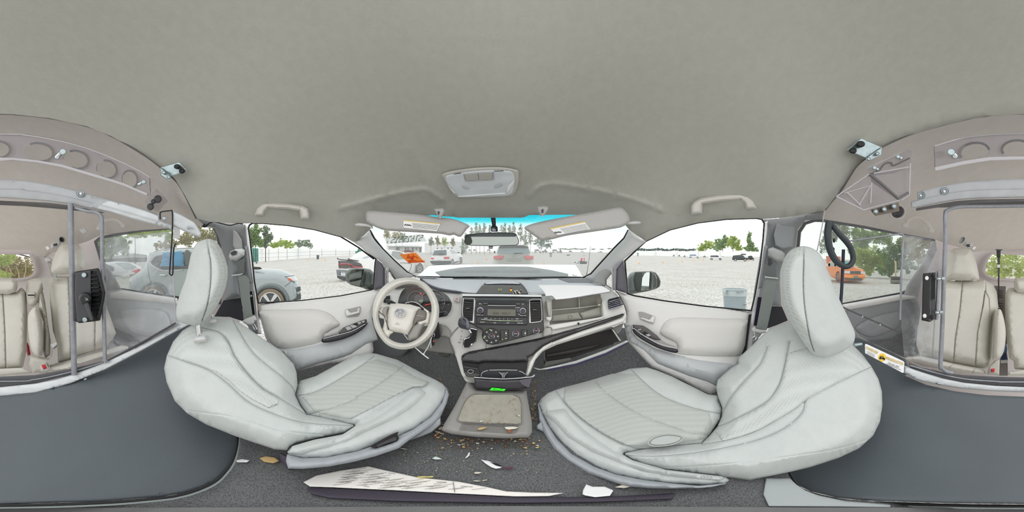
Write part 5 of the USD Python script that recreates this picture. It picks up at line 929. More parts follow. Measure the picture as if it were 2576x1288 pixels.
# gloss trim and lower storage
GT = np.vstack([S('o', '205,290 215,240 270,195 400,140 820,62 1200,-4'), S('l', '0,958 190,916 350,872 600,800 900,721 1200,619 1500,530 1625,488 1640,505 1632,525 1550,565 1200,690 900,795 700,865 500,940 350,1005 180,1090 80,1170 0,1250'), S('o', '1862,300 1880,385 1480,410 1100,408 760,405 640,440 225,395 205,340')])
t.add('gloss_trim', slab(GT, dz(.05), .03, .012, 8, step=3.5), GLOSS, 'dark glossy trim sweeping to the right')
t.add('trim_highlight', bar(S('l', '800,745 1100,648 1350,570 1600,486'), dz(.066), .8), SILV)
lb = t.add('lower_bay', slab(S('o', '215,395 640,445 760,408 1100,412 1480,414 1860,388 1840,560 1800,720 1740,760 1250,800 700,790 560,780 330,760 270,660'), dz(.035), .02), mat('bay_black', (40, 39, 40), .5), 'dark storage bay behind the cup holder')
t.add('pocket', slab(S('o', '238,398 625,450 612,572 262,515'), dz(.045), .01), PIT, parent=lb); t.add('pocket_lip', bar(S('o', '262,518 430,548 612,575'), dz(.05), .7, n=6), DASHG, parent=lb)
t.add('socket_panel', slab(S('o', '258,520 640,585 670,690 560,685 300,650'), dz(.042), .012), BLACKP, parent=lb); o, hs_ = band(ell(*S('o', '435,640')[0], 7, 4.3), 1.3, True); t.add('power_socket', slab(o, dz(.055), .012, .002, 1, holes=hs_), SILV, parent=lb)
t.add('coin_tray', slab(S('o', '260,655 340,660 670,700 660,750 520,770 350,750'), dz(.045), .02), mat('coin_grey', (84, 83, 80), .6), parent=lb)
t.add('bay_floor', slab(S('o', '290,760 345,790 520,800 520,870 430,865 330,820 270,780'), dz(.045), .02), mat('bay_rim_olive', (140, 138, 128), .6), parent=lb)
rib = rnd(S('G', '95,1065 130,930 190,840 270,770 360,723 356,757 285,800 220,850 175,930 115,1070'), 1)
t.add('trim_rib', slab(rib, dz(.06), .03, .012, 4), DASHL, 'pale curved rib beside the storage bay'); t.add('glove_beam', slab(rnd(S('l', '350,1008 600,912 900,802 1300,680 1600,568 1640,520 1660,462 1688,500 1686,560 1645,648 1500,702 1200,792 900,892 600,992 342,1070'), 1.5), dz(.06), .04, .02, 6), DASHL, 'pale rounded beam over the lower glove box')
bt = t.add('blank_button', slab(rnd(S('l', '190,768 202,755 312,740 332,762 348,872 186,918'), 1.2), dz(.03), .02, .005, 3), mat('blank_grey', (190, 188, 182), .5))
# upper glove compartment
ub = t.add('upper_compartment', slab(BIN, lambda x, y: 3.16 + 0 * x, .02), mat('bin_olive', (200, 198, 188), .65), 'open upper glove compartment')
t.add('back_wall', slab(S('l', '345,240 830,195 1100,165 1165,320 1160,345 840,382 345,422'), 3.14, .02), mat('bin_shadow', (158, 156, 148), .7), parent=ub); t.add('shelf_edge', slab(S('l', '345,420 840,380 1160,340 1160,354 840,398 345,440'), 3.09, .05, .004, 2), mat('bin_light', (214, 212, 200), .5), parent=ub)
t.add('divider', slab(S('l', '828,200 840,198 848,384 834,384'), 3.11, .03), _mats['bin_light'], parent=ub); t.add('inner_pocket', slab(S('l', '345,522 600,490 825,465 905,600 340,645'), 3.12, .03, .01, 5), mat('bin_mid', (190, 187, 176), .65), parent=ub)
o, hs_ = band(ell(*S('l', '675,555')[0], 4.6, 4.2), .6, True); t.add('round_mark', slab(o, 3.105, .004, holes=hs_), _mats['bin_shadow'], parent=ub)
t.add('side_scoop', slab(S('l', '840,480 1000,430 1230,360 1270,540 910,605'), 3.11, .04, .015, 8), _mats['bin_mid'], parent=ub); t.add('right_arm', slab(S('l', '1200,140 1225,150 1215,320 1180,330 1130,200'), 3.05, .03), mat('arm_olive', (128, 122, 108), .6), parent=ub); t.add('arm_foot', slab(rnd(S('l', '1165,330 1215,318 1230,345 1175,358'), 1), 3.04, .03, .01, 2), _mats['bin_light'], parent=ub)
t.add('front_lip', slab(S('l', '240,720 310,700 600,658 900,612 1275,545 1290,590 1100,628 600,745 360,790 330,745'), dz(.03), .03, .008, 4), DASHL, parent=ub); t.add('latch_slot', slab(S('l', '805,655 835,652 845,692 815,698'), dz(.045), .01), PIT, parent=ub)
t.add('left_arm', slab(S('l', '238,190 295,195 345,240 335,420 322,540 275,540 250,380'), dz(.06), .04, .01, 4), mat('arm_grey', (176, 174, 166), .5), parent=ub); t.add('arm_gap', slab(S('l', '215,300 240,260 285,535 268,535'), dz(.055), .02), _mats['arm_olive'], parent=ub)
t.add('arm_block', slab(rnd(S('l', '235,545 330,540 348,550 335,600 320,625 290,632 235,600'), 1.5), dz(.05), .04, .012, 4), DASHL, parent=ub)
LID = np.vstack([S('d', '105,1122 400,1118 800,1122 1240,1140 1300,1165 1392,1220'), S('l', '1400,78 1380,100 900,178 650,218 415,240 362,182 332,174 236,182 215,120 170,55 110,6')])
q = t.add('compartment_lid', slab(LID, lambda x, y: 2.97 + .0022 * (745 - y), .03, .006, 3, step=6), mat('lid_white', (252, 252, 252), .5), 'raised white lid of the upper glove compartment'); t.add('lid_edge', bar(S('l', '236,183 335,175 364,184 415,243 650,222 900,182 1380,104'), 2.97, 1.0, smooth=False), mat('lid_edge_grey', (150, 150, 160), .5), parent=q)
# right vent
v = t.add('air_vent', slab(rnd(S('l', '1350,262 1372,232 1550,188 1572,184 1638,330 1600,345 1365,418'), 1.2), dz(.035), .02), PIT)
for k in range(5): t.add('vent_slat', slab(S('l', f'{1360+k*2},{278+k*32} {1545+k*14},{222+k*28} {1550+k*14},{238+k*28} {1362+k*2},{296+k*32}'), dz(.05), .02, .003, 1.5), mat('slat_violet', (150, 150, 166), .4), parent=v)
t.add('vent_side', slab(S('l', '1538,196 1572,188 1636,325 1598,336'), dz(.05), .02, .003, 2), DASHG, parent=v); t.add('vent_tab', slab(cs('l', '1400,285 1450,278 1490,290 1470,318 1420,318', 4), dz(.065), .02, .006, 2), DARKP, parent=v)
# lower glove box
gb = t.add('lower_glove_box', slab(S('G', '272,790 360,758 600,692 960,592 1000,600 1060,715 985,745 540,892 290,975 275,940'), lambda x, y: 3.06 + 0 * x, .04), mat('box_black', (50, 47, 46), .6), 'open lower glove box')
t.add('inner_ridge', slab(S('G', '300,855 600,795 860,745 760,790 560,840 300,880'), 3.04, .02, .004, 3), mat('box_ridge', (70, 66, 62), .6), parent=gb)
t.add('frame_edge', bar(S('G', '276,800 282,900 296,930 420,912 545,890'), 3.03, 1.6, smooth=False), DASHG, parent=gb); t.add('front_tray', slab(S('G', '290,935 545,892 555,905 400,945 280,975'), 3.02, .02), DASHG, parent=gb)
t.add('strut', slab(S('G', '958,594 982,602 1060,715 1042,722'), 2.96, .02, .004, 2), mat('strut_grey', (190, 190, 184), .5), parent=gb); t.add('tray_corner', slab(S('G', '985,735 1045,715 1055,725 1000,760 975,770'), 2.98, .02), DASHG, parent=gb)
q = t.add('glove_box_door', slab(S('G', '165,985 230,1000 400,965 600,915 900,805 1115,708 1135,722 900,838 600,945 300,1005 215,1012'), 2.9, .05, .015, 4), mat('door_lip_grey', (206, 210, 208), .45), 'pale lip of the lowered glove box door', parent=gb)
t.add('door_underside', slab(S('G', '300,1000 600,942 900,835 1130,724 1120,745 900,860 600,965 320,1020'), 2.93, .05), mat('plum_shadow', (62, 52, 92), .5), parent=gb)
t.add('kick_panel', slab(rnd(S('l', '1440,745 1620,665 1640,650 1600,780 1530,870'), 1.5), dz(.01), .03), mat('kick_grey', (120, 120, 118), .6))
# cup holder drawer
cu = t.add('cup_drawer', slab(rnd(S('o', '525,795 900,820 1250,838 1600,820 1980,780 1960,860 1890,1040 1700,1092 1300,1112 900,1105 545,1072'), 1.5), 2.78, .06, .015, 5), mat('drawer_gloss', (47, 45, 50), .2, coat=.4, spec=.5), 'open cup holder drawer')
t.add('silver_edge', slab(rnd(S('o', '518,770 900,798 1250,812 1600,795 1960,762 2030,708 2046,730 1990,788 1600,826 1250,842 900,826 525,802'), .8), 2.765, .03, .006, 2), mat('edge_silver', (226, 226, 230), .25, metal=.3), parent=cu)
t.add('drawer_side', slab(S('o', '1640,850 1960,800 1890,1035 1840,1030 1720,960'), 2.762, .01), mat('drawer_side', (96, 92, 102), .3), parent=cu)
t.add('cup_well', slab(crv(S('o', '690,780 700,700 760,645 900,605 1250,598 1600,605 1720,650 1795,715 1790,770 1250,806 900,796'), True, 4), 2.84, .03), mat('well_grey', (58, 60, 64), .4), parent=cu)
for s_ in ('700,770 705,700 760,645 870,612', '1640,630 1720,655 1795,710', '1145,660 1210,715 1235,800', '1360,660 1300,710 1265,800', '900,604 1250,600 1600,606'): t.add('cup_ring', bar(S('o', s_), 2.82, .9, n=6), SILV, parent=cu)
t.add('cup_divider', slab(S('o', '1180,668 1320,664 1275,720 1275,800 1215,800 1215,720'), 2.825, .02, .004, 2), mat('divider_grey', (132, 132, 132), .4), parent=cu)
q = t.add('note', slab(S('o', '900,1110 970,1040 1315,1078 1270,1124'), 2.755, .003), mat('fluorescent_green_glow', (60, 248, 48), .6, emit=.12), 'fluorescent green sticker on the drawer', parent=cu); t.add('handwriting', join(*[bar(S('o', s_), 2.752, .5, n=5, smooth=False) for s_ in ('1010,1060 1040,1062', '1000,1085 1030,1080 1060,1090', '1080,1075 1090,1100', '1120,1105 1150,1102', '1180,1095 1215,1070 1230,1095')]), mat('ink_green', (20, 110, 24), .6), parent=cu)  # the green sheet gets a faint added glow, though no lamp
t.done()
# ================================================================ STEERING WHEEL and controls
WHL = mat('wheel_grey', (222, 219, 211), .5, spec=.35, bump=.15, bscale=320)
WHG = mat('wheel_silver_grey', (150, 147, 142), .4, spec=.4)
t = thing('steering_wheel', 'pale grey steering wheel with chrome emblem and silver grey spokes', 'steering wheel')
out = crv(S('N', '92,560 105,450 145,340 215,240 310,165 430,112 570,97 690,118 800,170 890,260 955,370 988,480 992,580 975,700 925,820 850,920 750,1000 640,1050 500,1070 380,1050 280,1000 190,900 125,780 97,660'), True, 4)
inn = crv(S('N', '226,440 290,330 400,240 520,192 640,186 740,222 830,320 880,440 890,530 872,640 845,740 790,840 700,925 570,985 430,978 320,925 240,830 190,720 172,600'), True, 4)
wd = lambda x, y: 2.80 - .0006 * (y - 700)
t.add('rim', slab(out, wd, .02, .05, 9, holes=[inn], step=4), WHL, smooth=60)
hub = t.add('hub', slab(rnd(S('N', '320,462 450,447 600,460 720,495 757,512 705,565 650,740 570,877 480,847 380,832 318,812 292,740 284,640 288,540'), 3), lambda x, y: wd(x, y) + .01, .06, .035, 14, step=4), WHL, 'airbag cover', smooth=60)
ec = S('N', '463,572')[0]; em = lambda x, y: wd(x, y) - .032
t.add('emblem_plate', slab(ell(*ec, 14, 11.6, 0, 40), em, .01, .002, 2), mat('emblem_plate', (190, 190, 186), .3, metal=.4), parent=hub)
for rx, ry, w, dx, dy in ((13, 10.6, 2.0, 0, 0), (4.3, 9.4, 1.7, 0, .6), (8.4, 4.2, 1.7, 0, -3.9)):
    o, hs_ = band(ell(ec[0] + dx, ec[1] + dy, rx, ry, 0, 40), w, True); t.add('emblem_ring', slab(o, lambda x, y: em(x, y) - .008, .01, .003, 1, holes=hs_, step=2), CHROME, parent=hub)
t.add('embossed_text', text('SRS', S('N', '412,715')[0], 2.6, lambda x, y: wd(x, y) - .024, 6, relief=.002), mat('emboss', (186, 184, 178), .5), parent=hub); t.add('embossed_text', text('AIRBAG', S('N', '390,732')[0], 2.6, lambda x, y: wd(x, y) - .024, 6, relief=.002), _mats['emboss'], parent=hub)
t.add('spoke', slab(rnd(S('N', '168,548 215,492 312,474 288,545 282,640 290,690 268,680 240,620 185,585'), 2), wd, .04, .02, 6), WHL); t.add('spoke', slab(rnd(S('N', '235,600 275,680 298,800 385,832 330,870 310,915 255,880 225,800 250,700'), 2), wd, .04, .02, 6), WHL)
t.add('spoke', slab(rnd(S('N', '745,497 850,545 870,600 850,722 800,718 720,760 690,690 800,660 815,570'), 2), wd, .04, .02, 6), WHL); t.add('spoke', slab(rnd(S('N', '640,755 700,695 790,700 800,720 760,790 700,920 580,955 568,880 600,830'), 2), lambda x, y: wd(x, y) + .005, .04, .02, 7), WHG)
t.add('spoke_insert', slab(rnd(S('N', '715,508 818,568 815,655 790,672 705,692 640,752 655,640 692,570'), 2), lambda x, y: wd(x, y) - .012, .03, .01, 5), mat('insert_brown_grey', (118, 112, 106), .4), 'dark right spoke insert'); t.add('insert_line', bar(S('N', '690,612 780,622'), lambda x, y: wd(x, y) - .026, .5, smooth=False, n=5), SILV)
t.add('spoke_insert', slab(rnd(S('N', '205,545 235,505 310,480 288,548 280,600 270,650 225,590'), 2), lambda x, y: wd(x, y) - .015, .03, .008, 4), WHG); t.add('spoke_edge', bar(S('N', '172,550 235,605 268,660 272,690'), lambda x, y: wd(x, y) - .02, .7), mat('edge_dark', (90, 88, 86), .5))
t.done()
def stalk(name, label, body, tip, d):
    t = thing(name, label, 'stalk'); t.add('lever', slab(body, d, .05, .02, 4), BLACKP); t.add('switch_tip', slab(tip, d - .03, .05, .02, 4), DARKP); t.done()
stalk('light_stalk', 'black light stalk left of the steering wheel hub', S('N', '300,395 350,405 412,440 400,450 345,448 300,430'), rnd(S('N', '270,395 305,388 345,410 335,460 300,462 275,430'), 1.5), 2.88)
stalk('wiper_stalk', 'black wiper stalk right of the steering wheel rim', S('N', '970,565 1060,552 1065,625 985,638'), rnd(S('N', '1045,552 1085,548 1112,580 1105,610 1080,622 1048,626'), 2), 2.88)
ZIP = mat('white_nylon', (236, 234, 230), .4)
t = thing('cable_tie', 'white cable tie looped through the steering wheel and hanging below it', 'cable tie')
t.add('upper_loop', bar(S('N', '535,442 620,425 700,445 770,500 832,545'), 2.9, 1.1), ZIP); t.add('strand', bar(S('N', '514,855 540,895 572,935'), 2.9, 1.3), ZIP)
t.add('tail', bar(S('N', '668,1042 775,1135 850,1192'), 2.72, 1.4), ZIP); t.add('strand', bar(S('N', '775,1135 830,1055 868,970 890,905'), 2.72, 1.1), ZIP); t.add('lock', slab(rnd(S('N', '765,1125 790,1122 795,1142 772,1148'), .8), 2.71, .02), ZIP); t.done()
t = thing('car_key', 'black key fob hanging from the ignition right of the wheel', 'key')
t.add('fob', slab(rnd(S('N', '890,905 918,892 932,960 926,1012 898,1022 884,965'), 2), 2.74, .02, .008, 3), BLACKP); t.add('fob_light', slab(ell(*S('N', '918,955')[0], 1.6, 2.2), 2.728, .004), mat('fob_red', (230, 90, 70), .4)); t.add('blade', slab(S('N', '872,925 888,930 886,1050 876,1048 870,1000'), 2.735, .006), STEEL)
o, hs_ = band(ell(*S('N', '915,878')[0], 3, 4.6, 20), 1.1, True); t.add('ring', slab(o, 2.75, .006, holes=hs_), CHROME); t.done()
t = thing('gear_lever', 'dark leather gear lever knob rising from the gear gate', 'gear lever')
kd = 2.79
t.add('knob', slab(crv(S('M', '106,575 122,530 165,510 210,530 242,580 252,630 240,668 190,662 135,645 110,615'), True, 4), kd, .06, .05, 10, step=3), mat('gear_leather', (74, 76, 82), .4), smooth=60); t.add('knob_face', slab(crv(S('M', '172,522 212,535 240,580 250,630 240,662 205,640 190,600 196,560'), True, 4), kd - .042, .03, .012, 5), mat('gear_face', (112, 116, 122), .35))
t.add('shaft', bar(S('M', '238,655 262,705'), 2.82, 2.4, smooth=False), CHROME); t.add('boot', bar(S('M', '250,680 272,722'), 2.84, [3.0, 4.0], smooth=False), BLACKP); t.done()
t = thing('brake_pedal', 'ribbed brake pedal in the dark footwell below the steering wheel', 'pedal')
t.add('pad', slab(rnd(S('N', '988,1108 1150,1118 1130,1172 1000,1162'), 2), 3.02, .03, .006, 3), DARKP)
for k in range(3): t.add('rib', bar(S('N', f'1000,{1122+k*14} 1040,{1130+k*14} 1080,{1122+k*14} 1130,{1134+k*14}'), 3.01, .8, n=6), DASHG)
t.done()
# centre console on the floor
CONS = mat('console_grey', (152, 150, 146), .65, bump=.15, bscale=200); CONSM = mat('console_mat', (166, 163, 150), .8, var=.06, vscale=30, bump=.15, bscale=160)
t = thing('floor_console', 'grey floor console tray dusted with crumbs between the seats', 'console')
kdp = [(1170, 955, 2.86), (1325, 975, 2.86), (1115, 1090, 2.60), (1336, 1100, 2.60), (1288, 1103, 2.58), (1230, 1040, 2.70)]
t.add('body', slab(rnd(S('H', '548,175 640,238 652,262 1075,268 1092,370 1122,530 1124,625 1095,668 900,674 650,662 450,638 368,610 385,560 480,400 545,270 578,205'), 5), kdp, .12, .04, 14, step=7), CONS)
t.add('tray_mat', slab(rnd(S('H', '640,302 960,302 1018,330 1036,385 1036,545 1000,552 760,547 520,530 498,512 560,370 600,322'), 4), offs(kdp, .042), .01, .002, 3), CONSM, 'olive tray mat'); o, hs_ = band(rnd(S('H', '640,298 960,298 1022,328 1040,385 1040,550 1000,556 760,551 516,534 494,514 556,368 598,318'), 4), 1.6, True); t.add('tray_rim', slab(o, offs(kdp, .05), .015, .003, 1.5, holes=hs_), CONS)
t.add('front_pocket', slab(rnd(S('H', '540,546 1012,572 1000,622 958,634 512,606'), 2), offs(kdp, .042), .01), mat('pocket_grey', (128, 126, 122), .7)); t.add('pocket_lip', bar(S('H', '545,546 780,562 1012,572'), offs(kdp, .05), .9), DASHG)
t.done()
# ================================================================ ROOF FITTINGS AND MIRRORS
cf = lambda o: (lambda x, y: ceiling_face(x, y) - o)
t = thing('dome_light', 'overhead map light with clear lens and two grey push switches', 'lamp')
t.add('bezel', slab(crv(S('m', '135,345 330,255 700,190 1100,140 1500,122 1900,125 2200,165 2370,215 2400,290 2390,560 2330,780 2240,935 2050,990 1600,1015 1100,1028 700,1028 520,970 420,850 300,660 200,480'), True, 4), cf(.02), .03, .012, 6), mat('bezel_grey', (186, 184, 178), .5))
t.add('lens', slab(crv(S('m', '240,420 330,355 600,310 1100,240 1600,215 2050,230 2210,280 2265,370 2280,520 2250,720 2200,880 2040,960 1600,985 1100,1000 700,1000 560,930 400,730 280,560'), True, 4), cf(.036), .02, .006, 5), mat('lens_pale', (208, 214, 218), .12, spec=.6, coat=.5, var=.07, vscale=9), 'clear pale lens')
for s_ in ('800,330 1190,290 1225,515 870,540 820,470', '1205,288 1600,270 1635,310 1620,500 1235,512'): t.add('switch', slab(rnd(S('m', s_), 1.5), cf(.05), .02, .003, 2), mat('switch_grey', (172, 171, 165), .5))
t.add('switch_frame', bar(S('m', '775,320 820,500 870,555 1200,545 1600,520 1650,480 1650,260'), cf(.05), .8), CHROME); t.add('upper_gap', bar(S('m', '480,325 700,300'), cf(.045), .8, smooth=False), BLACKP); t.add('upper_gap', bar(S('m', '1680,240 1950,232'), cf(.045), .8, smooth=False), BLACKP)
t.add('inner_bulb', slab(ell(*S('m', '830,720')[0], 10, 4, 20), cf(.045), .006, .002, 3), mat('lens_shadow', (186, 192, 195), .3)); t.add('inner_bulb', slab(ell(*S('m', '1800,670')[0], 12, 5, -20), cf(.045), .006, .002, 3), _mats['lens_shadow'])
t.add('lens_edge', slab(S('m', '2280,480 2200,560 2080,700 2050,910 2150,760 2260,590'), cf(.045), .006, .002, 2), WHITE); t.add('lens_edge', slab(S('m', '290,600 400,740 560,915 480,880 380,760'), cf(.045), .006, .002, 1.5), WHITE); t.add('lens_lip', bar(S('m', '620,985 900,975 1400,935 2000,900'), cf(.045), 1.2), mat('lens_lip', (232, 236, 238), .2)); t.done()
VIS = mat('visor_grey', (182, 180, 177), .85, spec=.15, bump=.2, bscale=240); LAB = mat('label_white', (236, 236, 234), .5); YEL = mat('label_yellow', (226, 196, 96), .5)
def visor(label, out, lab, strip, ink, lines, arm):
    t = thing('sun_visor', label, 'sun visor')
    vd = lambda x, y: 2.895 - .0003 * (y - 560)
    t.add('visor_board', slab(crv(out, True, 5), vd, .05, .03, 8), VIS)
    q = t.add('warning_label', slab(lab, lambda x, y: vd(x, y) - .034, .004), LAB, 'white warning label with yellow band'); t.add('yellow_band', slab(strip, lambda x, y: vd(x, y) - .036, .004), YEL, parent=q)
    t.add('pictogram', join(*[slab(ell(x, y, 1.5, 1.1), lambda a, b: vd(a, b) - .037, .003) for x, y in ink]), INK, parent=q)
    for l_ in lines: t.add('print_line', bar(l_, lambda x, y: vd(x, y) - .036, .3, smooth=False, n=5), GREYT, parent=q)
    t.add('hinge_arm', bar(arm, 2.94, [4, 3.5, 3, 2.4]), TRIM); t.add('hinge_cover', slab(ell(arm[0][0], arm[0][1], 14, 4.2), 2.95, .03, .012, 4), TRIM)
    t.done()
visor("driver's grey sun visor folded down left of the mirror", S('F', '72,430 110,420 300,432 500,450 640,470 760,482 850,512 905,542 882,570 845,620 820,630 780,614 740,619 660,605 440,592 240,580 160,558 100,528 72,505 65,465'), S('F', '370,497 670,523 640,585 370,556'), S('F', '370,494 672,522 669,527 370,500'),
      [tuple(p_) for p_ in S('F', '380,535 388,530 396,537 404,532 412,537 420,534 428,540')], [S('F', f'{440+k},{520+k*7} {655-k*3},{538+k*7}') for k in range(6)], S('F', '20,532 90,540 120,560 60,572')[[0, 1, 2]])
visor("passenger's grey sun visor tilted down right of the mirror", S('F', '1350,563 1372,540 1480,508 1700,465 1900,430 2080,395 2140,396 2185,440 2205,488 2190,520 2150,545 2100,560 1900,590 1700,620 1575,650 1540,650 1490,663 1450,638 1385,592'), S('F', '1556,566 1838,508 1883,570 1620,616'), S('F', '1553,562 1838,505 1841,511 1557,569'),
      [tuple(p_) for p_ in S('F', '1596,597 1604,592 1612,598 1620,593 1628,590 1636,594 1644,592')], [S('F', f'{1640+k*9},{566+k*8} {1846+k*5},{528+k*8}') for k in range(6)], S('F', '2250,516 2180,520 2140,540'))
for lab, s1_, s2_ in (("left visor clip under the roof lining", '610,402 690,398 706,420 682,470 655,476 626,422', '645,425 662,422 660,450 650,452'), ("right visor clip under the roof lining", '1455,384 1540,380 1546,410 1510,458 1482,462 1460,420', '1488,408 1506,406 1502,438 1488,438')):
    t = thing('visor_clip', 'grey ' + lab, 'clip'); t.add('body', slab(rnd(S('F', s1_), 2), 2.82, .05, .015, 4), TRIMD); t.add('slot', slab(rnd(S('F', s2_), 1), 2.80, .02), DARKP); t.add('tip', slab(ell(*(S('F', s1_)[4] * .5 + S('F', s1_)[3] * .5), 3, 2), 2.81, .03, .01, 2), TRIM); t.done()
MIRR = mat('mirror_glass', (206, 212, 210), .03, metal=1.); MIRTINT = mat('reflection_tint_glass', (158, 164, 158), .04, metal=1.)  # second tint is darkened to imitate the dim cabin it should reflect
t = thing('rear_view_mirror', 'black framed rear view mirror hanging in the windscreen', 'mirror')
md = lambda x, y: 3.0 + 0 * x
t.add('housing', slab(rnd(S('c', '965,520 985,395 1020,376 1300,347 1600,335 1900,345 1965,372 2015,500 2005,562 1960,585 1500,600 1100,592 1000,570'), 3), md, .05, .012, 4), mat('mirror_frame', (70, 76, 78), .4))
MG = rnd(S('c', '978,515 998,402 1030,386 1300,358 1600,346 1895,356 1955,380 2002,502 1992,555 1950,575 1500,588 1105,580 1008,560'), 3)
mp = P(MG[:, 0], MG[:, 1], 2.982)
def tilted_mirror(outline, d, rx, rz):
    """A flat mirror plate, turned about its own middle."""
    v, f = slab(outline, d, .004); c = v.mean(0); R = trimesh.transformations.euler_matrix(math.radians(rx), 0, math.radians(rz))[:3, :3]; return (v - c) @ R.T + c, f
t.add('mirror_glass', slab(MG, lambda x, y: 2.984 - .0009 * (y - 600), .004), MIRTINT)
t.add('tab', slab(rnd(S('c', '1432,598 1522,600 1506,656 1435,652'), 1), 3.02, .02, .005, 2), mat('tab_pale', (170, 174, 172), .5))
t.add('stem', slab(S('c', '1475,60 1565,60 1572,200 1540,240 1490,240 1498,200'), 3.1, .04, .012, 4), BLACKP); t.add('ball_joint', slab(rnd(S('c', '1475,240 1500,200 1565,200 1606,240 1612,325 1480,325'), 2), 3.05, .05, .02, 5), BLACKP); t.add('mount_plate', slab(S('c', '1490,270 1530,255 1580,290 1570,322 1500,322'), 3.02, .02, .006, 3), mat('joint_grey', (150, 154, 160), .35)); t.done()
def roof_handle(label, out, seams, r=4):
    t = thing('grab_handle', label, 'grab handle'); t.add('handle_bar', slab(rnd(out, 2), 2.86, .06, .03, 7, step=4), mat('handle_grey', (200, 196, 189), .5, bump=.1, bscale=260), smooth=60)
    for s_ in seams: t.add('joint_line', bar(s_, 2.835, .4, smooth=False, n=5), DASHG)
    t.done()
roof_handle("pale roof grab handle above the driver door", S('C', '736,186 748,132 790,95 832,88 1000,100 1110,116 1150,138 1162,180 1156,222 1094,218 1090,188 1082,156 1000,143 840,136 817,160 802,196 740,195'), [S('C', '838,92 842,135'), S('C', '1090,116 1084,155')])
roof_handle("pale roof grab handle above the passenger door", S('I', '500,280 498,220 520,188 565,163 700,140 845,127 900,134 945,178 968,242 890,243 876,200 848,178 700,188 580,206 575,272'), [S('I', '562,166 580,205'), S('I', '846,130 850,177')])
t = thing('door_mirror', 'black door mirror outside the driver window', 'door mirror')
t.add('housing', slab(rnd(S('b', '300,900 320,850 380,800 500,790 660,795 770,812 838,880 835,1000 820,1200 700,1205 620,1168 400,1112 310,1050'), 5), 3.45, .2, .05, 10), mat('mirror_shell', (88, 96, 92), .4)); t.add('bezel', slab(rnd(S('b', '360,870 400,815 500,798 650,806 685,870 682,985 650,1130 615,1160 480,1125 380,1090 350,980'), 4), 3.40, .04, .012, 4), mat('mirror_bezel', (60, 68, 64), .4))
t.add('mirror_glass', tilted_mirror(rnd(S('b', '372,880 405,825 500,808 645,815 670,870 670,980 640,1110 612,1150 485,1115 390,1080 362,980'), 3), 3.375, 8, 26), mat('dark_reflection_glass', (150, 156, 154), .05, metal=1.)); t.add('arm', slab(S('b', '690,1080 830,1100 815,1200 740,1200 670,1150'), 3.42, .05, .015, 5), BLACKP); t.done()  # glass tinted dark in place of a dark reflection
t = thing('door_mirror', 'black door mirror outside the passenger window', 'door mirror')
t.add('housing', slab(rnd(S('e', '95,780 140,712 200,690 430,684 500,700 545,758 573,830 560,900 510,932 380,970 180,1006 110,1000 92,900'), 4), 3.45, .2, .05, 10), mat('mirror_shell_grey', (120, 128, 126), .4)); t.add('bezel', slab(rnd(S('e', '188,800 206,695 430,688 500,705 545,765 568,830 555,895 512,925 380,962 230,978 200,890'), 3), 3.40, .04, .012, 4), _mats['mirror_bezel'])
t.add('mirror_glass', tilted_mirror(rnd(S('e', '200,800 216,704 430,696 485,718 515,775 522,880 500,918 380,950 240,966 212,880'), 3), 3.375, -3, -34), MIRR)
t.add('etched_text', text('OBJECTS IN MIRROR ARE', S('e', '290,922')[0], 1.6, 3.35, -3, width=23, relief=.0005), GREYT); t.add('etched_text', text('CLOSER THAN THEY APPEAR', S('e', '282,938')[0], 1.6, 3.35, -3, width=26, relief=.0005), GREYT); t.done()
# stickers on the windscreen (written to be read from outside)
sw = lambda o: (lambda x, y: wsf(x, y) - o)
t = thing('lot_number_sticker', 'number 57625515X written mirrored on the windscreen glass', 'sticker')
t.add('film', slab(S('b', '1035,215 1760,142 1850,285 1095,335'), sw(.008), .002), glass('sticker_film', (.96, .98, .97), dust=.3, ior=1.1)); t.add('lettering', text('57625515', S('b', '1725,275')[0], 14.5, sw(.011), -4, mirror=True, width=77, relief=.001, shear=.7), mat('olive_ink', (96, 112, 98), .6)); t.add('lettering', text('X', S('b', '1105,318')[0], 6, sw(.011), -3.5, mirror=True, relief=.001, shear=.3), _mats['olive_ink'])
t.done()
t = thing('hazard_sticker', 'orange biohazard sticker seen mirrored on the windscreen', 'sticker')
ORG = mat('sticker_orange_glow', (255, 150, 64), .6, emit=.12); RDI = mat('sticker_red', (226, 74, 34), .6)  # orange sheet emits a little light of its own, added for brightness
t.add('sheet', slab(S('b', '1322,535 1635,497 1810,682 1500,697'), sw(.008), .002), ORG); t.add('lettering', text('BIOHAZARD', S('b', '1805,684')[0], 4.6, sw(.011), -2, mirror=True, bold=True, width=42, relief=.001), RDI)
bc = S('b', '1560,598')[0]; rings_ = []
for k in range(3):
    a = math.radians(-90 + 120 * k); c_ = (bc[0] + 6.6 * math.cos(a) + 2.5 * math.sin(a), bc[1] + 3.9 * math.sin(a)); aa = np.degrees(a)
    rings_.append(slab(arc(c_[0], c_[1], 7.6, 5.2, aa - 0 + 28, aa + 332, 1.8, 26), sw(.011), .002))
o, hs_ = band(ell(bc[0], bc[1], 4.2, 3.0), 1.1, True); rings_.append(slab(o, sw(.0115), .002, holes=hs_)); t.add('symbol', join(*rings_), RDI); t.done()
obj('windscreen_clip', slab(S('R', '1206,698 1216,696 1240,699 1215,700'), 3.36, .01), BLACKP, 'small black wiper tip at the foot of the windscreen', 'wiper')
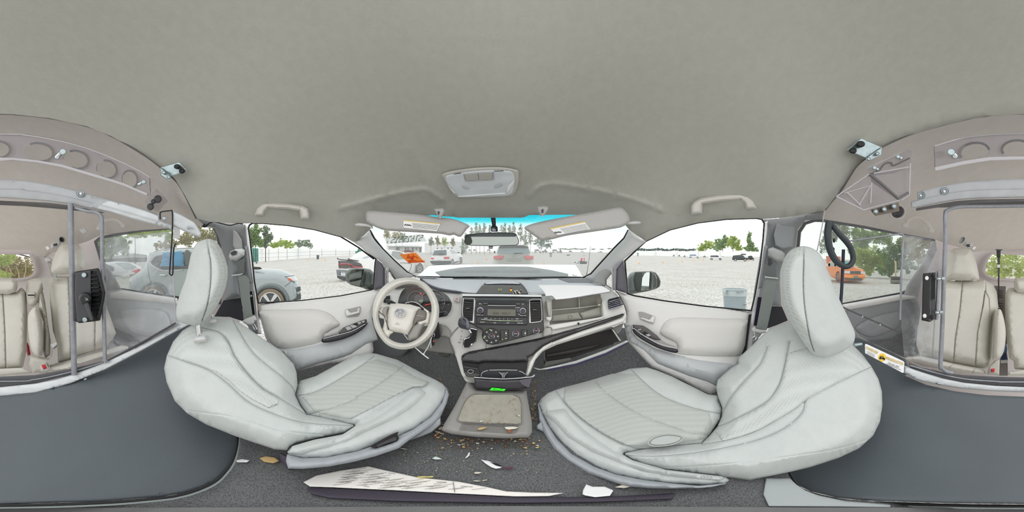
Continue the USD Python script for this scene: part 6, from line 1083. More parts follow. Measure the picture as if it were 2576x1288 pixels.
# ================================================================ OUTSIDE
VANW = mat('van_white', (246, 246, 246), .25, coat=.4)
COWL = mat('cowl_grey', (100, 112, 114), .5)
t = thing('van_hood', "the van's own white hood and dark cowl below the windscreen", 'vehicle hood')
hdp = lambda x, y: 3.75 + (700 - y) * .055
t.add('hood_panel', slab(np.array([(1048, 694), (1060, 686), (1079, 668.5), (1106, 667), (1160, 665.5), (1288, 665), (1340, 665.3), (1447, 666), (1455, 676), (1466, 698), (1430, 699), (1100, 698)], float), hdp, .05, step=8), VANW)
cw = t.add('cowl', slab(np.array([(1095, 684), (1132, 677), (1159, 673), (1198, 670.8), (1264, 670), (1330, 671), (1389, 680), (1429, 689), (1429, 696), (1380, 699), (1288, 699), (1180, 698.5), (1110, 695)], float), lambda x, y: hdp(x, y) - .06, .05, step=6), COWL)
for x in np.arange(1146, 1358, 3.4):
    if not 1252 < x < 1259: t.add('cowl_slot', slab(box2(x, 679.5 + abs(x - 1250) * .006, x + 1.7, 685 + abs(x - 1250) * .008), lambda a, b: hdp(a, b) - .08, .01), mat('cowl_dark', (66, 76, 78), .5), parent=cw)
t.add('wiper_arm', bar(np.array([(1120, 697), (1200, 696), (1290, 697.5), (1400, 696), (1462, 697)], float), 3.62, .9), BLACKR)
t.add('wiper_tip', bar(S('d', '715,930 745,960 795,955'), 3.6, .6), BLACKR)
t.done()
obj('antenna', bar(S('d', '1040,425 1010,700 968,965'), 3.9, [.4, .8], smooth=False, n=6), BLACKR, 'thin black aerial rod standing beyond the right corner of the windscreen', 'aerial')

# ---- vehicles: traced bodies with real depth behind them
TYRE = mat('tyre', (58, 55, 52), .85, bump=.2, bscale=40); TYRED = mat('dusty_tyre', (128, 114, 96), .95); RIM = mat('alloy_rim', (206, 206, 208), .3, metal=.4); TAIL = mat('tail_red', (214, 52, 62), .25, coat=.4); TAILP = mat('tail_pink', (206, 110, 112), .3, coat=.4)
CGL = mat('car_glass', (96, 108, 116), .1, spec=.7, coat=.3); CGLD = mat('car_glass_dark', (54, 60, 66), .1, spec=.7); HLAMP = mat('headlamp', (222, 226, 228), .12, coat=.5); PLATE = mat('plate_white', (226, 228, 230), .4); CDARK = mat('cladding_dark', (74, 80, 82), .55); CHR2 = CHROME
def wheel(t, c, rx, ry, d, spokes=5, tyre=TYRE, rimk=.68, rot=0):
    w = t.add('wheel', slab(ell(c[0], c[1], rx, ry, 0, 40), d, .22, .03, rx * .3), tyre)
    t.add('rim', slab(ell(c[0], c[1], rx * rimk, ry * rimk, 0, 36), d - .035, .03), CDARK, parent=w)
    sp = []
    for k in range(spokes):
        a = 2 * math.pi * k / spokes + rot
        e1 = [(c[0] + rx * rimk * r * math.cos(a + o), c[1] + ry * rimk * r * math.sin(a + o)) for r, o in ((.12, -.9), (.98, -.12 * 5 / spokes * 1.6), (.98, .12 * 5 / spokes * 1.6), (.12, .9))]
        sp.append(slab(np.array(e1), d - .06, .02))
    t.add('spokes', join(*sp), RIM, parent=w); o, hs_ = band(ell(c[0], c[1], rx * rimk, ry * rimk, 0, 36), max(rx * .07, .5), True); t.add('rim_edge', slab(o, d - .06, .02, holes=hs_), RIM, parent=w)
    return w
# grey SUV beside the driver's side
NIS = mat('suv_grey', (166, 173, 176), .25, metal=.3, coat=.6)
t = thing('suv', "grey SUV parked alongside, with blue taped plastic over its side window", 'car', None)
nd = 12.6
body = rnd(np.vstack([S('g', '605,950 612,860 640,800 700,770 840,662 872,570 905,450 940,432 1000,428 1150,412 1400,372'), [(500, 622), (540, 628), (580, 644), (612, 664)], S('a', '110,712 230,735 350,738 480,746 600,780 700,842 752,902 772,950 800,1080 802,1180'), [(752, 768), (722, 776), (640, 778), (430, 776), (345, 768), (326, 745)]]), 2)
t.add('body', slab(body, nd, 1.7, .3, 16, step=8), NIS)
t.add('wheel_arch', slab(arc(680, 762, 43, 45, 180, 360, 8), nd - .33, .1, .02, 3), mat('arch_grey', (118, 126, 130), .5)); t.add('arch_gap', slab(ell(680, 764, 38.5, 41, 0, 36), nd - .31, .1), mat('arch_black', (52, 54, 58), .7))
wheel(t, (680, 763), 35.5, 36.5, nd - .42, 5, TYRED, .74, .3)
t.add('wheel_arch', slab(arc(385, 748, 35, 36, 180, 360, 6), nd - .33, .1, .02, 3), _mats['arch_grey']); wheel(t, (385, 750), 29, 30, nd - .38, 5, TYRED, .72)
wf = S('g', '905,585 925,560 1000,495 1110,462 1250,440 1400,425'); 
t.add('side_glass', slab(np.vstack([S('g', '930,580 1000,502 1120,478 1250,460 1400,440'), [(505, 636), (540, 645), (575, 660), (560, 668), (500, 676)], S('g', '1400,680 1250,690 1110,690 1010,650 960,620')]), nd - .32, .05), CGLD)
t.add('window_chrome', bar(np.vstack([S('g', '1400,700 1250,708 1100,702 1000,662 930,612 898,582 920,552 1000,488 1120,462')]), nd - .34, 1.2), CHROME)
t.add('blue_plastic', slab(S('g', '1108,445 1250,430 1385,420 1420,480 1420,640 1250,640 1075,640 1095,560'), nd - .36, .02, .015, 6), mat('blue_film', (84, 150, 196), .25, spec=.6, var=.22, vscale=4.), 'blue plastic sheet taped over the window'); t.add('tape_strip', slab(S('g', '1110,442 1375,418 1372,465 1112,478'), nd - .37, .01), mat('tape_blue', (96, 178, 226), .35)); t.add('tape_strip', slab(S('g', '1080,600 1240,600 1235,640 1075,640'), nd - .37, .01), _mats['tape_blue'])
t.add('roof_rail', bar(np.vstack([S('g', '985,432 1120,400 1400,378'), [(500, 624)]]), nd - .25, 1.5), mat('rail_silver', (196, 198, 200), .3, metal=.5)); t.add('door_handle', slab(rnd(S('g', '1048,775 1080,758 1150,762 1168,778 1120,792 1060,790'), 1.5), nd - .36, .05, .02, 3), CHROME)
t.add('door_line', bar(S('g', '890,600 905,800 960,890 1120,920'), nd - .31, .5), CDARK); t.add('sill_trim', slab(np.array([(350, 762), (440, 770), (640, 772), (640, 778), (440, 778), (345, 770)], float), nd - .33, .05), CDARK)
t.add('headlight', slab(S('a', '578,855 700,842 758,905 752,930 690,922 650,900'), nd - .30, .1, .02, 3), HLAMP); t.add('amber_reflector', slab(rnd(S('a', '600,878 640,882 668,912 655,918 622,900'), .8), nd - .33, .03), mat('amber', (236, 96, 50), .25)); t.add('hood_line', bar(S('a', '560,855 700,840'), nd - .31, .6, smooth=False), CDARK)
t.add('bumper_line', bar(S('a', '560,1000 620,955 660,920'), nd - .31, .4), CDARK); t.add('fog_recess', slab(S('a', '745,1005 795,1000 800,1060 775,1075 745,1080'), nd - .26, .05), CDARK); t.add('lower_lip', slab(S('a', '620,1195 740,1160 790,1085 805,1130 800,1185 700,1205'), nd - .28, .1, .02, 3), CDARK); t.add('wiper_cowl', slab(S('a', '105,708 200,714 232,738 200,748 108,750'), nd - .3, .05), BLACKP)
t.add('door_mirror', slab(cs('R', '462,640 470,628 482,640 482,662 470,668 463,656', 4), nd - .5, .15, .03, 4), CDARK)
t.done()
# white coupe with dark tail
DW_ = mat('coupe_white', (244, 244, 244), .25, coat=.4); DDK = mat('tail_charcoal', (82, 78, 82), .4)
t = thing('coupe', 'white coupe with charcoal tail, spoiler and red ring of tail lights', 'car')
cd = lambda x, y: 27.0 + (x - 846) * .045
t.add('body', slab(rnd(S('b', '150,640 300,640 400,590 470,530 560,480 660,452 800,432 1000,432 1160,446 1300,462 1400,505 1520,530 1700,600 1790,690 1785,790 1760,850 1640,920 1500,935 900,1010 500,1035 300,1030 190,1005 135,970 118,900 118,820 160,790 155,690'), 1.2), cd, 1.8, .3, 9, step=5), DW_)
t.add('spoiler', slab(S('b', '128,600 150,594 172,616 340,628 345,600 365,605 420,625 560,650 535,665 420,652 200,642 145,625'), lambda x, y: cd(x, y) - .45, .3, .05, 2), DDK); t.add('tail_panel', slab(S('b', '158,652 420,656 560,690 605,715 622,785 345,792 165,792'), lambda x, y: cd(x, y) - .36, .1, .02, 2), DDK)
q = t.add('tail_light', bar(S('b', '180,735 190,714 300,712 400,722 420,745 440,770 520,776 610,776 625,760'), lambda x, y: cd(x, y) - .42, 1.3, smooth=False), TAIL); t.add('light_panel', slab(S('b', '418,722 590,735 605,765 450,768 425,742'), lambda x, y: cd(x, y) - .39, .03), mat('lamp_dark', (74, 52, 58), .3), parent=q); t.add('lower_tail', slab(S('b', '178,722 395,728 440,780 330,800 180,790'), lambda x, y: cd(x, y) - .385, .02), mat('tail_brown', (92, 84, 80), .5))
t.add('bumper', slab(S('b', '118,820 340,832 420,830 420,940 300,960 135,930'), lambda x, y: cd(x, y) - .36, .1, .02, 3), mat('bumper_grey', (124, 124, 128), .45)); t.add('bumper_lower', slab(S('b', '135,935 300,965 480,950 480,1035 300,1030 190,1005 140,975'), lambda x, y: cd(x, y) - .35, .1, .02, 3), CDARK); t.add('bumper_chrome', bar(S('b', '125,925 300,958 420,955'), lambda x, y: cd(x, y) - .4, .6), SILV)
q = t.add('licence_plate', slab(S('b', '206,855 298,868 292,942 204,930'), lambda x, y: cd(x, y) - .42, .03), PLATE); t.add('plate_band', slab(S('b', '210,860 296,873 295,888 209,876'), lambda x, y: cd(x, y) - .44, .01), mat('plate_blue', (150, 164, 190), .5), parent=q); t.add('badge', text('D O D G E', S('b', '215,704')[0], 2.2, lambda x, y: cd(x, y) - .41, 2, width=20, relief=.004), SILV)
t.add('rear_glass', slab(S('b', '600,605 700,560 780,552 770,585 680,612'), lambda x, y: cd(x, y) - .32, .03), mat('pale_glass', (200, 204, 216), .15)); t.add('windscreen', slab(S('b', '1200,482 1300,490 1400,520 1420,622 1290,625 1180,540'), lambda x, y: cd(x, y) - .34, .03), mat('mid_glass', (168, 176, 178), .15))
t.add('roof_line', bar(S('b', '1190,478 1290,482 1400,522'), lambda x, y: cd(x, y) - .37, .6), CDARK); t.add('door_line', bar(S('b', '1340,690 1440,695 1540,705 1555,740 1530,830 1490,880'), lambda x, y: cd(x, y) - .34, .5), CDARK); t.add('door_mirror', slab(rnd(S('b', '1385,540 1440,535 1470,570 1420,590'), .6), lambda x, y: cd(x, y) - .5, .2, .05, 2), DW_)
wheel(t, S('b', '1715,812')[0], 9, 15.5, 35.6, 10, TYRE, .8); wheel(t, S('b', '470,1010')[0], 13, 18, 27.2, 5, TYRE, .8); t.done()
# white wagon
WGW = mat('wagon_white', (244, 245, 246), .3, coat=.3)
t = thing('wagon', 'white station wagon with a roof rack seen from behind through the windscreen', 'car')
wgd = lambda x, y: 52.0 + np.maximum(x - 1133, 0) * .22
t.add('body', slab(rnd(S('c', '322,900 330,820 365,782 395,690 420,662 640,652 720,658 790,678 850,730 900,750 930,790 932,900 880,925 800,940 760,955 600,958 360,950'), .8), wgd, 3.5, .25, 5, step=3), WGW)
t.add('rear_glass', slab(S('c', '402,684 625,668 632,770 362,776'), lambda x, y: wgd(x, y) - .3, .05), CGL); t.add('side_glass', slab(S('c', '700,664 775,678 862,736 735,746'), lambda x, y: wgd(x, y) - .3, .05), mat('pale_side_glass', (176, 188, 192), .15)); t.add('cladding', slab(S('c', '322,880 725,880 722,905 715,940 600,948 470,958 360,948 322,910'), lambda x, y: wgd(x, y) - .32, .1), CDARK); t.add('side_cladding', slab(S('c', '775,905 860,880 865,900 780,935'), lambda x, y: wgd(x, y) - .32, .1), CDARK)
for s_ in ('332,820 386,820 386,848 332,848', '580,808 685,806 680,840 584,844'): t.add('tail_light', slab(S('c', s_), lambda x, y: wgd(x, y) - .33, .05), TAIL)
t.add('spare_shadow', slab(S('c', '470,758 520,735 580,745 600,768 500,775'), lambda x, y: wgd(x, y) - .36, .02), CGLD); t.add('roof_rack', bar(S('c', '438,632 560,626 750,620'), 51.8, .8, smooth=False), SILV)
for x in (455, 540, 660, 735): t.add('rack_foot', slab(box2(*S('c', f'{x-12},{626}')[0], *S('c', f'{x+12},{650}')[0]), 51.9, .1), CDARK)
t.add('door_mirror', slab(S('c', '840,715 878,712 876,732 845,738'), 52.5, .2), CDARK); wheel(t, S('c', '746,902')[0], 3.9, 8.2, 51.6, 5, TYRE, .75); wheel(t, S('c', '906,868')[0], 3.6, 8, 57, 5, TYRE, .75)
t.add('plate', slab(box2(*S('c', '455,850')[0], *S('c', '520,872')[0]), lambda x, y: wgd(x, y) - .33, .03), PLATE); t.done()
# silver crossover straight ahead
KIA = mat('crossover_silver', (196, 198, 192), .3, metal=.2, coat=.4)
t = thing('crossover', 'silver crossover seen square from behind, straight ahead over the hood', 'car')
kd_ = 24.0
t.add('body', slab(rnd(np.vstack([S('c', '1518,860 1530,780 1562,738 1608,640 1640,600 1700,576 1900,566 2100,570 2190,608 2242,740 2290,780 2296,860'), [(1343, 690), (1338, 702), (1245, 702), (1240, 690)]]), 1.5), kd_, 4.4, .35, 8, step=4), KIA)
t.add('roof_spoiler', slab(S('c', '1640,600 1720,585 2100,580 2190,612 2196,634 1900,622 1620,632'), kd_ - .5, .3, .04, 2), CDARK); t.add('rear_glass', slab(S('c', '1592,738 1624,634 1900,626 2190,636 2234,742 1900,752'), kd_ - .4, .05), mat('pale_rear_glass', (150, 164, 170), .12, spec=.7))
for s_ in ('1530,782 1728,780 1690,848 1612,856 1524,852', '2098,782 2286,780 2292,856 2140,852'): t.add('tail_light', slab(rnd(S('c', s_), .8), kd_ - .42, .1, .03, 2), TAILP)
t.add('tailgate_lower', slab(S('c', '1700,850 1750,775 2080,775 2130,852 2200,870 2205,960 1625,960 1625,870'), kd_ - .38, .06), mat('gate_grey', (170, 174, 166), .4)); t.add('plate_recess', slab(S('c', '1775,832 2075,832 2058,892 1792,892'), kd_ - .40, .03), mat('recess_pale', (150, 156, 148), .5)); t.add('chrome_bar', bar(S('c', '1738,918 1910,926 2092,918'), kd_ - .43, .5), CHROME)
o, hs_ = band(ell(*S('c', '1912,788')[0], 5, 2.4), .5, True); q = t.add('emblem', slab(o, kd_ - .44, .02, holes=hs_), CHROME); t.add('emblem_text', text('KIA', S('c', '1892,797')[0], 2.0, kd_ - .44, width=5, relief=.01), CHROME, parent=q); t.add('wiper', slab(S('c', '1905,742 1925,728 2070,728 2095,740 1990,748'), kd_ - .44, .03), CDARK); t.add('door_mirror', slab(S('c', '1528,735 1535,690 1560,690 1562,738'), kd_ + .3, .3, .05, 1), CDARK)
for x in (1246, 1337): wheel(t, (x, 700), 6, 16, kd_ - .1, 5)
t.done()
# orange taxi-coloured saloon and white saloon
OR_ = mat('saloon_orange', (250, 140, 58), .3, coat=.4)
t = thing('saloon', 'bright orange saloon facing us behind the right rear window', 'car')
td = lambda x, y: 31.0 + np.maximum(2120 - x, 0) * .05
t.add('body', slab(rnd(S('h', '100,640 130,600 180,568 250,552 380,552 470,566 540,650 650,690 686,760 682,825 640,855 360,866 300,862 180,800 130,715'), 1.2), td, 4.0, .3, 7, step=4), OR_)
t.add('windscreen', slab(S('h', '378,562 465,570 530,648 370,655'), lambda x, y: td(x, y) - .34, .05), mat('teal_glass', (110, 178, 186), .15)); t.add('side_glass', slab(S('h', '130,615 185,580 330,570 340,640 250,645 140,640'), lambda x, y: td(x, y) - .34, .05), mat('pale_teal_glass', (168, 176, 172), .2)); t.add('grille', slab(S('h', '462,716 612,714 610,758 465,755'), lambda x, y: td(x, y) - .36, .05), CDARK)
for s_ in ('370,712 458,712 458,750 372,746', '616,724 682,722 682,754 622,754'): t.add('headlight', slab(S('h', s_), lambda x, y: td(x, y) - .36, .05), HLAMP)
t.add('bumper', slab(S('h', '362,770 520,778 684,765 680,800 520,822 362,812'), lambda x, y: td(x, y) - .38, .1, .03, 2), mat('bumper_orange', (255, 158, 64), .4)); t.add('lower_grille', slab(S('h', '385,815 640,822 640,852 590,862 385,835'), lambda x, y: td(x, y) - .36, .05), CDARK); t.add('plate', slab(S('h', '516,784 582,784 580,820 514,822'), lambda x, y: td(x, y) - .44, .03), mat('plate_grey', (122, 122, 120), .5)); wheel(t, S('h', '280,790')[0], 6, 12.5, 31.2, 6, TYRE, .7)
t.add('hood_line', bar(S('h', '370,680 500,672 640,695'), lambda x, y: td(x, y) - .34, .5), mat('orange_dark', (206, 104, 36), .4)); t.done()
obj('orange_container', slab(S('h', '105,492 320,500 325,600 110,605'), 46, 2.5), mat('container_orange', (226, 124, 96), .6), 'faded orange container behind the orange saloon', 'container')
t = thing('saloon', 'white saloon seen hazily behind the grey SUV through the plexiglass', 'car')
sd_ = 19.0
t.add('body', slab(rnd(S('g', '172,606 260,586 430,570 600,580 720,620 800,660 795,720 772,800 640,815 520,832 480,800 280,800 190,770'), 1.2), sd_, 1.7, .25, 7, step=4), mat('saloon_white', (236, 236, 236), .3, coat=.4)); t.add('side_glass', slab(S('g', '190,622 290,612 345,640 390,662 382,715 280,722 200,722'), sd_ - .27, .05), CGL); t.add('rear_glass', slab(S('g', '405,590 600,586 725,650 700,668 575,700 480,640'), sd_ - .27, .05), mat('rear_pale', (176, 188, 190), .2)); t.add('tail_light', slab(S('g', '650,712 760,680 795,718 705,745'), sd_ - .28, .05), TAIL); t.add('belt_line', bar(S('g', '200,735 400,738 600,720'), sd_ - .27, .6), SILV); t.add('bumper_lower', slab(S('g', '620,765 780,745 772,800 640,812'), sd_ - .27, .05), mat('bumper_rose', (150, 128, 126), .5)); wheel(t, S('g', '350,880')[0], 13, 18, sd_ - .2, 5); t.done()

# ---- small distant vehicles
def far_car(label, x0, x1, yt, yb, col, d=None, kind='wagon', glassc=None, cat='car'):
    d = d or at_ground((x0 + x1) / 2, yb); w, h = x1 - x0, yb - yt; X = lambda a: x0 + a * w; Y = lambda b: yt + b * h
    prof = {'wagon': [(0, .8), (0, .45), (.06, .1), (.5, 0), (.68, .08), (.8, .42), (.98, .5), (1, .8)], 'truck': [(0, .8), (0, .4), (.45, .4), (.48, .05), (.75, .05), (.82, .4), (1, .45), (1, .8)], 'saloon': [(0, .8), (.02, .45), (.18, .4), (.34, .05), (.64, .05), (.78, .4), (.98, .5), (1, .8)], 'van': [(0, .85), (0, .05), (.7, 0), (.8, .4), (1, .5), (1, .85)]}[kind]
    t = thing('parked_car', label, cat); t.add('body', slab(np.array([(X(a), Y(b)) for a, b in prof]), d, 1.7, .1, h * .2), col)
    t.add('side_glass', slab(np.array([(X(.1), Y(.42)), (X(.14), Y(.16)), (X(.62), Y(.14)), (X(.72), Y(.42))] if kind != 'truck' else [(X(.52), Y(.4)), (X(.54), Y(.14)), (X(.72), Y(.14)), (X(.78), Y(.4))]), d - .12, .03), glassc or CGLD)
    for a in (.2, .8): t.add('wheel', slab(ell(X(a), Y(.8), h * .22, h * .22, 0, 18), d - .14, .2), TYRE); t.add('hub', slab(ell(X(a), Y(.8), h * .12, h * .12, 0, 14), d - .17, .03), RIM)
    t.done()
DKC = mat('far_dark_green', (52, 62, 62), .3, coat=.3); WHC = mat('far_white', (240, 240, 242), .35); RDC = mat('far_maroon', (120, 40, 48), .4); BLC = mat('far_blue', (120, 140, 170), .4); GRC = mat('far_grey', (150, 152, 154), .4); YLC = mat('far_yellow', (232, 196, 70), .5)
far_car('white jeep parked far off beyond the passenger window', *S('e', '1248,450')[0][[0]], S('e', '1452,0')[0][0], S('e', '0,452')[0][1], S('e', '0,530')[0][1], WHC, None, 'wagon')
far_car('dark green hatchback with a roof box parked far off on the right', S('e', '1580,0')[0][0], S('e', '1805,0')[0][0], S('e', '0,455')[0][1], S('e', '0,545')[0][1], DKC, None, 'wagon')
obj('roof_box', slab(rnd(S('e', '1698,448 1720,438 1770,440 1775,456 1700,458'), .6), 128, .8), CDARK, 'dark roof box on the distant dark green hatchback', 'roof box')
far_car('black car half hidden behind the dark green hatchback', S('e', '1800,0')[0][0], S('e', '1888,0')[0][0], S('e', '0,465')[0][1], S('e', '0,538')[0][1], mat('far_black', (40, 42, 44), .4), 150, 'wagon')
far_car('white car with pale wheels left of the white jeep', S('e', '960,0')[0][0], S('e', '1125,0')[0][0], S('e', '0,440')[0][1], S('e', '0,505')[0][1], WHC, 170, 'saloon', BLC)
far_car('maroon car in front of the low white office', S('b', '1405,0')[0][0], S('b', '1600,0')[0][0], S('b', '0,442')[0][1], S('b', '0,505')[0][1], RDC, 150, 'wagon')
for k, (x0, x1, c_, kd, lb) in enumerate(((25, 160, WHC, 'van', 'white van at the left end of the far row beyond the windscreen'), (168, 262, GRC, 'truck', 'grey pickup in the far row beside the white van'), (345, 475, WHC, 'van', 'white van at the right of the far row beyond the windscreen'), (480, 522, GRC, 'saloon', 'grey car at the right end of the far row'))):
    far_car(lb, S('d', f'{x0},0')[0][0], S('d', f'{x1},0')[0][0], S('d', '0,476')[0][1], S('d', '0,546')[0][1], c_, 172 + 6 * k, kd)
for k, (x0, x1, y0, y1, c_, kd, lb) in enumerate(((650, 715, 505, 532, GRC, 'wagon', 'tiny grey car far off near the right corner of the windscreen'), (860, 935, 512, 538, WHC, 'saloon', 'tiny white car far off near the right corner of the windscreen'), (1170, 1260, 515, 540, GRC, 'truck', 'tiny pickup far off by the right windscreen pillar'))):
    far_car(lb, S('d', f'{x0},0')[0][0], S('d', f'{x1},0')[0][0], S('d', f'0,{y0}')[0][1], S('d', f'0,{y1}')[0][1], c_, 280, kd)
for k, (x0, x1, lb) in enumerate(((1045, 1105, 'first distant white car behind the hanging mirror'), (1135, 1205, 'second distant white car behind the hanging mirror'), (1400, 1470, 'distant white car left of the silver crossover'))):
    far_car(lb, S('c', f'{x0},0')[0][0], S('c', f'{x1},0')[0][0], S('c', '0,655')[0][1], S('c', '0,698')[0][1], WHC, 230 + 12 * k, 'saloon')
far_car('yellow machine far off at the left of the passenger window', S('e', '170,0')[0][0], S('e', '212,0')[0][0], S('e', '0,400')[0][1], S('e', '0,445')[0][1], YLC, 230, 'truck', cat='machine')
for k, (x, y, lb) in enumerate(((755, 462, 'leftmost dark motorcycle on the far right lot'), (832, 465, 'middle dark motorcycle on the far right lot'), (908, 472, 'dark motorcycle nearest the far white car'), (1185, 476, 'dark motorcycle left of the white jeep'))):
    t = thing('motorcycle', lb, 'motorcycle'); c_ = S('e', f'{x},{y}')[0]
    for dx in (-1.6, 1.6): o, hs_ = band(ell(c_[0] + dx, c_[1] + 1.6, 1.2, 1.3, 0, 14), .5, True); t.add('wheel', slab(o, 170, .2, holes=hs_), TYRE)
    t.add('frame', slab(np.array([(-1.8, .6), (-.4, -1.2), (1.6, -2.4), (1.9, -1.6), (.8, .8), (-1, 1.3)]) + c_, 170, .4), CDARK); t.done()

# ---- fences, buildings, bins
FW = mat('fence_white', (250, 250, 250), .6); FP = mat('fence_post', (214, 211, 204), .7)
fx = np.array([(650, 626, 658), (677, 625.5, 656), (701, 625.3, 654), (723, 625, 653), (750, 625, 650.5), (780, 625.2, 648), (810, 626, 645.5), (845, 626.5, 644), (880, 627.5, 643), (905, 628, 642)], float)
fdep = lambda x: np.interp(x, [640, 650, 723, 810, 905], [118, 118, 150, 210, 260])
t = thing('fence', 'long white boarded fence along the lot beyond the driver window', 'fence')
for (xa, ta, ba), (xb, tb, bb) in zip(fx[:-1], fx[1:]):
    t.add('fence_panel', slab(np.array([(xa, ta), (xb - .4, tb), (xb - .4, bb), (xa, ba)]), lambda x, y: fdep(x), .15), FW); t.add('post', slab(box2(xb - .5, tb - 1.5, xb + .4, bb + .3), float(fdep(xb)) - .5, .2), FP)
    for k in (.36, .72): t.add('rail', bar(np.array([(xa, ta + (ba - ta) * k), (xb, tb + (bb - tb) * k)]), lambda x, y: fdep(x) - .4, .3, smooth=False, n=5), mat('fence_rail', (196, 198, 202), .6))
t.done()
t = thing('fence', 'far white wall across the lot beyond the passenger window', 'fence')
gx2 = [1592, 1650, 1704, 1758, 1812, 1866, 1925]
for xa, xb in zip(gx2[:-1], gx2[1:]): t.add('fence_panel', slab(np.array([(xa, 632 - (xa - 1592) * .001), (xb - .3, 632 + (xb - 1758) * .012), (xb - .3, 645.5), (xa, 644.5)]), 225, .2), FW); t.add('post', slab(box2(xb - .5, 630.5 + (xb - 1758) * .012, xb + .3, 645), 224.5, .2), FP)
t.done()
t = thing('white_warehouse', 'large white warehouse wall beyond the white wagon', 'building')
WW = mat('warehouse_white', (244, 244, 244), .6); bd = 300.
t.add('wall', slab(S('c', '215,552 765,515 770,715 215,718'), bd, 20), WW); t.add('side_wall', slab(S('c', '772,516 1032,540 1032,708 774,714'), lambda x, y: bd + (x - 1142) * .6, 1), mat('warehouse_pale', (236, 238, 238), .6)); t.add('roof_edge', bar(S('c', '215,550 765,513 1032,538'), bd - 1, .35, smooth=False, n=5), mat('roof_grey', (190, 192, 192), .6)); t.add('corner_trim', bar(S('c', '768,514 772,640'), bd - 1, .3, smooth=False, n=5), _mats['roof_grey']); t.add('door_outline', bar(S('c', '460,610 465,568 590,560'), bd - 1, .3, smooth=False, n=5), _mats['roof_grey']); t.add('door_outline', bar(S('c', '222,700 222,552 340,546'), bd - 1, .3, smooth=False, n=5), _mats['roof_grey']); t.done()
t = thing('low_office', 'low white office with a canopy roof and dark windows beyond the lot', 'building')
t.add('wall', slab(S('b', '1110,385 1755,388 1755,492 1110,492'), 270., 8), mat('office_wall', (226, 226, 224), .6)); t.add('canopy', slab(S('b', '1100,366 1755,380 1758,392 1100,382'), 268., 3), mat('canopy_grey', (150, 154, 154), .6)); t.add('roof_trim', slab(S('b', '1250,346 1700,350 1700,362 1250,358'), 271., 6), WW)
for s_ in ('1258,398 1322,398 1322,450 1258,448', '1428,398 1455,398 1455,450 1428,450', '1480,398 1500,398 1500,450 1480,450', '1635,400 1662,400 1662,450 1635,448'): q = t.add('window', slab(S('b', s_), 269.6, .3), mat('office_dark', (120, 126, 126), .4))
for s_ in ('1562,400 1592,400 1592,480 1562,478', '1704,404 1735,404 1735,490 1704,490'): t.add('door', slab(S('b', s_), 269.6, .3), mat('office_door', (104, 108, 110), .5))
t.done()
t = thing('grey_shed', 'long grey shed roof seen through the left plexiglass behind the parked cars', 'building'); t.add('roof', slab(S('g', '235,520 420,490 700,452 880,478 880,515 600,515 240,540'), 60, 6), mat('shed_roof', (176, 180, 178), .6)); t.add('wall', slab(S('g', '235,538 600,514 880,514 880,580 240,590'), 62, 5), mat('shed_wall', (110, 118, 112), .7)); t.done()
GRB = mat('container_green', (96, 156, 142), .5)
t = thing('green_container', 'green steel waste container at the left end of the white fence', 'container'); t.add('shell', slab(S('a', '80,432 175,438 178,632 95,640'), 98, 2.2), GRB)
for x in (95, 118, 142, 166): t.add('rib', slab(S('a', f'{x-5},436 {x+5},436 {x+7},634 {x-2},636'), 97.6, .5), mat('container_rib', (120, 178, 164), .5))
t.add('wheel', slab(ell(*S('a', '150,650')[0], 1.8, 1.8), 97.5, .2), TYRE); t.done()
obj('green_machine', slab(rnd(S('b', '485,470 520,465 540,415 560,410 570,450 600,440 620,470 600,490 500,520 482,500'), .6), 120, 1.5, .1, 2), mat('machine_green', (64, 130, 104), .5), 'small green machine beyond the roof of the white coupe', 'machine')
def bin_(label, x0, x1, yt, yb, d, m, m2):
    t = thing('waste_bin', label, 'bin'); w = x1 - x0
    t.add('body', slab(np.array([(x0, yt), (x1, yt), (x1 - w * .08, yb), (x0 + w * .08, yb)]), d, .6, .15, w * .5), m); t.add('lid_rim', slab(box2(x0 - w * .06, yt - w * .14, x1 + w * .06, yt + w * .14), d - .18, .8, .02, w * .1), m2); t.done()
BN = mat('bin_grey', (92, 98, 100), .6); BN2 = mat('bin_rim', (110, 116, 118), .6)
bin_('dark bin standing by the white fence beyond the driver window', *(S('a', '1032,0')[0][:1]), S('a', '1070,0')[0][0], S('a', '0,542')[0][1], S('a', '0,600')[0][1], 128, BN, BN2)
bin_('grey bin on the lot in front of the far row of cars', S('d', '302,0')[0][0], S('d', '350,0')[0][0], S('d', '0,548')[0][1], S('d', '0,620')[0][1], 110, mat('bin_pale', (150, 164, 166), .6), BN2)
bin_('pale bin far off at the left of the passenger window', S('e', '238,0')[0][0], S('e', '260,0')[0][0], S('e', '0,430')[0][1], S('e', '0,480')[0][1], 180, _mats['bin_pale'], BN2)
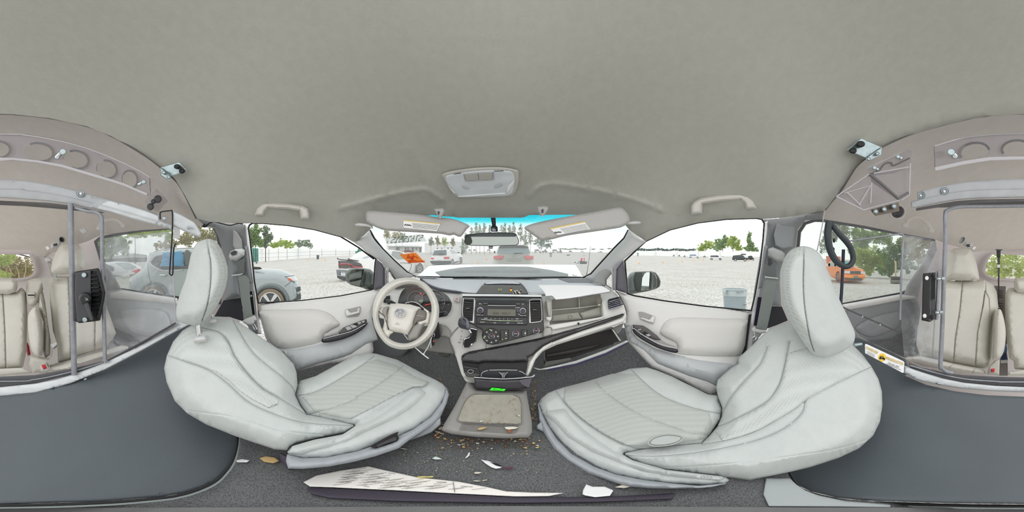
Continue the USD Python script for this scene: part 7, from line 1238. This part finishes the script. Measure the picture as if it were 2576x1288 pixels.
# big grey bin outside the passenger door
t = thing('rubbish_bin', 'big pale grey round rubbish bin outside the passenger window', 'bin')
CAN = mat('can_grey', (150, 162, 168), .6, spec=.3, var=.05, vscale=6); CAN2 = mat('can_rim', (182, 192, 194), .55)
bd_ = 12.2; rt = 29.5 / 1288 * bd_; c0 = P(S('e', '1615,930')[0][0], S('e', '1615,930')[0][1], bd_ + .28); zt_ = c0[2]; hgt = zt_ - float(ground_z(c0[0], c0[1]))
t.add('shell', lathe([(rt * .74, 0), (rt * .86, .0), (rt * .90, hgt * .6), (rt * .94, hgt * .8), (rt * .98, hgt - .03), (rt * .93, hgt - .03), (rt * .86, hgt * .7), (rt * .80, .03), (0, .03), (0, 0), (rt * .74, 0)], c0 - [0, 0, hgt], (0, 0, 1), 40), CAN)
t.add('rim', lathe([(rt * .92, hgt - .035), (rt, hgt - .035), (rt * 1.02, hgt - .015), (rt, hgt), (rt * .92, hgt), (rt * .92, hgt - .035)], c0 - [0, 0, hgt], (0, 0, 1), 40), CAN2); t.add('collar_band', lathe([(rt * .93, hgt * .74), (rt * .965, hgt * .74), (rt * .985, hgt * .93), (rt * .95, hgt * .93), (rt * .93, hgt * .74)], c0 - [0, 0, hgt], (0, 0, 1), 40), CAN2)
for s_ in ('1450,950 1500,955 1480,1018 1445,990', '1765,955 1785,960 1780,1000 1762,990'): t.add('side_handle', slab(S('e', s_), bd_ + .1, .08, .02, 2), CAN2)
for x, z_, m_ in ((0, 0, 0),): t.add('lettering', text('BRUTE', S('e', '1640,1000')[0], 4.6, bd_ - .03, -3, bold=True, width=18, relief=.004), mat('can_ink', (130, 136, 138), .6))
t.add('stain_mark', slab(S('e', '1735,1155 1785,1150 1782,1162 1745,1166'), bd_ + .02, .01), mat('can_mark', (120, 118, 112), .7)); t.done()
# traffic cones
CON = mat('cone_orange', (255, 166, 84), .6); CONB = mat('cone_white', (244, 236, 222), .6)
for x, yt, yb, lb in ((1201.7, 657.5, 666, 'orange cone nearest the hood, between the white wagon and the silver crossover'), (1224, 645.5, 654, 'orange cone just beyond the nearest one, left of the silver crossover'), (1241, 640, 645, 'small orange cone at the left shoulder of the silver crossover'), (1368, 657, 666, 'orange cone to the right of the silver crossover'),
                       (775, 648.5, 654, 'left small orange cone in front of the white fence'), (818, 649.5, 655.5, 'right small orange cone in front of the white fence'), (1607, 656, 663.5, 'leftmost pale orange cone beyond the passenger window'), (1667, 654, 661.5, 'second pale orange cone beyond the passenger window'), (1716, 652.5, 658.5, 'third pale orange cone beyond the passenger window'),
                       (1747, 651, 656.5, 'pale orange cone left of the distant white car'), (1769, 648.5, 654.5, 'orange cone between the distant white car and the white jeep'), (1789.5, 646, 654, 'red orange cone at the rear wheel of the white jeep'), (1881, 652, 658, 'orange cone beside the black car far right')):
    t = thing('traffic_cone', lb, 'traffic cone', 'traffic cones on the lot'); d = at_ground(x, yb); h_ = (yb - yt) / 1288 * d; b = P(x, yb, d); b[2] = float(ground_z(b[0], b[1]))
    t.add('base', cuboid(b[0] - h_ * .27, b[1] - h_ * .27, b[2], b[0] + h_ * .27, b[1] + h_ * .27, b[2] + h_ * .07), CON); t.add('cone', lathe([(0, h_ * .07), (h_ * .2, h_ * .07), (h_ * .05, h_), (0, h_)], b, (0, 0, 1), 16), CON); t.add('white_band', lathe([(h_ * .13, h_ * .45), (h_ * .145, h_ * .45), (h_ * .1, h_ * .7), (h_ * .085, h_ * .7), (h_ * .13, h_ * .45)], b, (0, 0, 1), 16), CONB); t.done()
t = thing('red_jack_stand', 'red upright equipment with dark base on the lot to the right', 'equipment')
jd = at_ground(1460, 664)
for s_ in ('866,636 898,636 898,690 860,692', '920,634 936,634 936,690 918,692'): t.add('red_post', slab(S('d', s_), jd, .3, .05, 2), mat('jack_red', (226, 78, 100), .5))
t.add('ramp', slab(S('d', '786,740 850,682 862,690 812,742'), jd, .3), mat('ramp_blue', (120, 150, 158), .5)); t.add('base', slab(S('d', '830,690 980,700 975,742 845,744 850,715'), jd + .1, .4, .05, 2), CDARK); t.add('hose', bar(S('d', '905,610 915,592 935,595 938,610'), jd, .4), GRC); t.add('weight', slab(ell(*S('d', '765,715')[0], 2, 1.6), jd, .2), CDARK); t.done()
obj('pallet', slab(S('d', '612,576 672,574 670,592 612,594'), 150, .8), CDARK, 'small dark pallet lying far off on the lot', 'pallet')
t = thing('post_and_tyres', 'wooden post standing in two stacked tyres by the bushes', 'post')
yd = at_ground(2253, 714); t.add('post', slab(S('h', '1115,566 1142,566 1145,806 1118,806'), yd + .5, .15, .03, 2), mat('post_wood', (196, 182, 146), .8))
for k, s_ in enumerate(('1050,850 1060,835 1205,835 1205,900 1055,900', '1058,798 1080,792 1200,796 1202,850 1065,852')): t.add('tyre', slab(rnd(S('h', s_), 2), yd, .6, .15, 5), TYRE if k else mat('tyre_pale', (128, 128, 122), .8))
t.done()
# ---- trees and bushes
def leafmat(name, a, b, c, tr=.5):
    return usdkit.material(stage, '/World/Looks/' + name, {'geo': ('geometry', {}), 'r': ('rgb_ramp', {'ramp': [(0, lin(a)), (.55, lin(b)), (1, lin(c))]}), 'd': ('diffuse_bsdf', {}), 't': ('translucent_bsdf', {}), 'm': ('mix_closure', dict(fac=tr))},
        [('geo.random_per_island', 'r.fac'), ('r.color', 'd.color'), ('r.color', 't.color'), ('d.BSDF', 'm.closure1'), ('t.BSDF', 'm.closure2')], surface='m.closure')
LF = [leafmat('leaf_yellow_green', (184, 200, 118), (214, 226, 146), (236, 242, 180)), leafmat('leaf_green', (150, 174, 122), (186, 206, 146), (218, 230, 180)), leafmat('leaf_grey_green', (160, 172, 152), (190, 200, 180), (214, 220, 204)), leafmat('leaf_autumn', (166, 156, 98), (216, 212, 122), (244, 246, 160)), leafmat('leaf_deep', (120, 152, 92), (162, 194, 114), (204, 226, 150))]
BARK = mat('bark', (126, 112, 98), .9)
def leaves(cl, n, size, seed):
    """n single leaf quads scattered through the clumps (pixel centre, distance, pixel radii)."""
    r = np.random.default_rng(seed); cl = np.asarray(cl, float); wgt = cl[:, 3] * cl[:, 4]; k = r.choice(len(cl), n, p=wgt / wgt.sum())
    u = r.normal(size=(n, 3)); u /= np.linalg.norm(u, axis=1, keepdims=True); u *= (r.random((n, 1)) ** .45)
    c = cl[k]; d = c[:, 2] + u[:, 1] * c[:, 3] * c[:, 2] / W2 * .8
    p = P(c[:, 0] + u[:, 0] * c[:, 3], c[:, 1] + u[:, 2] * c[:, 4], d); s = size * c[:, 2] / W2 * (.6 + .8 * r.random(n))
    a = r.normal(size=(n, 3)); a /= np.linalg.norm(a, axis=1, keepdims=True); b = np.cross(a, r.normal(size=(n, 3))); b /= np.linalg.norm(b, axis=1, keepdims=True)
    v = np.stack([p + a * s[:, None], p + b * s[:, None] * .55, p - a * s[:, None], p - b * s[:, None] * .55], 1).reshape(-1, 3)
    q = np.arange(n)[:, None] * 4; return v, np.vstack([q + [0, 1, 2], q + [0, 2, 3]])
seedk = [100]
def tree(name, label, clumps, d, n, size, m, trunk=None, cat='tree', group=None):
    seedk[0] += 1; t = thing(name, label, cat, group)
    rr = np.random.default_rng(seedk[0]); cl = []
    for x, y, rx, ry in clumps:                       # every clump breaks up into uneven tufts
        cl.append((x, y, d, rx * .85, ry * .85))
        for _ in range(9): a, q = rr.random() * 6.28, .55 + .55 * rr.random(); cl.append((x + rx * q * math.cos(a), y + ry * q * math.sin(a), d + rx * d / W2 * (rr.random() - .5), rx * (.16 + .2 * rr.random()), ry * (.16 + .2 * rr.random())))
    t.add('foliage', leaves(cl, int(n * 1.5), size, seedk[0]), m, smooth=False, kind='stuff')
    if trunk: 
        x, yt, yb, r = trunk; z = float(ground_z((x - W2) / W2 * d, d)); pt = P(x, yt, d); t.add('trunk', rod(np.array([[pt[0], d, z], [pt[0] + .1 * r * d / W2, d, (z + pt[2]) / 2], pt]), [r * d / W2, r * .7 * d / W2, r * .3 * d / W2], 8), BARK)
    t.done()
tree('leafy_tree', 'broad leafy tree at the left edge of the driver window', [(638, 590, 17, 24), (650, 610, 18, 14), (632, 612, 12, 14)], 120, 2600, 2.0, LF[1], (642, 600, 640, 1.5))
tree('leafy_tree', 'tall slender tree beside the broad one in the driver window', [(668, 578, 9, 14), (672, 600, 14, 16), (664, 616, 14, 9), (682, 596, 8, 10)], 122, 1500, 1.9, LF[2], (668, 575, 640, 1.2))
tree('bush', 'yellow green bush behind the white fence', [(690, 616, 14, 9), (708, 612, 16, 11), (728, 616, 14, 9)], 160, 1500, 1.6, LF[0], None, 'bush'); tree('bush', 'grey green bush behind the white fence, right of the yellow one', [(752, 614, 14, 9), (770, 612, 14, 8), (780, 618, 10, 6)], 170, 1000, 1.5, LF[2], None, 'bush')
for k, (x, yt, w) in enumerate(((974, 578, 10), (996, 581, 13), (1012, 584, 10), (1084, 596, 8), (1100, 594, 6), (1118, 598, 9), (1138, 597, 7))): tree('far_tree', ('first','second','third','fourth','fifth','sixth','seventh')[k] + ' yellowish tree from the left beyond the warehouse roof', [(x, yt + 8, w * .8, 8), (x + 2, yt + 15, w, 7)], 210 + 14 * (k % 3), 420, 1.3, LF[(3, 3, 2, 2, 3, 0, 3)[k]], (x, yt + 4, 640, .5))
pines = [(1172, 585, 9), (1186, 572, 8), (1198, 560, 9), (1207, 566, 8), (1218, 562, 9), (1232, 566, 8), (1262, 566, 10), (1270, 562, 8), (1282, 566, 9), (1292, 560, 10), (1310, 564, 9), (1322, 580, 8), (1334, 572, 8), (1164, 600, 7)]
for k, (x, yt, w) in enumerate(pines):
    side = 'left' if x < 1240 else 'right'; tree('pine_tree', ('second slim pine from the left,third slim pine from the left,fourth slim pine from the left,fifth slim pine from the left,sixth slim pine from the left,slim pine just left of the mirror stem,slim pine just right of the mirror stem,second slim pine right of the mirror stem,third slim pine right of the mirror stem,fourth slim pine right of the mirror stem,fifth slim pine right of the mirror stem,short pine before the rightmost one,rightmost pine beside the passenger visor,leftmost short pine at the tip of the driver visor'.split(',')[k] + ', beyond the windscreen'), [(x, yt + 4, w * .35, 5), (x, yt + 13, w * .6, 6), (x - 1, yt + 23, w * .8, 7), (x + 1, yt + 34, w * .8, 8)], 190 + 13 * (k % 4), 480, 1.25, LF[2], (x, yt, 640, .55), group='pines beyond the windscreen')
tree('leafy_tree', 'bluish green tree pair under the tip of the passenger visor', [(1353, 606, 11, 8), (1375, 604, 12, 8), (1362, 616, 16, 8), (1380, 618, 9, 7)], 260, 1000, 1.4, leafmat('leaf_blue_green', (110, 140, 128), (150, 176, 164), (190, 208, 198)), (1361, 604, 640, .8))
tree('leafy_tree', 'round yellow green tree at the left of the grove on the right', [(1768, 622, 12, 9), (1782, 614, 14, 11), (1760, 628, 8, 5)], 242, 1300, 1.5, LF[0], (1775, 612, 642, 1)); tree('leafy_tree', 'tall green tree in the middle of the grove on the right', [(1815, 612, 16, 14), (1825, 602, 10, 10), (1805, 622, 18, 10)], 305, 2000, 1.5, LF[1], (1818, 600, 642, 1)); tree('leafy_tree', 'bushy tree with a pointed top in the grove on the right', [(1838, 610, 12, 14), (1850, 615, 12, 14), (1848, 600, 5, 8), (1858, 624, 8, 9)], 268, 1800, 1.5, LF[0], (1844, 596, 642, 1))
tree('leafy_tree', 'tall lone tree at the right end of the grove', [(1886, 590, 5, 8), (1884, 602, 8, 9), (1888, 614, 10, 9), (1884, 625, 14, 9), (1900, 628, 10, 7)], 245, 1700, 1.5, LF[1], (1886, 586, 642, .9))
tree('treeline', 'low bluish treeline on the horizon beyond the passenger window', [(x, 628.5 - 1.2 * math.sin(x * .13), 7, 3.2) for x in range(1598, 1752, 7)], 420, 2200, 1.2, leafmat('leaf_far', (120, 138, 132), (150, 166, 160), (178, 190, 184)), None, 'treeline')
tree('treeline', 'faint treeline on the horizon at the right of the windscreen', [(x, 626.5 - .8 * math.sin(x * .21), 6, 1.5) for x in list(range(1410, 1455, 7)) + [1462, 1470, 1492, 1515, 1533]], 420, 800, 1.0, _mats.get('x') or LF[2], None, 'treeline')
# around the rear windows
tree('leafy_tree', 'leafy green tree hanging over the left rear window', [(262, 612, 24, 24), (292, 606, 26, 22), (275, 635, 28, 16), (312, 622, 18, 20)], 46, 3000, 2.4, LF[1], (280, 600, 655, 2)); tree('leafy_tree', 'leafy branches along the top of the left rear window', [(340, 590, 26, 10), (372, 586, 28, 9), (405, 584, 26, 9), (425, 596, 14, 12)], 44, 2000, 2.2, LF[0], (340, 585, 655, 1.2)); tree('leafy_tree', 'olive tree above the roof of the grey SUV', [(408, 618, 22, 10), (432, 618, 16, 12), (470, 600, 26, 20), (510, 596, 26, 24), (540, 590, 16, 22)], 42, 2600, 2.4, LF[3], (500, 590, 660, 1.5))
tree('bush', 'tall yellow green bush behind the tailgate glass at the left edge', [(-10, 660, 34, 26), (30, 665, 34, 28), (70, 668, 26, 26), (10, 690, 40, 18), (60, 692, 32, 16)], 13.5, 1900, 3.4, LF[3], None, 'bush'); tree('bush', 'bright green bush behind the tailgate glass at the right edge', [(2500, 665, 26, 26), (2535, 660, 34, 28), (2580, 664, 36, 28), (2630, 668, 34, 26), (2520, 690, 34, 16), (2590, 692, 40, 16)], 13.5, 2100, 3.4, LF[0], None, 'bush')
tree('bush', 'light yellow green foliage at the very left of the left tailgate glass', [(-14, 658, 26, 16), (12, 656, 20, 14), (30, 648, 16, 10), (8, 690, 22, 10)], 12.6, 700, 3.4, LF[0], None, 'bush')
obj('twigs', join(*[rod(P(np.array([x0, (x0 + x1) / 2 + 3, x1]), np.array([y0, (y0 + y1) / 2 + 2, y1]), 12.9), [.016, .012, .007], 5) for x0, y0, x1, y1 in ((2, 700, 22, 664), (48, 702, 40, 668), (72, 696, 86, 680), (30, 690, 10, 650), (60, 700, 64, 655), (-20, 700, -5, 650))]), mat('twig', (178, 156, 128), .9), 'bare twigs in the bush at the left edge', 'twigs', kind='stuff')
tree('leafy_tree', 'high dappled tree at the left of the right rear window', [(2085, 590, 18, 26), (2105, 578, 20, 18), (2130, 585, 24, 20), (2075, 620, 16, 20)], 64, 2400, 2.0, LF[2], (2090, 570, 680, 2)); tree('leafy_tree', 'big green tree over the middle of the right rear window', [(2165, 592, 26, 22), (2195, 595, 28, 22), (2160, 620, 24, 22), (2225, 600, 26, 20)], 50, 3600, 2.4, LF[1], (2180, 580, 690, 2)); tree('bush', 'dense bright green bush behind the orange saloon', [(2160, 650, 20, 22), (2190, 645, 28, 28), (2215, 660, 26, 24), (2180, 678, 26, 16)], 42, 4200, 2.3, LF[0], None, 'bush'); tree('bush', 'dense green bush behind the wooden post and tyres', [(2235, 640, 26, 26), (2262, 630, 26, 30), (2250, 668, 26, 22), (2228, 684, 24, 12), (2290, 620, 24, 26), (2280, 660, 24, 24)], 40, 4600, 2.3, LF[4], None, 'bush'); tree('leafy_tree', 'yellow green tree at the far end of the right rear window', [(2295, 606, 26, 16), (2330, 612, 22, 18), (2310, 640, 24, 22)], 38, 2400, 2.3, LF[3], (2310, 600, 690, 1.4))
# ================================================================ LITTER ON THE FLOOR
def ff(o): return lambda x, y: floorf(x, y) - o
PAP = mat('paper_white', (240, 236, 230), .7); TAN = mat('dry_tan', (206, 176, 122), .8); BRN = mat('dry_brown', (160, 96, 62), .8); PALE = mat('pale_scrap', (226, 222, 206), .7); OCH = mat('ochre_scrap', (220, 206, 130), .7)
t = thing('printed_paper', 'large white printed paper sheet lying on the carpet at the bottom', 'paper')
pp = np.array([(763, 1213), (796, 1196), (855, 1184), (927, 1173), (973, 1184), (1047, 1200), (1156, 1212), (1224, 1225), (1274, 1236), (1340, 1239), (1420, 1240), (1380, 1248), (1300, 1249), (1200, 1244), (1100, 1239), (990, 1233), (900, 1229), (840, 1226), (780, 1224)], float)
t.add('sheet', slab(pp, ff(.02), .006, .004, 4), PAP)
ln = []
for k in range(95):
    x = 815 + (k * 53) % 430; y = 1181 + (k * 7.3) % 52; L = 26 + (k * 13) % 40; a = np.array([(x, y), (x + L, y - L * .13)])
    if Polygon(pp).buffer(-2).contains(LineString(a)): ln.append(bar(a, ff(.028), .32, smooth=False, n=5))
for k in range(26):
    x = 800 + (k * 61) % 400; y = 1190 + (k * 11) % 44; a = np.array([(x, y), (x + 14 + k % 5 * 4, y + 1.5)])
    if Polygon(pp).buffer(-2).contains(LineString(a)): ln.append(bar(a, ff(.028), .45, smooth=False, n=5))
t.add('print', join(*ln), mat('faded_ink', (120, 116, 112), .7), kind='stuff'); t.add('fold_shadow', bar(np.array([(1140, 1212), (1144, 1238)], float), ff(.028), .8, smooth=False), GREYT); t.add('yellow_edge', slab(np.array([(1049, 1199), (1090, 1197.5), (1090, 1200.5), (1052, 1202)], float), ff(.03), .004), OCH); t.done()
obj('shadow_strip', slab(rnd(np.array([(770, 1226), (840, 1229), (900, 1232), (1100, 1241), (1300, 1251), (1500, 1250), (1640, 1244), (1700, 1240), (1690, 1256), (1500, 1264), (1300, 1267), (1000, 1262), (830, 1254), (785, 1244)], float), 3), ff(.015), .03, .01, 5), mat('strip_shadow_plum', (66, 60, 72), .5), 'dark plum slab standing in for the shadow below the white paper', 'strip')  # a shadow on the carpet, built as a thin dark slab
obj('sill_plate', slab(np.array([(-520, 1279), (700, 1276), (1288, 1273), (2000, 1276), (3096, 1279), (3096, 1420), (-520, 1420)], float), ff(.03), .03, step=30), mat('sill_grey', (112, 112, 112), .5, var=.1, vscale=4), 'grey floor plate along the bottom edge of the photo', 'floor plate')
obj('pale_sill_panel', slab(rnd(S('L', '1680,925 1850,925 1900,970 1960,1010 2060,1050 2250,1090 2576,1115 2576,1135 2200,1130 1700,1128 1660,1040'), 3), ff(.012), .02, .006, 5), mat('pale_sill', (172, 178, 178), .5), 'pale grey sill panel at the foot of the right partition', 'sill panel')
def scrap(name, label, pts, m, cat, o=.012, code='p', group=None): obj(name, slab(rnd(S(code, pts), .4), ff(o), .006, .004, 2), m, label, cat, group)
t = thing('candy_wrapper', 'torn white wrapper with a dark red tip on the carpet', 'wrapper'); t.add('wrapper', slab(S('p', '1190,602 1290,618 1380,655 1470,695 1450,715 1390,725 1330,705 1250,655'), ff(.015), .008, .005, 3), WHITE); t.add('dark_print', slab(S('p', '1320,640 1400,655 1475,690 1450,695 1390,680'), ff(.022), .004), INK); t.add('red_tip', slab(S('p', '1470,700 1530,712 1632,700 1600,722 1530,732 1490,722'), ff(.018), .006), mat('wine_red', (96, 40, 62), .5)); t.done()
scrap('paper_scrap', 'pale green-white paper scrap left of the torn wrapper', '550,588 600,560 640,572 692,600 600,604', mat('mint_white', (214, 230, 222), .7), 'scrap'); scrap('plastic_piece', 'curved white plastic piece behind the console', '985,580 1015,545 1032,510 1056,508 1046,550 1005,584', WHITE, 'scrap'); scrap('paper_scrap', 'oval white scrap in front of the torn wrapper', '1098,776 1130,763 1214,766 1170,788 1120,790', PALE, 'scrap'); scrap('paper_scrap', 'long white scrap nearest the paper sheet', '1088,878 1130,873 1202,882 1160,892 1110,888', PALE, 'scrap'); scrap('paper_scrap', 'small white scrap right of the long one', '1205,875 1280,862 1276,872 1220,884', PALE, 'scrap'); scrap('yellow_stick', 'yellow strip along the upper edge of the paper', '360,824 440,817 562,826 550,838 400,838', OCH, 'strip', .03)
scrap('leaf_scrap', 'round tan disc under the back of the driver chair', '640,945 680,932 740,940 768,962 730,978 670,968', TAN, 'scrap', .02, 'D'); scrap('foam_piece', 'bright white piece on the floor behind the driver chair', '486,958 530,950 580,958 560,972 500,972', WHITE, 'scrap', .02, 'D'); scrap('crumpled_paper', 'crumpled white paper under the front of the passenger chair', '358,1040 362,1010 385,968 430,985 520,985 582,1012 556,1052 450,1062 380,1050', WHITE, 'paper', .03, 'L'); scrap('paper_scrap', 'flat pale scrap right of the crumpled paper', '588,990 640,972 705,964 752,975 660,996', PALE, 'scrap', .02, 'L'); scrap('foil_stick', 'white twig-like splinter by the left corner of the console', '575,222 640,235 705,268 690,272 620,248', PALE, 'scrap'); scrap('white_splinter', 'white splinter left of the console on the carpet', '115,445 180,455 245,470 180,468', PALE, 'scrap')
cfz = offs(kdp, .056)
def onc(name, label, pts, m, cat): obj(name, slab(rnd(S('p', pts), .4), cfz, .005, .003, 2), m, label, cat)
onc('dry_leaf', 'large tan leaf in the front pocket of the floor console', '1138,205 1180,185 1225,178 1280,180 1240,200 1180,216', TAN, 'leaf'); onc('paper_scrap', 'pale paper scrap at the right end of the console pocket', '1500,175 1610,170 1690,182 1650,200 1560,212 1520,205', PALE, 'scrap'); onc('dry_leaf', 'brown leaf beneath the pale scrap in the console pocket', '1540,215 1600,215 1585,240 1560,258 1545,240', BRN, 'leaf'); onc('paper_scrap', 'small white scrap on the console tray mat', '1170,100 1200,92 1230,98 1190,110', WHITE, 'scrap'); onc('paper_scrap', 'white scrap near the right edge of the tray mat', '1665,12 1695,18 1718,44 1690,38', PALE, 'scrap')
obj('green_thread', bar(S('p', '1465,405 1600,425 1750,448 1974,470'), ff(.01), .5, n=5), mat('thread_green', (58, 112, 92), .7), 'thin green thread across the carpet behind the console', 'thread')
r_ = np.random.default_rng(5)
def bits(n, sampler, dep, s0, s1):
    out = []
    for _ in range(n):
        x, y = sampler()
        while 1200 < x < 1302 and 1150 < y < 1184: x, y = sampler()
        s = s0 + (s1 - s0) * r_.random() ** 2; a = r_.random() * 6.28; m = 4 + int(r_.integers(0, 2)); an = np.sort(r_.random(m) * 6.28)
        q = np.stack([x + s * np.cos(an) * (1.5 if r_.random() < .5 else 1), y + s * .6 * np.sin(an)], 1); vf = P(q[:, 0], q[:, 1], dep(q[:, 0], q[:, 1])); vb = vf + [0, .004, 0]
        f = [[0, i + 1, i] for i in range(1, m - 1)] + [[m, m + i, m + i + 1] for i in range(1, m - 1)] + [[i, (i + 1) % m, m + i] for i in range(m)] + [[(i + 1) % m, m + (i + 1) % m, m + i] for i in range(m)]; out.append((np.vstack([vf, vb]), np.array(f)))
    return join(*out)
ramp_ = mat('crumb_mix', (206, 186, 150), .85, var=.35, vscale=60); dk_ = mat('crumb_brown', (150, 104, 70), .85, var=.3, vscale=60)
band_ = lambda: (1100 + 245 * r_.random(), 1100 + abs(r_.normal()) * 12 + 5 * r_.random()); side_ = lambda: ((1070 + 65 * r_.random(), 950 + 150 * r_.random()) if r_.random() < .5 else (1337 + 11 * r_.random(), 960 + 100 * r_.random())); all_ = lambda: (1000 + 350 * r_.random(), 1105 + 90 * r_.random())
obj('crumbs', bits(520, lambda: (band_, side_, all_)[int(r_.integers(0, 3))](), ff(.008), .5, 2.2), ramp_, 'pale crumbs and wood chips strewn over the carpet around the console', 'crumbs', kind='stuff', smooth=False); obj('crumbs', bits(180, lambda: (band_, side_)[int(r_.integers(0, 2))](), ff(.015), .6, 2.6), dk_, 'brown leaf crumbs gathered at the rear edge of the console', 'crumbs', kind='stuff', smooth=False)
tm = lambda: (1165 + 145 * r_.random(), 995 + 100 * r_.random()); obj('crumbs', bits(110, tm, offs(kdp, .056), .4, 1.5), dk_, 'dark specks on the console tray mat', 'crumbs', kind='stuff', smooth=False)
for k in range(46):
    x, y = ((1110 + 250 * r_.random(), 1103 + 26 * r_.random()) if k < 34 else (1095 + 20 * r_.random(), 1060 + 40 * r_.random())); s = 3 + 3 * r_.random(); an = np.sort(r_.random(6) * 6.28); q = np.stack([x + s * np.cos(an), y + s * .5 * np.sin(an)], 1)
    obj('dry_leaf', slab(q, ff(.014), .005, .003, 1.5), (TAN, BRN, TAN, PALE)[k % 4], 'small dry leaf scrap among the crumbs behind the floor console', 'leaf', 'dry leaf scraps behind the console')
